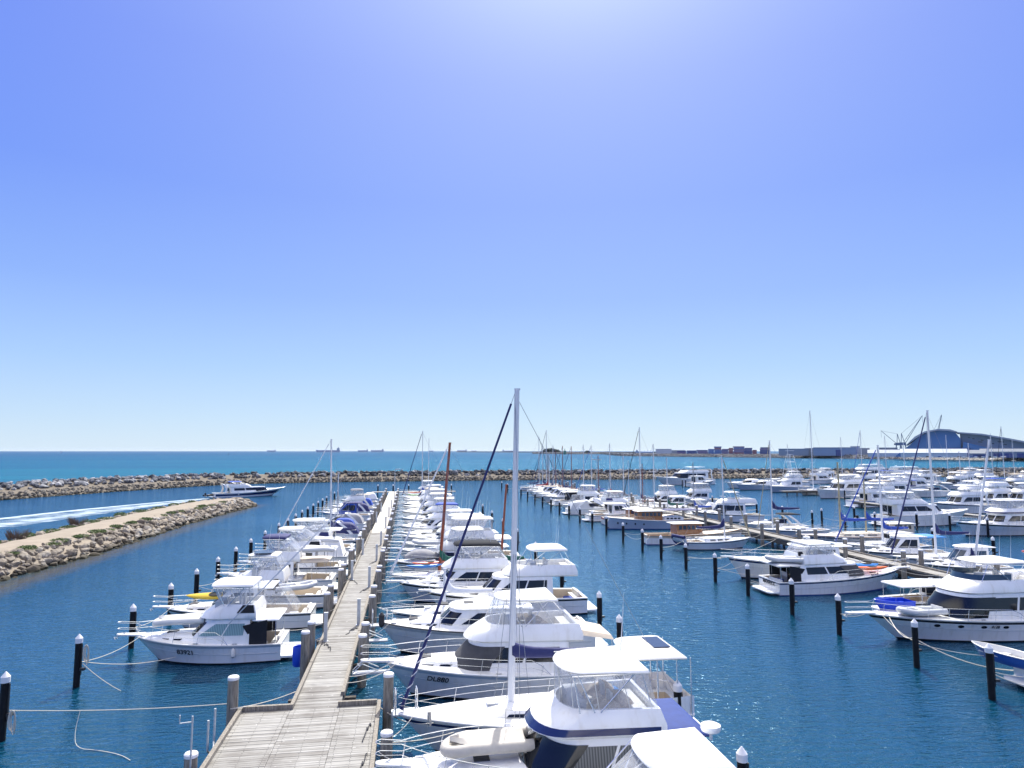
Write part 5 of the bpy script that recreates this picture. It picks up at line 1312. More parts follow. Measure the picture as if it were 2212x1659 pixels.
# cranes
for i, (px, d, tip, jx, sc, lab) in enumerate([(1947, 1120, 60, 22, 1.0, 'dark harbour crane with its raised jib leaning towards the museum'), (1938, 1150, 40, -18, .8, 'shorter harbour crane with its jib leaning out to sea'), (2013, 1150, 62, 8, .9, 'crane jib showing behind the museum roof')]):
    o = empty('harbour_crane', far_pt(px, d, 4.6), face(px), lab, 'crane', 'cranes at the port')
    m = MB()
    for sx in (-5, 5):
        for sy in (-5, 5): m.tube([(sx, sy, 0), (sx * .6, sy * .6, 16)], .7, 4)
    for z in (5, 10): m.tube([(-4.3, -4.3, z), (4.3, -4.3, z), (4.3, 4.3, z), (-4.3, 4.3, z)], .4, 4, close=True)
    m.build('portal', 'crane', o, smooth=0)
    m = MB(); m.box(-4, 4, -3, 3, 16, 20); m.box(-6, -3, -2, 2, 16.5, 19); m.tube([(-2, -1, 20), (-1, 0, 33)], .4, 4); m.tube([(2, 1, 20), (-1, 0, 33)], .4, 4); m.build('machine_house', 'crane', o, smooth=0)
    m = MB(); A = Vector((4 if jx > 0 else -4, 0, 20)); B = A + Vector((jx, 0, tip - 22))
    for sy in (-1.2, 1.2): m.tube([A + Vector((0, sy, 0)), B], .35, 4); m.tube([A + Vector((-2, sy, 2)), B], .3, 4)
    for k in range(9):
        u = k / 9; p = A.lerp(B, u); m.tube([p + Vector((0, 1.2 * (1 - u), 0)), p + Vector((-2 * (1 - u), -1.2 * (1 - u), 2 * (1 - u)))], .2, 4)
    m.tube([B, B + Vector((0, 0, -10))], .15, 4); m.tube([B, (-1, 0, 33)], .15, 4); m.build('jib', 'crane', o, smooth=0)
# parked cars under the museum
for i in range(15):
    px = 1968 + i * 13.5 + (i * 7 % 5); o = empty('parked_car', far_pt(px, 935, 4.85), face(px) + (.1 if i % 2 else -.05), f"{['white', 'silver', 'dark', 'white', 'blue'][i % 5]} car parked along the port shore, {ORD[i]} from the white shed", 'car', 'cars parked on the port shore')
    m = MB(); m.loft([[(x, y, z) for x, z in ((-2.2, .3), (2.2, .3), (2.25, .8), (1.2, .95), (.6, 1.5), (-1.3, 1.5), (-2.0, .95), (-2.25, .8))] for y in (-.9, .9)], True, True, True); m.build('body', ['white', 'alu', 'black', 'white', 'cont_blue'][i % 5], o)
    for sx in (-1.4, 1.4): m = MB(); m.tube([(sx, -.92, .33), (sx, .92, .33)], .33, 10); m.build('wheel', 'rubber', o)
# trees, beacon and little things on the mole
def clump_tree(px, d, w, hgt, label, seed):
    q = random.Random(seed); o = empty('shore_tree', far_pt(px, d, 4.6), face(px), label, 'tree', 'trees on the port shore'); m = MB()
    for i in range(900):
        a = q.uniform(0, 2 * pi); r = math.sqrt(q.random()); x, y = cos(a) * r * w / 2, sin(a) * r * w / 3; z = hgt * (.35 + .65 * q.random() * math.sqrt(max(0, 1 - r * r)))
        s = q.uniform(.5, 1.4); u = Vector((q.gauss(0, 1), q.gauss(0, 1), q.gauss(0, 1))).normalized() * s; v = Vector((q.gauss(0, 1), q.gauss(0, 1), q.gauss(0, 1))).normalized() * s; c = Vector((x, y, z)); m.add([c - u, c + v, c + u, c - v], [(0, 1, 2, 3)])
    m.build('crown', 'foliage', o, smooth=0); m = MB()
    for k in range(3): m.tube([(w * (.2 * k - .2), 0, 0), (w * (.22 * k - .22), 0, hgt * .5)], .5, 5, r2=.25)
    m.build('trunk', 'timber_dark', o)
for i, (px, w, hg, lab) in enumerate([(1181, 26, 15, 'flat-topped dark tree on the mole, seaward one of four'), (1190, 30, 16, 'broad dark tree in the middle of the mole clump'), (1200, 26, 13, 'lower dark tree at the beacon end of the clump'), (1268, 14, 9, 'small lone bush on the mole past the green beacon')]): clump_tree(px, 1900, w, hg, lab, i)
o = empty('green_beacon', far_pt(1219.5, 1600, 4), face(1220), 'tapering green harbour beacon on the end of the rock mole', 'beacon'); m = MB(); m.disc((0, 0, 0), 4.2, 9, 10, r2=3.0); m.build('tower', 'green_paint', o); m = MB(); m.disc((0, 0, 9.02), 3.2, 1.0, 10, r2=1.0); m.disc((0, 0, 10), .9, 4, 8, r2=.4); m.build('lantern', 'green_paint', o)
# ships at anchor
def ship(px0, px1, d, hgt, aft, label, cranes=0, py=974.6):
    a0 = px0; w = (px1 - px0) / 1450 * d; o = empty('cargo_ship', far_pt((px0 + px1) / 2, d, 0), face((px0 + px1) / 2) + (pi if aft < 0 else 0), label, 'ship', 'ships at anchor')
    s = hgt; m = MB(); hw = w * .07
    m.loft([[(-w / 2 + (.0 if z > 0 else w * .01), hw * .8, z), (w * .4, hw, z), (w / 2 - (0 if z > 0 else w * .03), 0, z + (s * .2 if z > 0 else 0)), (w * .4, -hw, z), (-w / 2, -hw * .8, z)] for z in (-1, s)], True, True, True); m.build('hull', 'ship_haze_blue', o, smooth=0)
    m = MB(); m.box(-w * .47, -w * .36, -hw * .7, hw * .7, s + .1, s + w * .085); m.box(-w * .44, -w * .41, -hw * .3, hw * .3, s + w * .085, s + w * .13); m.build('bridge_block', 'ship_haze_blue', o, smooth=0)
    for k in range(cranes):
        x = w * (.32 - .17 * k); m = MB(); m.tube([(x, 0, s), (x, 0, s + w * .075)], w * .006, 5); m.tube([(x, 0, s + w * .06), (x + w * .06, 0, s + w * .07)], w * .004, 4); m.build('deck_crane', 'ship_haze_blue', o)
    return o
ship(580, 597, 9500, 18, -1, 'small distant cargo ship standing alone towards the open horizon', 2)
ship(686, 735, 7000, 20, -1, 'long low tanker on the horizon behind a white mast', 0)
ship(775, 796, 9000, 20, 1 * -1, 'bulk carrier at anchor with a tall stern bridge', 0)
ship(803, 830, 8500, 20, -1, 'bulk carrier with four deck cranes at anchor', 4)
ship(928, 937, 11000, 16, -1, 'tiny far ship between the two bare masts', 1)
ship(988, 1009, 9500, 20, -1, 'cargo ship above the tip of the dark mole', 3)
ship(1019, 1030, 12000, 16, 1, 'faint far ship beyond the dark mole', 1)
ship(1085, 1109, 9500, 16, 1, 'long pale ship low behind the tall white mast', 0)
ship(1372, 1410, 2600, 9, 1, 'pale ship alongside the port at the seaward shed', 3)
o = empty('distant_sailboat', (*W(132, 978.4, 0), 0), .5, 'tiny white sail on the open sea near the horizon', 'sailboat'); m = MB(); m.add([(0, 0, 2), (4, 0, 2), (0, 0, 15)], [(0, 1, 2)]); m.add([(-.3, 0, 2), (-4, .4, 2), (-.3, 0, 13)], [(0, 1, 2)]); m.build('sail', 'roof_white', o); m = MB(); m.loft([[(-5, .0, z), (0, 1.3, z), (5, 0, z), (0, -1.3, z)] for z in (0, 1.4)], True, True, True); m.build('hull', 'roof_white', o)
for i, (px, py) in enumerate([(494, 983), (589, 979), (820, 981), (958, 979.5)]):
    o = empty('channel_buoy', (*W(px, py, 0), 0), 0, f'dark channel marker on the open sea, {ORD[i]} from the spit', 'buoy', 'channel markers'); m = MB(); m.disc((0, 0, -.5), 1.4, 1.5, 10); m.build('float', 'black', o); m = MB(); m.tube([(0, 0, 1), (0, 0, 5)], .35, 6); m.disc((0, 0, 5), .9, 1.6, 8, r2=.2); m.build('topmark', 'black', o)
# foam behind the motor yacht
def foam_mat():
    m = bpy.data.materials.new('foam'); m.use_nodes = True; nt = m.node_tree; n = nt.nodes; l = nt.links; p = n['Principled BSDF']; p.inputs['Base Color'].default_value = (.62, .74, .82, 1); p.inputs['Roughness'].default_value = .8
    t = n.new('ShaderNodeBsdfTransparent'); mx = n.new('ShaderNodeMixShader'); uv = n.new('ShaderNodeAttribute'); uv.attribute_name = 'froth'
    tc = n.new('ShaderNodeTexCoord'); no = n.new('ShaderNodeTexNoise'); no.inputs['Scale'].default_value = .55; no.inputs['Detail'].default_value = 9; no.inputs['Roughness'].default_value = .72; no.inputs['Distortion'].default_value = .6
    mp = n.new('ShaderNodeMapping'); mp.inputs['Scale'].default_value = (.35, 1, 1); mp.inputs['Rotation'].default_value = (0, 0, -.5); l.new(tc.outputs['Object'], mp.inputs[0]); l.new(mp.outputs[0], no.inputs['Vector'])
    a = n.new('ShaderNodeMath'); a.operation = 'ADD'; l.new(no.outputs['Fac'], a.inputs[0]); l.new(uv.outputs['Fac'], a.inputs[1])
    mr = n.new('ShaderNodeMapRange'); mr.inputs[1].default_value = .90; mr.inputs[2].default_value = 1.18; mr.inputs[4].default_value = .68; l.new(a.outputs[0], mr.inputs[0])
    l.new(mr.outputs[0], mx.inputs[0]); l.new(t.outputs[0], mx.inputs[1]); l.new(p.outputs[0], mx.inputs[2]); l.new(mx.outputs[0], n['Material Output'].inputs[0]); MATS['foam'] = m
foam_mat()
UP = smooth_poly([W(452, 1075.5), W(380, 1081), (W(250, 1092)), W(120, 1104), W(0, 1117), W(-150, 1134)]); LO = smooth_poly([W(452, 1077.5), W(390, 1088), W(300, 1101), W(180, 1119), W(0, 1148), W(-150, 1176)])
V = []; T = []; Fc = []; n = 110; cs = 24
for i in range(n + 1):
    u = i / n; a = poly_at(UP, poly_len(UP) * u * .999)[0]; b = poly_at(LO, poly_len(LO) * u * .999)[0]
    for j in range(cs + 1):
        v = j / cs; V.append((lerp(a[0], b[0], v), lerp(a[1], b[1], v), .04)); e = min(1, v * 8, (1 - v) * 8)
        T.append(lerp(.54, .43, u) * e - (1 - e) * .35 + .26 * math.exp(-((v - .14) / .07) ** 2) + .12 * math.exp(-((v - .62) / .1) ** 2))
for i in range(n):
    for j in range(cs): a = i * (cs + 1) + j; Fc.append((a, a + 1, a + cs + 2, a + cs + 1))
me = bpy.data.meshes.new('wake_foam'); me.from_pydata(V, [], Fc); me.materials.append(MATS['foam']); at = me.attributes.new('froth', 'FLOAT', 'POINT'); at.data.foreach_set('value', T)
o = bpy.data.objects.new('wake_foam', me); COL.objects.link(o); tag(o, kind='stuff')

# ------------------------------------------------------------------ thin sea air
def haze(dens):
    m = bpy.data.materials.new('haze'); m.use_nodes = True; nt = m.node_tree; nt.nodes.clear(); o = nt.nodes.new('ShaderNodeOutputMaterial'); v = nt.nodes.new('ShaderNodeVolumePrincipled')
    v.inputs['Color'].default_value = (.80, .89, 1, 1); v.inputs['Density'].default_value = dens; v.inputs['Anisotropy'].default_value = .2; nt.links.new(v.outputs[0], o.inputs['Volume']); MATS['haze'] = m
    b = MB(); b.box(-S - 500, S + 500, -900, S + 500, -3, 60); tag(b.build('haze', 'haze', smooth=0), kind='stuff')
haze(1.7e-5)
# ------------------------------------------------------------------ the boats in their berths (bow x, stern x, centre y)
GRP = {'cruiser': 'motor cruisers in the marina', 'sailboat': 'sailing boats in the marina', 'launch': 'timber launches in the marina', 'yacht': 'big motor yachts in the marina'}
def put(fn, label, bow, stern, y, name='cruiser', rz=None, **kw):
    L = abs(bow - stern); cx = (bow + stern) / 2
    cat = {'motor_cruiser': 'cruiser', 'sport_cruiser': 'cruiser', 'sailing_boat': 'sailboat', 'timber_launch': 'launch', 'motor_yacht': 'yacht'}[name]
    r = empty(name, (cx, y, 0), (0 if bow > stern else pi) + (rz if rz is not None else random.uniform(-.035, .035)), label, {'launch': 'launch'}.get(cat, cat), GRP[cat])
    h = fn(r, L=L, **kw); h.root = r
    back = bow > stern
    def loc(wx, wy, wz): return ((wx - cx) if back else -(wx - cx), (wy - y) if back else -(wy - y), wz)
    if y < 200 and -20 < cx < 60:
        side = [-2.7 if y > 32 else -.9, -4.9, 47.0, 49.3][0 if 0 < cx < 20 else 1 if cx < 0 else 2 if cx < 48 else 3]
        other = [13.8, -17.0, 29.7, 66.3][0 if 0 < cx < 20 else 1 if cx < 0 else 2 if cx < 48 else 3]
        nb = abs(bow - side) < abs(stern - side)
        for e, (t, tx) in enumerate(((.95, side if nb else other), (.03, other if nb else side))):
            if tx == other and 0 < cx < 20: continue
            for sg in (1, -1):
                d = -sg if not back else sg
                p = h.pt(t, 1); a = (p[0], sg * p[1] * .9, p[2] + .03); wy = y + d * 2.2
                if tx == other:
                    c = [v for v in PY[other] if (v - y) * d > .8]
                    if not c or min(abs(v - y) for v in c) > 6.5: continue
                    wy = min(c, key=lambda v: abs(v - y))
                q = MB(); q.tube(sag(a, loc(tx, wy, 1.45 if tx == side else 1.3), .22, 8), .018, 4); q.build('mooring_line', 'rope', r)
    return h
PY = {-17.0: [33.5, 40.2, 47.4, 54.4, 60.6, 67, 73.6, 80.3, 88, 97, 104, 111, 117.5, 124, 131, 138, 145, 152, 160, 168, 176], 29.7: [31.2, 36.3, 43.4, 49.1, 55.9, 62.2, 69.1, 76.2, 82.5, 90.2, 100.1, 108, 116, 124, 132, 140, 149, 158, 168, 178, 190, 202, 215], 66.3: [52, 60.5, 69, 78, 87, 95.5, 104, 113, 122, 131, 141, 152, 165]}
MC, SP, SB, TL, MY = 'motor_cruiser', 'sport_cruiser', 'sailing_boat', 'timber_launch', 'motor_yacht'
# ---- channel side of the timber jetty
h = put(motor, 'white flybridge cruiser showing only its small bimini and clear curtains at the frame edge', -.9, 9.1, 18.3, MC, 0, B=3.7, fb=1.6, fs=1.05, hh=1.3, topx=(.06, .285), toph=1.75, radar=False, aer=0, sprit=.8, flyx=(.03, .50), c=.1, hs=(.1, .6), plat=False)
radome(h.root, h.X(.03), -.9, 4.2, .3)
h = put(motor, 'large white flybridge cruiser with navy trim band and beige inflatable on its foredeck', -.2, 10.9, 24.3, MC, 0, B=4.3, fb=1.9, fs=1.25, hh=1.5, top='hard', topx=(.235, .505), toph=2.0, mask='glass_dark', topc='white', flyx=(.19, .59), band='navy_paint', aft='canvas_violet', aftx=(.05, .2), sprit=.7, hs=(.18, .635), c=.18, side='curtain_grey', aer=2, plat=False)
def covers(h, x, z, n, col='canvas_beige', seed=1):
    q = random.Random(seed)
    for k in range(n):
        m = MB(); rs = []; w, l, t = q.uniform(.3, .5), q.uniform(.5, .8), q.uniform(.55, .95); cx, cy = x + q.uniform(-.9, .9), (-.8 + 1.6 * k / max(1, n - 1))
        for i in range(9):
            u = i / 8; kk = sin(pi * min(.97, max(.03, u))) ** .45; rs.append([(cx - l + 2 * l * u, cy + w * kk * cos(a) * q.uniform(.9, 1.1), z + t * kk * max(0, sin(a)) * q.uniform(.82, 1.08)) for a in [pi * j / 8 for j in range(9)]])
        m.loft(rs, True, True, True); m.build('seat_cover', col, h.root, smooth=60)
covers(h, h.X(.37), h.zr + .22, 4)
m = MB(); m.disc((h.X(.27), .9, h.zr + .22), .16, .36, 12, r2=.19); m.build('bucket', 'kayak_yellow', h.root); covers(h, h.X(.28), h.zr + .3, 1, 'canvas_sky', 8)
rib('inflatable_dinghy', 3.0, 1.5, 'rib_beige', 'rib_beige', False, True, None, 'beige inflatable tender lying upside down on the navy-banded cruiser foredeck', 'dinghy', (2.75, 24.4, 2.05), pi + .03)
def r2():
    h = put(sailboat, 'white sailboat with tall white mast, navy boom cover and dark furled jib', -.2, 12.1, 29.5, SB, 0, B=3.9, fb=1.65, fs=1.5, mast=15.2, mx=.615, mr=.15, boom=4.6, boomz=3.7, cover='canvas_navy', furl='canvas_navy', furl2='mast_white', furlr=.088, stripe='navy_paint', spread=0, tr=.8, hood='clear', mlean=-.02, horn=.08)
    X = h.X; w = 1.9
    m = MB(); ts = [i / 8 * .27 for i in range(9)]
    for sg in (1, -1): m.loft([[(h.pt(t, 1)[0], sg * h.pt(t, 1)[1], h.sheer(t) + z) for t in ts] for z in (0, .75 if 1 else 0)], closed=False)
    a, b = h.pt(0, 1), 0; m.add([(a[0], a[1], a[2]), (a[0], -a[1], a[2]), (a[0] + .12, -a[1], a[2] + .75), (a[0] + .12, a[1], a[2] + .75)], [(0, 1, 2, 3)]); m.build('aft_bulwark', 'white', h.root)
    hardtop(h.root, 'cockpit_bimini', 3.75, X(.025), X(.22), 1.7, 1.6, .3, 'offwhite', .1, .22)
    q = MB(); q.box(X(.06), X(.12), -.7, .9, 4.05, 4.09); q.build('solar_panel', 'solar', h.root)
    q = MB()
    for sg in (1, -1):
        for t in (.01, .06, .13, .21): q.tube([(X(t), sg * 1.6, 1.5), (X(t), sg * 1.58, 3.8)], .03, 5)
    q.build('bimini_post', 'steel', h.root)
    q = MB()
    for k in range(6): q.tube([(X(.24) - .1 * k, .9 * cos(a * pi / 5), 2.15 + .06 * k + .0 * a) for a in range(6)], .04, 4)
    q.build('rolled_cushion', 'canvas_dark', h.root)
    q = MB(); q.box(X(0) - .55, X(0) + .02, -1.3, 1.3, .75, .83); q.build('stern_board', 'white', h.root)
    q = MB()
    for k in range(7): q.tube([(X(.9) + .05 * cos(k), 1.25 + .05 * sin(k), 2.1), (X(.9) + .08 * cos(k * 2), 1.3 + .06 * sin(k), 1.5 + .06 * k), (X(.9) + .05 * cos(k + 1), 1.25, 2.1)], .03, 4)
    q.build('rope_coil', 'rope', h.root)
r2()
h = put(motor, 'white lettered flybridge cruiser with dark windscreen mask and clear-curtained hardtop', -1.0, 11.6, 36.4, MC, 0, B=4.4, fb=1.75, fs=1.2, hh=1.4, top='hard', topc='white', topx=(.3, .55), toph=2.0, mask='mesh_grey', sprit=1.2, flyx=(.2, .67), hs=(.26, .73), aer=1, side='glass_dark', fender=1)
covers(h, h.X(.4), h.zr + .22, 4, 'canvas_beige', 3)
letters(h.root, 'DL880', .42, h, h.X(.80), .70, 1, shear=.3)
m = MB(); m.loft([[(h.X(.13) + x, y, 2.75 + z) for x, y, z in ((-.9, 1.3, -.1), (.9, 1.5, .25), (.9, -1.5, .25), (-.9, -1.3, -.1))], [(h.X(.13) + x * .9, y * .9, 2.95 + z) for x, y, z in ((-.9, 1.2, -.1), (.9, 1.4, .25), (.9, -1.4, .25), (-.9, -1.2, -.1))]], True, True, True); m.build('cockpit_awning', 'canvas_beige', h.root)
h = put(motor, 'white aft-cockpit cabin cruiser with green-tinted side windows and black bow fender', -1.6, 11.8, 43.8, MC, 0, B=4.3, fb=1.95, fs=1.3, hh=1.25, fly=False, top='none', win='glass_dark', hs=(.30, .74), hw=.84, sprit=None, gun='mesh_grey', c=.29, cock='cream', side='glass_dark', aer=0, house_c='white', trunk=True)
rail(h.root, h, .3, 0, .75); q = MB(); q.loft([[(h.X(.985) + cos(2 * pi * k / 10) * r, .75 + sin(2 * pi * k / 10) * r, z) for k in range(10)] for r, z in ((.05, 2.65), (.17, 2.5), (.18, 1.9), (.05, 1.75))], True, True, True); q.build('fender', 'rubber', h.root)
for t in (.56, .68): q = MB(); q.box(h.X(t), h.X(t) + .6, -.35, .35, h.zr + .13, h.zr + .2); q.build('hatch', 'mesh_grey', h.root)
h = put(sailboat, 'small white sloop with a short stub mast and pale sail cover', -1.0, 7.4, 49.6, SB, 0, B=2.9, fb=1.25, fs=1.0, mast=4.0, mx=.55, mr=.11, boom=3.6, boomz=2.35, cover='canvas_white', furl=None, wire=False, spread=0)
h = put(motor, 'white flybridge cruiser with a big white bimini over open helm seats', 1.6, 13.9, 53.4, MC, 0, B=4.2, fb=1.8, fs=1.25, hh=1.45, top='bimini', topx=(.12, .36), toph=1.9, clears=False, flyx=(.06, .52), stripe='black', c=.22, hs=(.22, .66), aer=2, sprit=.6)
h = put(motor, 'white flybridge cruiser under a charcoal canvas top and smoky curtains', -.6, 10.8, 58.0, MC, 0, B=4.0, fb=1.7, fs=1.2, hh=1.4, top='bimini', topc='canvas_dark', topx=(.26, .60), toph=1.85, flyx=(.2, .68), hs=(.26, .72), mask=None)
letters(h.root, 'IN WATERFLIGHT', .2, h, h.X(.3), .8, 1, 'mesh_grey')
h = put(sailboat, 'wooden-masted white ketch with green sail cover and pale furled jib', -1.4, 10.4, 62.9, SB, 0, B=3.5, fb=1.45, fs=1.15, mast=13.2, mx=.625, mr=.15, mcol='mast_wood', boom=4, boomz=2.5, cover='canvas_green', furl='mast_white', furlr=.12, mizzen=(.15, 9.3, 2.4), spread=0, stripe='bluegrey', mlean=-.075)
kayak((1.7, 62.2, 2.0), .12, 'kayak_blue', 'bright blue kayak on the foredeck of the wooden-masted ketch', 3.4); kayak((2.1, 63.4, 2.05), .2, 'kayak_red', 'coral red kayak beside the blue one on the ketch deck', 3.2)
rowspec = [
 (motor, 'white hardtop flybridge cruiser with dark bridge cover and grey-covered dinghy forward', -1.2, 10.6, 69.2, MC, dict(B=4.1, fb=1.7, top='hard', topc='white', topx=(.25, .52), skirt='canvas_dark', hh=1.35, mask='glass_dark', flyc='palegrey')),
 (motor, 'white flybridge cruiser with tall clear-sided hardtop and inflatable on its bow', -1.0, 12.4, 75.6, MC, dict(B=4.3, fb=1.9, top='hard', topc='white', topx=(.22, .56), toph=2.05, hh=1.6, aft='canvas_white', mask='canvas_white')),
 (motor, 'white flybridge cruiser with plain hardtop and white cockpit canopy', -.8, 11.6, 81.8, MC, dict(B=4.1, fb=1.8, top='hard', topc='white', topx=(.2, .54), hh=1.5, aft='canvas_white')),
 (motor, 'white game-fishing cruiser with rear arch and open pipe-frame top', -.6, 12.2, 88.2, MC, dict(B=4.2, fb=1.8, top='hard', topc='white', topx=(.3, .56), hh=1.5, arch=True, outr=False, aer=3)),
 (express, 'low white sports cruiser with a long clean foredeck and dark side glass', -.8, 9.2, 94.0, SP, dict(B=3.4, cov='canvas_white', arch=False)),
 (motor, 'white flybridge cruiser with royal blue bimini and navy bridge skirt', -.9, 10.4, 100.6, MC, dict(B=3.9, top='bimini', topc='canvas_blue', clears=False, skirt='canvas_navy', hh=1.35)),
 (express, 'white runabout with a raised spray dodger near the blue bimini boat', -.9, 6.2, 106.4, SP, dict(B=2.6, fb=1.2, fs=.9, arch=False, bimini='canvas_white', simple=True)),
 (motor, 'white hardtop cruiser with curtained bridge near the upright covered tender', -.9, 10.8, 112.4, MC, dict(B=3.9, top='hard', topc='white', radar=True, hh=1.4)),
 (express, 'slim white day boat with low windscreen in the far middle berths', -.9, 6.8, 118.3, SP, dict(B=2.6, fb=1.2, fs=.9, arch=False, simple=True)),
 (motor, 'white flybridge boat with square saloon windows at the far berths', -.9, 10.2, 124.5, MC, dict(B=3.8, top='bimini', hh=1.4, simple=True)),
 (express, 'white open sports boat with pale canvas over its cockpit', -.9, 7.2, 130.6, SP, dict(B=2.8, fb=1.3, arch=True, cov='canvas_white', simple=True)),
 (motor, 'white cruiser with tall radar dome and enclosed bridge at the far berths', -.9, 10.6, 137, MC, dict(B=3.9, top='hard', topc='white', radar=True, hh=1.5, simple=True)),
 (motor, 'cream-topped family cruiser near the jetty end', -.9, 9.4, 143.4, MC, dict(B=3.6, top='bimini', topc='canvas_beige', hh=1.3, simple=True)),
 (express, 'white low cuddy boat with silver rails near the jetty end', -.9, 7.0, 149.5, SP, dict(B=2.7, fb=1.2, arch=False, simple=True)),
 (motor, 'white bridge cruiser with long aft canopy near the two bare masts', -.9, 10.8, 156, MC, dict(B=3.9, top='hard', topc='white', aft='canvas_white', hh=1.4, simple=True)),
 (motor, 'small white hardtop cruiser close to the coloured kayaks', -.9, 9.2, 162.5, MC, dict(B=3.5, fly=False, top='hard', topc='white', hh=1.7, simple=True)),
 (sailboat, 'white ketch with blue sail covers and twin bare masts at the jetty end', -1.2, 11.8, 170, SB, dict(B=3.6, mast=17.4, mx=.62, boom=5, cover='canvas_blue', furl='canvas_navy', furlr=.13, mizzen=(.5, 15.5, 0), mr=.1, simple=True)),
 (motor, 'white end-berth cruiser beside the blue-covered ketch', -.8, 9.6, 178, MC, dict(B=3.7, top='bimini', hh=1.35, simple=True)),
]
for fn, lab, b, s, y, nm, kw in rowspec:
    h = put(fn, lab, b, s, y, nm, **kw)
    if 'grey-covered' in lab:
        m = MB(); rr2 = random.Random(1); rs = []
        for i in range(13):
            u = i / 12; k = sin(pi * min(.98, max(.03, u))) ** .5; rs.append([(h.X(.62) + 3.4 * u, 1.0 * k * cos(a), 1.95 + .75 * k * max(0, sin(a)) + rr2.uniform(-.05, .05)) for a in [pi * j / 9 for j in range(10)]])
        m.loft(rs, True, True, True); m.build('covered_tender', 'canvas_grey', h.root)
rib('inflatable_dinghy', 3.2, 1.6, 'rib_grey', 'palegrey', False, False, None, 'pale grey inflatable on the bow of the tall hardtop cruiser', 'dinghy', (2.2, 75.4, 2.35), pi)
rib('inflatable_dinghy', 2.6, 1.5, 'rib_grey', 'rib_grey', False, True, None, 'white covered tender standing upright at a cruiser stern', 'dinghy', (12.0, 112.4, 1.6), pi / 2, 1.1)
kayak((2.0, 167.2, 2.2), .2, 'kayak_red', 'red kayak on deck near the blue-covered ketch', 3.6); kayak((1.9, 166.0, 1.7), .2, 'kayak_green', 'green kayak below the red one near the ketch', 3.6)
# ---- spit side of the timber jetty (bows towards the channel mouth)
h = put(motor, 'white numbered cruiser with white bimini, black cockpit curtains and teal window curtains', -16.0, -7.3, 44.6, MC, 0, B=3.7, fb=1.5, fs=1.05, hh=1.3, hs=(.21, .64), top='bimini', topx=(.20, .50), toph=1.85, skirt='canvas_dark', mask=None, side='curtain', c=.21, stripe='palegrey', boot='boot_black', gun='palegrey', sprit=1.0, flyx=(.17, .56), outr=True, aft='canvas_white', aftx=(.02, .22), trunk=True, aer=1, win='glass_dark', curt='canvas_dark')
letters(h.root, '83921', .42, h, h.X(.62), .62, 1)
rib('plastic_dinghy', 2.9, 1.35, 'offwhite', 'offwhite', False, True, None, 'white plastic dinghy upside down on the numbered cruiser foredeck', 'dinghy', (-13.6, 44.6, 1.95), pi)
h = put(motor, 'white cruiser with clear-curtained cockpit and a yellow kayak on its bow', -16.8, -6.6, 52.0, MC, 0, B=3.5, fb=1.5, fs=1.1, fly=False, top='hard', topc='white', hh=1.6, hs=(.36, .70), sprit=.8, c=.36, cock='cream', aft=None, cover=None, gun='palegrey')
C = [(1.1, h.X(.1), h.X(.36), 1.4, 1.4, .1), (2.7, h.X(.2), h.X(.36), 1.25, 1.25, .1)]; m = MB(); m.loft([ring(*s) for s in C], closed=True); m.build('clear_curtain', 'clear', h.root)
kayak((-13.4, 51.4, 2.15), .04, 'kayak_yellow', 'yellow kayak on the foredeck of the cruiser behind the numbered one', 3.6, roll=.5)
h = put(motor, 'white cruiser with solar panel on its roof, clear-sided cabin and davits aft', -14.6, -6.4, 58.2, MC, 0, B=3.6, fb=1.45, fs=1.1, fly=True, hs=(.40, .80), hh=.95, top='hard', topc='white', topx=(.46, .76), toph=1.9, flyx=(.38, .82), c=.38, solar=True, sprit=.6, radar=False)
kayak((-13.4, 57.4, 1.7), .3, 'kayak_green', 'lime green kayak on the bow of the solar-roofed cruiser', 2.4)
rib('inflatable_dinghy', 3.1, 1.6, 'rib_grey', 'palegrey', True, False, None, 'pale inflatable with black outboard hung at the solar-roofed cruiser stern', 'dinghy', (-8.4, 56.2, 1.7), pi / 2 - 1.2)
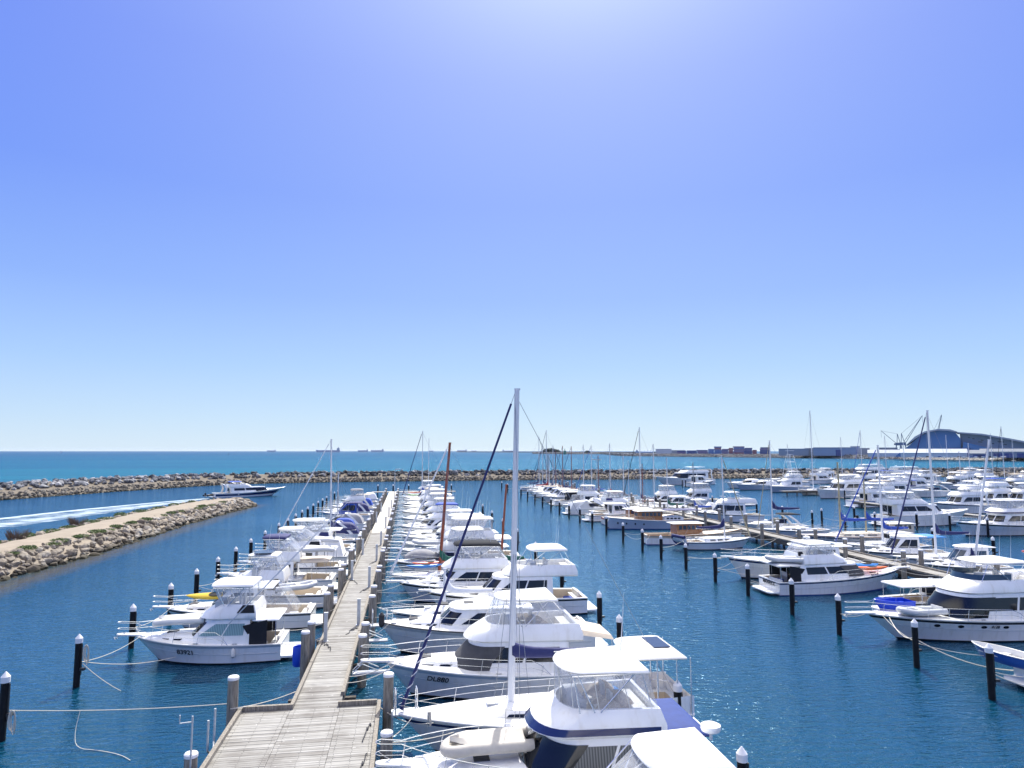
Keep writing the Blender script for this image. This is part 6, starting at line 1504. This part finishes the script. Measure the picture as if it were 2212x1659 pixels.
left = [
 (motor, 'white flybridge cruiser with navy-edged bimini and beige cockpit awning', -15.8, -6.4, 64.4, dict(B=3.8, fb=1.6, topc='canvas_navy', hh=1.45, hs=(.36, .74), aft='canvas_beige', aftx=(.04, .34), topx=(.44, .68), sprit=.8)),
 (motor, 'white flybridge cruiser carrying a covered tender on its aft roof', -15.6, -6.3, 71.0, dict(B=3.9, fb=1.6, top='hard', topc='white', hh=1.5, aft='white', sprit=.7, topx=(.42, .68), skirt='canvas_dark')),
 (motor, 'white hardtop cruiser with a see-through enclosure and navy side flash', -15.2, -6.3, 77.6, dict(B=3.8, top='hard', topc='white', hh=1.6, toph=2.0, skirt='canvas_navy', cover='canvas_white', topx=(.3, .68))),
 (motor, 'white cruiser with an orange kayak along its side deck', -14.8, -6.2, 84.4, dict(B=3.7, top='hard', topc='white', fly=False, hh=1.8, stripe='bluegrey')),
 (sailboat, 'white sloop with a plain tall mast and pale furled jib', -16.4, -6.6, 91.2, dict(B=3.2, fb=1.35, mast=WY(722, 950, 91.2)[1], mx=.5 + (-11.5 - WY(717, 1060, 91.2)[0]) / 9.8, mr=.12, boom=3.2, cover='canvas_navy', furl='mast_white', furlr=.09, spread=1, mlean=.02)),
 (express, 'white sports cruiser with black wrap windows and swept white arch', -16.0, -6.2, 97.6, dict(B=3.5, cov='canvas_navy', arch=True)),
 (express, 'white bow rider with a royal blue bow cover', -15.2, -7.2, 104.4, dict(B=2.9, arch=False, cov='canvas_blue', fb=1.3)),
 (express, 'white sports cruiser with rounded arch and grey cockpit canvas', -15.6, -6.4, 111, dict(B=3.4, arch=True, cov='canvas_grey')),
 (sailboat, 'little white sloop with a thin bare mast in the far berths', -14.6, -7.2, 118, dict(B=2.5, fb=1.0, mast=8.5, boom=0, cover=None, furl=None, simple=True, spread=0)),
 (motor, 'white cruiser with deep blue wheelhouse wrap in the far berths', -15.0, -6.4, 125, dict(B=3.5, fly=False, top='hard', topc='canvas_navy', house_c='canvas_blue', hh=1.9, simple=True)),
 (express, 'white cruiser under a full navy canvas near the jetty end', -15.0, -6.6, 132, dict(B=3.2, arch=True, cov='canvas_navy', simple=True)),
 (motor, 'white cruiser with tall signal mast and grey trim', -15.2, -6.4, 139.5, dict(B=3.6, top='bimini', topc='canvas_grey', hh=1.4, simple=True)),
 (express, 'white sports boat under a bright blue sheet near the jetty end', -14.8, -6.8, 147, dict(B=3.0, arch=True, cov='canvas_blue', simple=True)),
 (motor, 'low beige-topped white cruiser near the jetty end', -14.6, -6.6, 156, dict(B=3.4, fly=False, top='hard', topc='canvas_beige', hh=1.4, simple=True)),
 (express, 'white day boat tied at the outermost spit-side berth', -14.2, -6.8, 166, dict(B=2.9, arch=False, cov='canvas_white', simple=True)),
]
for fn, lab, b, s, y, kw in left: put(fn, lab, b, s, y, SB if fn is sailboat else SP if fn is express else MC, **kw)
rib('inflatable_dinghy', 2.6, 1.4, 'rib_grey', 'rib_grey', False, True, None, 'grey upturned tender resting on a flybridge cruiser aft roof', 'dinghy', (-8.0, 71, 3.25), 0)
rib('inflatable_dinghy', 2.7, 1.4, 'rib_grey', 'rib_grey', False, True, None, 'white upturned tender on the beige awning of the navy-topped cruiser', 'dinghy', (-7.7, 63.8, 3.35), .2)
rib('inflatable_dinghy', 2.9, 1.4, 'rib_beige', 'rib_beige', False, True, None, 'beige upturned tender on a foredeck next to the black piles', 'dinghy', (-13.4, 71, 1.95), pi)
kayak((-9.0, 82.8, 1.75), .02, 'orange', 'orange kayak along the side deck of a white cruiser', 3.4)
# ---- berths between the channel piles and the far jetty
h = put(motor, 'white cabin boat with a blue rowing boat slung across its stern', 42.6, 33.0, 32.0, MC, 0, B=3.6, fb=1.6, fs=1.25, fly=False, top='hard', topc='white', hh=1.8, hs=(.4, .74), sprit=.4, c=.36, cock='cream')
rowboat((32.6, 33.6, .95), 1.85, 'blue rowing boat with white thwarts slung across a white boat stern', tilt=0)
h = put(motor, 'large white cruiser with black wrap windows and two tenders on its foredeck', 30.4, 45.8, 41.9, MC, 0, B=4.5, fb=1.75, fs=1.3, hh=1.6, hs=(.16, .68), mask='glass_dark', top='hard', topc='white', topx=(.26, .50), toph=1.9, clears=False, screen=True, flyx=(.1, .61), sprit=1.5, ports=4, boot='boot_black', trunk=False, gun='palegrey', rake=2.2, hw=.84, side='glass_dark', flare=.34)
letters(h.root, '4128', .28, h, h.X(.50), .74, 1)
m = MB(); p0 = h.X(.62)
rib('plastic_dinghy', 3.1, 1.3, 'palegrey', 'offwhite', False, False, None, 'pale grey open dinghy chocked on the big cruiser foredeck', 'dinghy', (33.7, 41.2, 1.7), pi + .05)
rowboat((33.2, 43.0, 1.65), pi, 'bright blue small dinghy beside the grey one on the cruiser bow', 'plastic_blue', 2.7, 'plastic_blue', name='plastic_dinghy')
h = put(motor, 'small white cruiser with a flat pointed white awning over its cockpit', 45.4, 37.2, 48.4, MC, 0, B=3.0, fb=1.25, fs=1.0, fly=False, top='hard', topc='white', hh=1.15, hs=(.44, .76), aft='canvas_white', aftx=(.02, .43), cock='beige', c=.42, aer=1)
h = put(motor, 'white blue-bottomed cruiser with its name on the transom and a tender on davits', 44.9, 32.0, 57.0, MC, 0, B=4.2, fb=1.8, fs=1.15, hh=1.2, hs=(.16, .70), c=.16, mask='mesh_grey', side='glass_dark', top='hard', topc='canvas_white', topx=(.24, .45), toph=1.65, flyx=(.19, .56), aft='palegrey', aftx=(.0, .185), boot='boot_blue', stripe='navy_paint', sprit=1.1, radar=True, cock='cream', curt='canvas_dark', fender=0, ports=0, skirt=None)
letters(h.root, 'NOVIS', .32, h, h.X(.70), 1.08, -1)
def transom_text(h, txt, size):
    cu = bpy.data.curves.new('t', 'FONT'); cu.body = txt; cu.size = size; cu.align_x = 'CENTER'; cu.align_y = 'CENTER'; cu.extrude = .006; cu.offset = .008
    to = bpy.data.objects.new('t', cu); COL.objects.link(to); me = bpy.data.meshes.new_from_object(to.evaluated_get(bpy.context.evaluated_depsgraph_get())); bpy.data.objects.remove(to); bpy.data.curves.remove(cu); me.materials.clear(); me.materials.append(MATS['black'])
    o = bpy.data.objects.new('lettering', me); COL.objects.link(o); o.parent = h.root
    o.matrix_local = Matrix(((0, 0, -1, h.X(0) - .03), (-1, 0, 0, 0), (0, 1, 0, .85), (0, 0, 0, 1)))
transom_text(h, 'MAVERICK', .42)
rib('inflatable_dinghy', 3.0, 1.5, 'rib_grey', 'palegrey', True, False, None, 'grey inflatable with outboard on the davits of the named cruiser', 'dinghy', (33.1, 56.6, 2.72), pi / 2 + 1.3)
kayak((41.2, 55.9, 1.85), -.1, 'orange', 'orange and white kayak on the named cruiser foredeck', 3.4); kayak((42.2, 58.0, 1.75), -.2, 'kayak_blue', 'blue kayak behind the orange one on the cruiser bow', 2.6)
h = put(motor, 'white long-bowed cruiser with covered windscreen behind the named cruiser', 31.4, 45.8, 63.6, MC, 0, B=4.3, fb=2.1, fs=1.3, hh=1.5, fly=False, top='hard', topc='white', hs=(.24, .58), trunk=True, sprit=.7, solar=True)
def m4():
    h = put(sailboat, 'small white sloop with a dark dinghy hoisted on its stern', 44.3, 34.8, 83.0, SB, 0, B=3.2, fb=1.35, fs=1.05, mast=11.8, mx=.62, mr=.1, boom=3.9, cover='canvas_navy', boomz=2.6, furl='mast_pale', furlr=.1, stripe='navy_paint', mlean=-.01)
    rib('inflatable_dinghy', 2.8, 1.4, 'canvas_navy', 'rib_grey', False, False, None, 'dark inflatable hoisted upright on the small sloop stern', 'dinghy', (34.0, 82.6, 1.2), pi / 2 + .25, 1.15)
m4()
h = put(launch, 'varnished wooden launch with honey cabin and cream topsides', 46.0, 31.8, 88.6, TL, 0, B=3.5, fb=1.75, fs=1.3, hull='white', stripe='beige', cab='varnish', gun='varnish', roof='offwhite', hs=(.30, .58), c=.28, boot='boot_blue')
h = put(launch, 'long white timber launch with dark window posts and three hull ports', 31.4, 47.6, 106.0, TL, 0, B=3.7, fb=2.0, fs=1.4, hull='bluegrey', stripe=None, cab='varnish', gun='white', roof='white', hs=(.42, .68), c=.3, mast=11, ports=4, awn='canvas_navy', low=(.2, .42), boot='boot_blue')
h = put(launch, 'dark red timber launch with pale roof behind the long white one', 46, 33.2, 112.6, TL, 0, B=3.4, fb=1.6, fs=1.2, hull='offwhite', cab='varnish', stripe='red_paint', hs=(.34, .66))
mid = [
 (motor, 'small white cruiser with timber swim step and open canvas top', 43, 32, 118.5, MC, dict(B=3.4, fly=False, hh=1.7, top='hard', topc='canvas_white', hs=(.4, .72), cock='teakdeck', wood=False)),
 (motor, 'white cruiser with dark clear-sided bridge and navy skirt', 46, 34.5, 125, MC, dict(B=3.9, hh=1.5, top='hard', topc='white', skirt='canvas_navy')),
 (express, 'pale rounded cruiser with a tall curved grey superstructure', 43.5, 31.4, 131.5, SP, dict(B=3.8, cov='palegrey', arch=True, fb=1.7)),
 (express, 'white speedboat with black glass roof panels and white cover', 31.6, 42, 138, SP, dict(B=3.2, cov='canvas_white', win='black')),
 (motor, 'white cruiser with a big boxy clear enclosure', 46, 35, 145, MC, dict(B=3.8, hh=1.6, top='hard', topc='white', cover='clear')),
 (motor, 'grey-white workboat with a dark slatted wheelhouse', 45, 33.6, 154, MC, dict(B=3.8, hh=1.7, fly=False, house_c='canvas_dark', top='hard', topc='white', side=None)),
 (motor, 'white cabin boat with square side windows', 32.4, 43, 162, MC, dict(B=3.5, fly=False, hh=1.7, wood=True, top='hard', topc='white')),
 (motor, 'white low cuddy cruiser in the far channel row', 33, 43, 171, MC, dict(B=3.3, fly=False, hh=1.5, top='hard', topc='white', simple=True)),
 (motor, 'cream-decked small cruiser in the far channel row', 33, 42.5, 180, MC, dict(B=3.3, fly=False, hh=1.6, top='hard', topc='canvas_beige', simple=True)),
 (sailboat, 'white sloop with navy sail cover at the far end of the channel row', 46, 35, 190, SB, dict(B=3.3, mast=14, cover='canvas_navy', simple=True)),
 (sailboat, 'white sloop with red hull band in the far channel row', 46, 36, 199, SB, dict(B=3.2, mast=11, cover='canvas_red', stripe='red_paint', mcol='mast_wood', simple=True)),
 (sailboat, 'white sloop with thin pale mast at the outermost channel berth', 46, 35.5, 212, SB, dict(B=3.2, mast=17, cover='canvas_navy', furl='canvas_dark', simple=True)),
]
for fn, lab, b, s, y, nm, kw in mid: put(fn, lab, b, s, y, nm, **kw)
# ---- outer side of the far jetty
def mastat(px, py_top, y, x=None):
    """height of a mast top seen at photo point when the boat lies at depth y"""
    return WY(px, py_top, y)
outer = [
 (1180, 930, 205, 'white sloop with tall slim mast and bare boom', dict(cover=None, mcol='mast_white')),
 (1215, 964, 188, 'brown-masted white sloop beyond the far jetty', dict(mcol='mast_wood', cover='canvas_navy')),
 (1234, 965, 182, 'old timber-masted sailboat with a dark rigging', dict(mcol='mast_wood', cover=None, hull='offwhite')),
 (1277, 963, 176, 'white sloop with royal blue sail cover and blue furled jib', dict(cover='canvas_blue', furl='canvas_blue')),
 (1317, 959, 160, 'white sloop with dull red sail cover', dict(cover='canvas_red', furl=None)),
 (1381, 924, 140, 'white sloop with a long navy sail cover and dark forestay', dict(cover='canvas_navy', furl='canvas_dark')),
 (1411, 960, 131, 'white sloop with a black boom bag beside the navy-covered one', dict(cover='canvas_dark', furl=None)),
 (1551, 983, 0, '', {}),
]
for px, pt, y, lab, kw in outer:
    if not lab: continue
    x, z = WY(px, pt, y); L = 10 + (px % 3); bow = x - .42 * L if px % 2 else x + .42 * L
    bow, stern = (x - L * .4, x + L * .6)
    kw2 = dict(B=3.2, mast=z, mx=.6, boom=3.8, simple=True, mr=.1); kw2.update(kw); put(sailboat, lab, bow, stern, y, SB, **kw2)
eb = [
 (motor, 'white sports-fishing cruiser with black wrap window and tall roof mast', 49.9, 62.8, 114.4, MC, dict(B=4.3, fb=1.9, hh=1.8, fly=True, top='hard', topc='white', topx=(.34, .5), clears=False, mask='glass_dark', flyx=(.1, .62), sprit=.6)),
 (motor, 'white flybridge cruiser with clear bridge and blue boom cover in front', 60.5, 73, 151, MC, dict(B=4.2, fb=1.9, hh=1.5, top='hard', topc='white')),
 (express, 'white covered runabout among the sailboats', 51, 60, 122, SP, dict(B=3, cov='canvas_white', simple=True)),
 (express, 'white sports boat with green stripe among the sailboats', 51, 60, 128.5, SP, dict(B=3, bimini='canvas_white', stripe='canvas_green', simple=True)),
 (motor, 'small white cabin boat with orange gear on deck', 51, 60.5, 137, MC, dict(B=3.3, fly=False, hh=1.6, top='hard', topc='white', simple=True)),
 (motor, 'white hardtop cruiser moored beyond the twin floodlight', 51, 62, 145.5, MC, dict(B=3.6, hh=1.4, top='hard', topc='white', simple=True)),
 (express, 'white open-cockpit cruiser with black folding hood', 51, 61, 97.8, SP, dict(B=3.3, bimini='canvas_dark')),
 (motor, 'small white pilot-house boat under a sky blue shade', 50.6, 60.5, 69.6, MC, dict(B=3.3, fb=1.4, fly=False, hh=1.7, top='hard', topc='white', aft='canvas_sky', hs=(.4, .72))),
 (motor, 'white hardtop boat with big clear windows and black outboard', 50.8, 59, 60.5, MC, dict(B=3.2, fb=1.4, fly=False, hh=1.8, top='hard', topc='white', hs=(.3, .7), win='glass_blue', side='glass_blue')),
 (motor, 'white wide catamaran cruiser with orange boards on its roof', 50.6, 62, 50.5, MC, dict(B=4.6, fb=1.7, fly=False, hh=1.8, top='hard', topc='white', hs=(.2, .66), solar=True)),
 (motor, 'white work boat with open framed roof at the frame edge', 50.8, 60, 44, MC, dict(B=3.4, fb=1.5, fly=False, hh=1.9, top='hard', topc='white', hs=(.3, .66), stripe='orange')),
]
for fn, lab, b, s, y, nm, kw in eb: put(fn, lab, b, s, y, nm, **kw)
kayak((56.5, 50.0, 3.75), .1, 'orange', 'orange paddle board on the catamaran roof', 3.0); kayak((53.2, 51.4, 3.7), .3, 'kayak_red', 'coral paddle board on the catamaran roof front', 2.8)
rib('inflatable_dinghy', 3.4, 1.6, 'rib_grey', 'palegrey', True, False, None, 'grey inflatable with outboard floating behind the sports-fishing cruiser', 'dinghy', (77.4, 145, .05), .1)
x, z = WY(1669, 953, 98.5); put(sailboat, 'white sloop with navy boom cover standing clear over open water', 50.4, 61.4, 92.5, SB, 0, B=3.3, mast=WY(1669, 953, 92.5)[1], mx=(61.4 - WY(1669, 1130, 92.5)[0]) / 11, boom=4.4, boomz=4.0, cover='canvas_navy', furl='mast_pale', furlr=.08, mr=.1)
h = put(sailboat, 'cream timber schooner with blue sail covers, rope ladders and white wheelhouse', 49.8, 66.5, 81.6, SB, 0, B=4.2, fb=1.8, fs=1.5, hull='palegrey', gun='varnish', mast=WY(1739, 1000, 81.6)[1], mx=.62, boom=4.5, boomz=3.4, cover='canvas_blue', furl=None, mizzen=(.40, WY(1799, 1023, 81.6)[1], 4.2), mcol='mast_pale', rat=True, pilot=(.04, .24), cabin='cream', mr=.14, spread=1)
xb = WY(1908, 1183, 75.4)[0]
put(sailboat, 'white motor-sailer with bright blue boom cover and blue furled jib', 51.0, 63.2, 75.4, SB, 0, B=3.6, fb=1.5, mast=WY(1899, 963, 75.4)[1], mx=(63.2 - xb) / 12.2, boom=3.6, boomz=3.0, cover='canvas_blue', furl='canvas_blue', furlr=.11, mr=.13, pilot=(.22, .44), spread=1)
xb = WY(2022, 1198, 65.4)[0]
put(sailboat, 'white sloop with navy boom cover, navy furled jib and red stern drum', 50.6, 62.4, 65.4, SB, 0, B=3.6, fb=1.5, mast=WY(2011, 888, 65.4)[1], mx=(62.4 - xb) / 11.8, boom=4.2, boomz=3.6, cover='canvas_navy', furl='canvas_navy', furlr=.11, mr=.13, hood='canvas_navy', spread=1)
xb = WY(2100, 1330, 56)[0]
put(sailboat, 'white sloop with leaning pale mast and purple-wrapped flag bundle', 50.4, 61.5, 55.6, SB, 0, B=3.4, fb=1.4, mast=13.5, mx=(61.5 - xb) / 11.1, boom=3, cover='canvas_navy', furl=None, mlean=-.22, mr=.11)
# ---- outer basin yachts
def world_boat(fn, label, name, b, s, B, **kw):
    """boat placed by world bow and stern points"""
    (bx, by), (sx, sy) = b, s; L = math.hypot(bx - sx, by - sy)
    cat = {'motor_cruiser': 'cruiser', 'sport_cruiser': 'cruiser', 'sailing_boat': 'sailboat', 'motor_yacht': 'yacht'}[name]
    r = empty(name, ((bx + sx) / 2, (by + sy) / 2, 0), math.atan2(by - sy, bx - sx), label, cat, GRP[cat]); h = fn(r, L=L, B=B, **kw); h.root = r; return h
big = dict(fb=2.3, fs=1.6, hh=1.7, top='hard', topc='white', rake=2.4)
h = world_boat(motor, 'large white sedan yacht with almond dark windows and clear aft curtains', MY, (95.5, 103.6), (78.6, 103.8), 5.0, fb=2.6, fs=1.7, hh=1.6, top='hard', topc='white', hs=(.12, .66), flyx=(.06, .5), topx=(.06, .36), rake=2.6, toph=1.9, sprit=None, trunk=True, ports=0)
rib('inflatable_dinghy', 3.6, 1.7, 'rib_grey', 'palegrey', True, False, None, 'white inflatable with black outboard behind the sedan yacht', 'dinghy', (76.4, 103.8, .9), .05)
world_boat(motor, 'white flybridge yacht with pale hardtop and portholed bow beyond the sedan yacht', MY, (103.5, 121.5), (118.5, 123), 4.8, clears=False, arch=True, sprit=.6, **big)
world_boat(motor, 'white cruiser with forward-raked windscreen and blue net bundle on its bow', MC, (80.5, 89.5), (96, 91), 4.6, fb=2.1, fs=1.4, hh=1.5, top='hard', topc='white', hs=(.2, .64), sprit=.9, band='navy_paint')
world_boat(motor, 'dark-hulled motor yacht with green railing cloth at the frame edge', MY, (88, 83), (102, 85), 4.4, hull='navy_paint', fb=2.2, fs=1.5, hh=1.4, top='bimini', sprit=.8)
world_boat(motor, 'white trawler yacht with long covered side decks and dark bridge windows', MY, (106.5, 164), (125, 170), 5.4, fb=2.6, fs=1.7, hh=2.0, top='hard', topc='white', mask=None, aft='white', aftx=(.0, .24), flyc='white', hs=(.22, .66))
world_boat(motor, 'white sporty flybridge yacht with pointed dark side windows', MY, (114.5, 158), (132, 163), 5.2, fb=2.6, fs=1.7, hh=1.7, top='hard', topc='white', arch=True, topx=(.2, .5), hs=(.16, .62), sprit=None, ports=3)
h = world_boat(sailboat, 'white sleek sloop with a bare tall mast near the cross walkway', SB, (109.5, 177.5), (121, 179), 3.4, fb=1.7, fs=1.3, mast=24, mx=.55, boom=0, cover=None, furl=None, mr=.13, hood='canvas_dark', simple=True, spread=2)
world_boat(motor, 'tall white expedition yacht with stacked decks beside the breakwater', MY, (178, 256), (198, 258), 6.5, fb=3.0, fs=2.2, hh=2.4, top='hard', topc='white', mask='glass_dark', hs=(.1, .66), radar=True)
world_boat(motor, 'long white motor yacht with domes on its roof near the breakwater', MY, (212, 242), (186, 238), 6.0, fb=2.8, fs=2.0, hh=2.0, top='hard', topc='white', radar=True, hs=(.1, .62))
ob = [((160, 205), (174, 207), 'white enclosed-bridge cruiser stern-on near the long yacht'), ((172, 198), (186, 201), 'white game boat with tuna tower and life rings'), ((138, 150), (155, 154), 'white twin-deck cruiser showing a dark saloon door'), ((150, 165), (168, 169), 'white flybridge cruiser with blue cockpit sheet'), ((176, 180), (192, 184), 'white cruiser with navy hull side near the tall masts'), ((120, 130), (134, 133), 'white flybridge cruiser behind the net-carrying boat'), ((125, 142), (140, 145), 'white bridge cruiser with grey windscreen cover'), ((130, 115), (146, 118), 'white hardtop cruiser with orange cover at the frame edge'), ((108, 98), (121, 100), 'white curtained bridge cruiser at the frame edge'), ((190, 215), (206, 219), 'white bridge-deck cruiser in the far outer basin'), ((205, 205), (222, 208), 'white cruiser with silver arch in the far outer basin'), ((140, 185), (156, 189), 'white family cruiser behind the sporty yacht'), ((165, 225), (182, 228), 'white motor boat with tall fly screen by the breakwater'), ((145, 208), (160, 211), 'white hardtop boat lying between two dark piles')]
for i, (b, s, lab) in enumerate(ob):
    world_boat(motor, lab, MC, b, s, 4.5, fb=2.1, fs=1.5, hh=1.6 + .1 * (i % 3), top=['hard', 'bimini'][i % 2], topc=['white', 'canvas_white', 'canvas_blue', 'white', 'canvas_beige'][i % 5], hull=['white', 'white', 'white', 'offwhite', 'navy_paint'][i % 5], arch=i % 3 == 1, aft=['canvas_white', None, None, 'canvas_blue'][i % 4], mask=[None, 'glass_dark', None][i % 3], simple=True, clears=i % 2 == 0)
# moored far row below the breakwater
world_boat(motor, 'huge white sleek motor yacht with swept dark windows under the breakwater', MY, (89.5, 237), (114, 243), 6.4, fb=3.2, fs=2.0, hh=2.1, top='hard', topc='white', hs=(.12, .66), topx=(.16, .42), flyx=(.1, .54), rake=4, sprit=None, arch=True, clears=False, mask='glass_dark')
fr = [((108, 228), (97, 225), motor, 'white pilot-house boat with blue hull in front of the huge yacht', dict(hull='bluegrey', fly=False, hh=2.0, top='hard', topc='white')), ((106, 214), (120, 217), express, 'white sports yacht shrouded in a white cover', dict(cov='canvas_white', arch=False)), ((104, 203), (120, 207), express, 'second shrouded white sports yacht with pale blue hull', dict(cov='canvas_white', arch=True, hull='bluegrey')), ((108, 191), (124, 195), motor, 'grey-hulled sport fisher with a tall tuna tower and white bow cover', dict(hull='bluegrey', fly=True, hh=1.7, top='hard', topc='white', mask='canvas_white', outr=True)), ((120, 183), (130, 186), express, 'small white boat with a blue folded hood by the walkway', dict(cov='canvas_blue', arch=False)), ((128, 222), (142, 225), motor, 'white bridge boat half hidden behind the tuna tower', dict(hh=1.6, top='hard', topc='white'))]
for b, s, fn, lab, kw in fr: world_boat(fn, lab, MC if fn is motor else SP, b, s, 4.2, fb=2.0, fs=1.5, simple=True, **kw)
def tower():
    o = empty('tuna_tower', (117, 193.3, 4.9), .25, 'white pipe-frame tuna tower rising from the grey-hulled sport fisher', 'tower'); m = MB()
    for sx in (-1.2, 1.2):
        for sy in (-1.1, 1.1): m.tube([(sx * 1.6, sy * 1.2, 0), (sx * .5, sy * .7, 6.5)], .06, 5)
    for z, k in ((2, 1.3), (4.2, .9), (6.5, .5)): m.tube([(1.2 * k, 1.0 * k, z), (-1.2 * k, 1.0 * k, z), (-1.2 * k, -1.0 * k, z), (1.2 * k, -1.0 * k, z)], .05, 5, close=True)
    m.build('frame', 'white', o); m = MB(); m.box(-.9, .9, -.9, .9, 7.6, 7.72); m.box(-.8, .8, -.8, .8, 4.2, 4.3); m.build('platform', 'white', o)
tower()
# distant bare masts beyond the frame-edge yachts
for i, (px, pt, y, lab) in enumerate([(1857, 930, 190, 'white sloop under a tall twin-line mast behind the expedition yacht'), (1910, 942, 220, 'white sloop with a faint mast before the cranes'), (2090, 958, 165, 'white sloop with a mast in front of the museum wing'), (2138, 937, 200, 'white sloop with a slim mast before the grey wharf shed'), (2161, 922, 185, 'white sloop with a tall stayed mast before the museum roof'), (2042, 940, 215, 'white sloop with a mast crossing the blue museum front')]):
    x, z = WY(px, pt, y); world_boat(sailboat, lab, SB, (x - 4.5, y - 1), (x + 6.5, y + 1), 3.3, fb=1.5, fs=1.2, mast=z, mx=.59, boom=4, cover=['canvas_navy', None, 'canvas_navy', 'canvas_blue', None, 'canvas_dark'][i], furl=['canvas_blue', None, None, None, 'canvas_dark', None][i], simple=True, mr=.11)
# ---- more masts along the far jetty and more yachts crowded into the outer basin
for px, pt, y, lab, kw in [(1172, 965, 212, 'white sloop with a short grey mast near the outermost berth', dict(cover='canvas_navy', furl='canvas_navy')), (1186, 980, 206, 'small white yacht with low mast by the red-banded sloop', dict(cover=None)), (1200, 975, 196, 'white sloop with varnished mast and red hull flash', dict(mcol='mast_wood', stripe='red_paint', cover=None)), (1260, 962, 172, 'white yacht with slender mast behind the dark wheelhouse boat', dict(cover='canvas_blue')),
        (1292, 985, 164, 'old white yacht with brown pole mast', dict(mcol='mast_wood', cover=None)), (1497, 1000, 118, 'blue-covered sloop with a dark thin mast behind the fishing cruiser', dict(cover='canvas_blue', mcol='wire')), (1387, 1003, 134, 'stubby white yacht with brown mizzen-like mast', dict(mcol='mast_wood', cover=None)), (1346, 985, 150, 'white yacht with grey mast close to the floodlight pole', dict(cover='canvas_grey')), (1440, 990, 124, 'white yacht with dark green sail cover by the schooner', dict(cover='canvas_green'))]:
    x, z = WY(px, pt, y); L = 9 + (px % 3); kw2 = dict(B=3.0, mast=z, mx=.6, boom=3.4, simple=True, mr=.09, furl=None); kw2.update(kw); put(sailboat, lab, x - L * .4, x + L * .6, y, SB, **kw2)
more = [((98, 138), (112, 140), 'white cruiser with beige canopy moored past the sedan yacht'), ((103, 146), (118, 148), 'white bridge cruiser with green hull line before the sporty yacht'), ((126, 129), (140, 131), 'white cruiser with a big curtained bridge near the frame edge'), ((134, 165), (149, 168), 'white cruiser with slanted grey arch near the frame edge'), ((152, 190), (167, 193), 'white cruiser with a row of saloon windows in the outer basin'), ((176, 217), (191, 220), 'white cruiser with tall aerials in the outer basin'), ((200, 192), (215, 195), 'white cruiser with navy top in the outer basin'), ((206, 224), (222, 227), 'white yacht with raised pilot bridge in the outer basin'), ((228, 228), (245, 231), 'white yacht by the last pile of the outer basin'), ((222, 249), (240, 251), 'white yacht close under the breakwater stones'), ((114, 108), (128, 110), 'white cruiser with tan bow cover at the frame edge'), ((98, 76), (110, 78), 'white cruiser with covered helm behind the dark-hulled yacht'), ((150, 238), (166, 240), 'white cruiser with low arch close to the breakwater'), ((134, 238), (147, 240), 'small white cruiser between the huge yacht and the outer basin'), ((160, 252), (174, 254), 'white cruiser moored end-on to the breakwater track'), ((168, 160), (184, 163), 'white cruiser with double deck rails in the outer basin')]
for i, (b, s_, lab) in enumerate(more):
    world_boat(motor if i % 5 != 3 else express, lab, MC if i % 5 != 3 else SP, (b if i % 4 else s_), (s_ if i % 4 else b), 4.4, fb=2.0, fs=1.5, simple=True, **({} if i % 5 == 3 else dict(hh=1.5 + .15 * (i % 3), top=['hard', 'bimini', 'hard'][i % 3], topc=['white', 'canvas_beige', 'white', 'canvas_navy', 'canvas_white'][i % 5], arch=i % 3 == 2, mask=[None, 'glass_dark'][i % 2], aft=[None, 'canvas_white', 'canvas_beige'][i % 3])))
for i, (px, pt, y, lab) in enumerate([(1950, 958, 175, 'white sloop with a plain mast among the outer yachts'), (2070, 975, 150, 'white sloop with a low mast beside the curtained cruiser'), (2185, 950, 210, 'white sloop with a mast near the last wharf shed'), (1815, 945, 235, 'white sloop with a mast before the blue warehouse'), (1700, 960, 245, 'white sloop with a mast before the pale grey warehouse')]):
    x, z = WY(px, pt, y); world_boat(sailboat, lab, SB, (x - 4.5, y - 1), (x + 6.5, y + 1), 3.3, fb=1.5, fs=1.2, mast=z, mx=.59, boom=4, cover=['canvas_navy', None, 'canvas_blue', None, 'canvas_navy'][i], furl=None, simple=True, mr=.1)
# ---- the yacht under way in the channel
h = world_boat(motor, 'dark blue and white motor yacht under way in the channel with a blue top', MY, (-34.2, 201.4), (-51.2, 192.4), 4.8, fb=2.35, fs=1.2, hull='white', stripe=None, boot='boot_blue', hh=1.3, hs=(.2, .74), flyx=(.17, .5), topx=(.2, .36), toph=1.35, clears=False, top='bimini', topc='canvas_blue', mask='glass_dark', rake=3.8, sprit=None, trunk=True, arch=True, flyc='white', dip=.2)
m = MB(); ts = [i / 16 * .93 for i in range(17)]
for sg in (1, -1): m.loft([[(p[0], sg * (p[1] + .02), p[2]) for p in (h.pt(t, v) for t in ts)] for v in (.36, .5, .64, .78)], closed=False)
m.build('hull_stripe', 'navy_paint', h.root)
rib('inflatable_dinghy', 3.0, 1.5, 'canvas_dark', 'palegrey', True, False, None, 'small dark tender carried on the moving yacht swim platform', 'dinghy', (-52.2, 191.9, .5), 1.2)
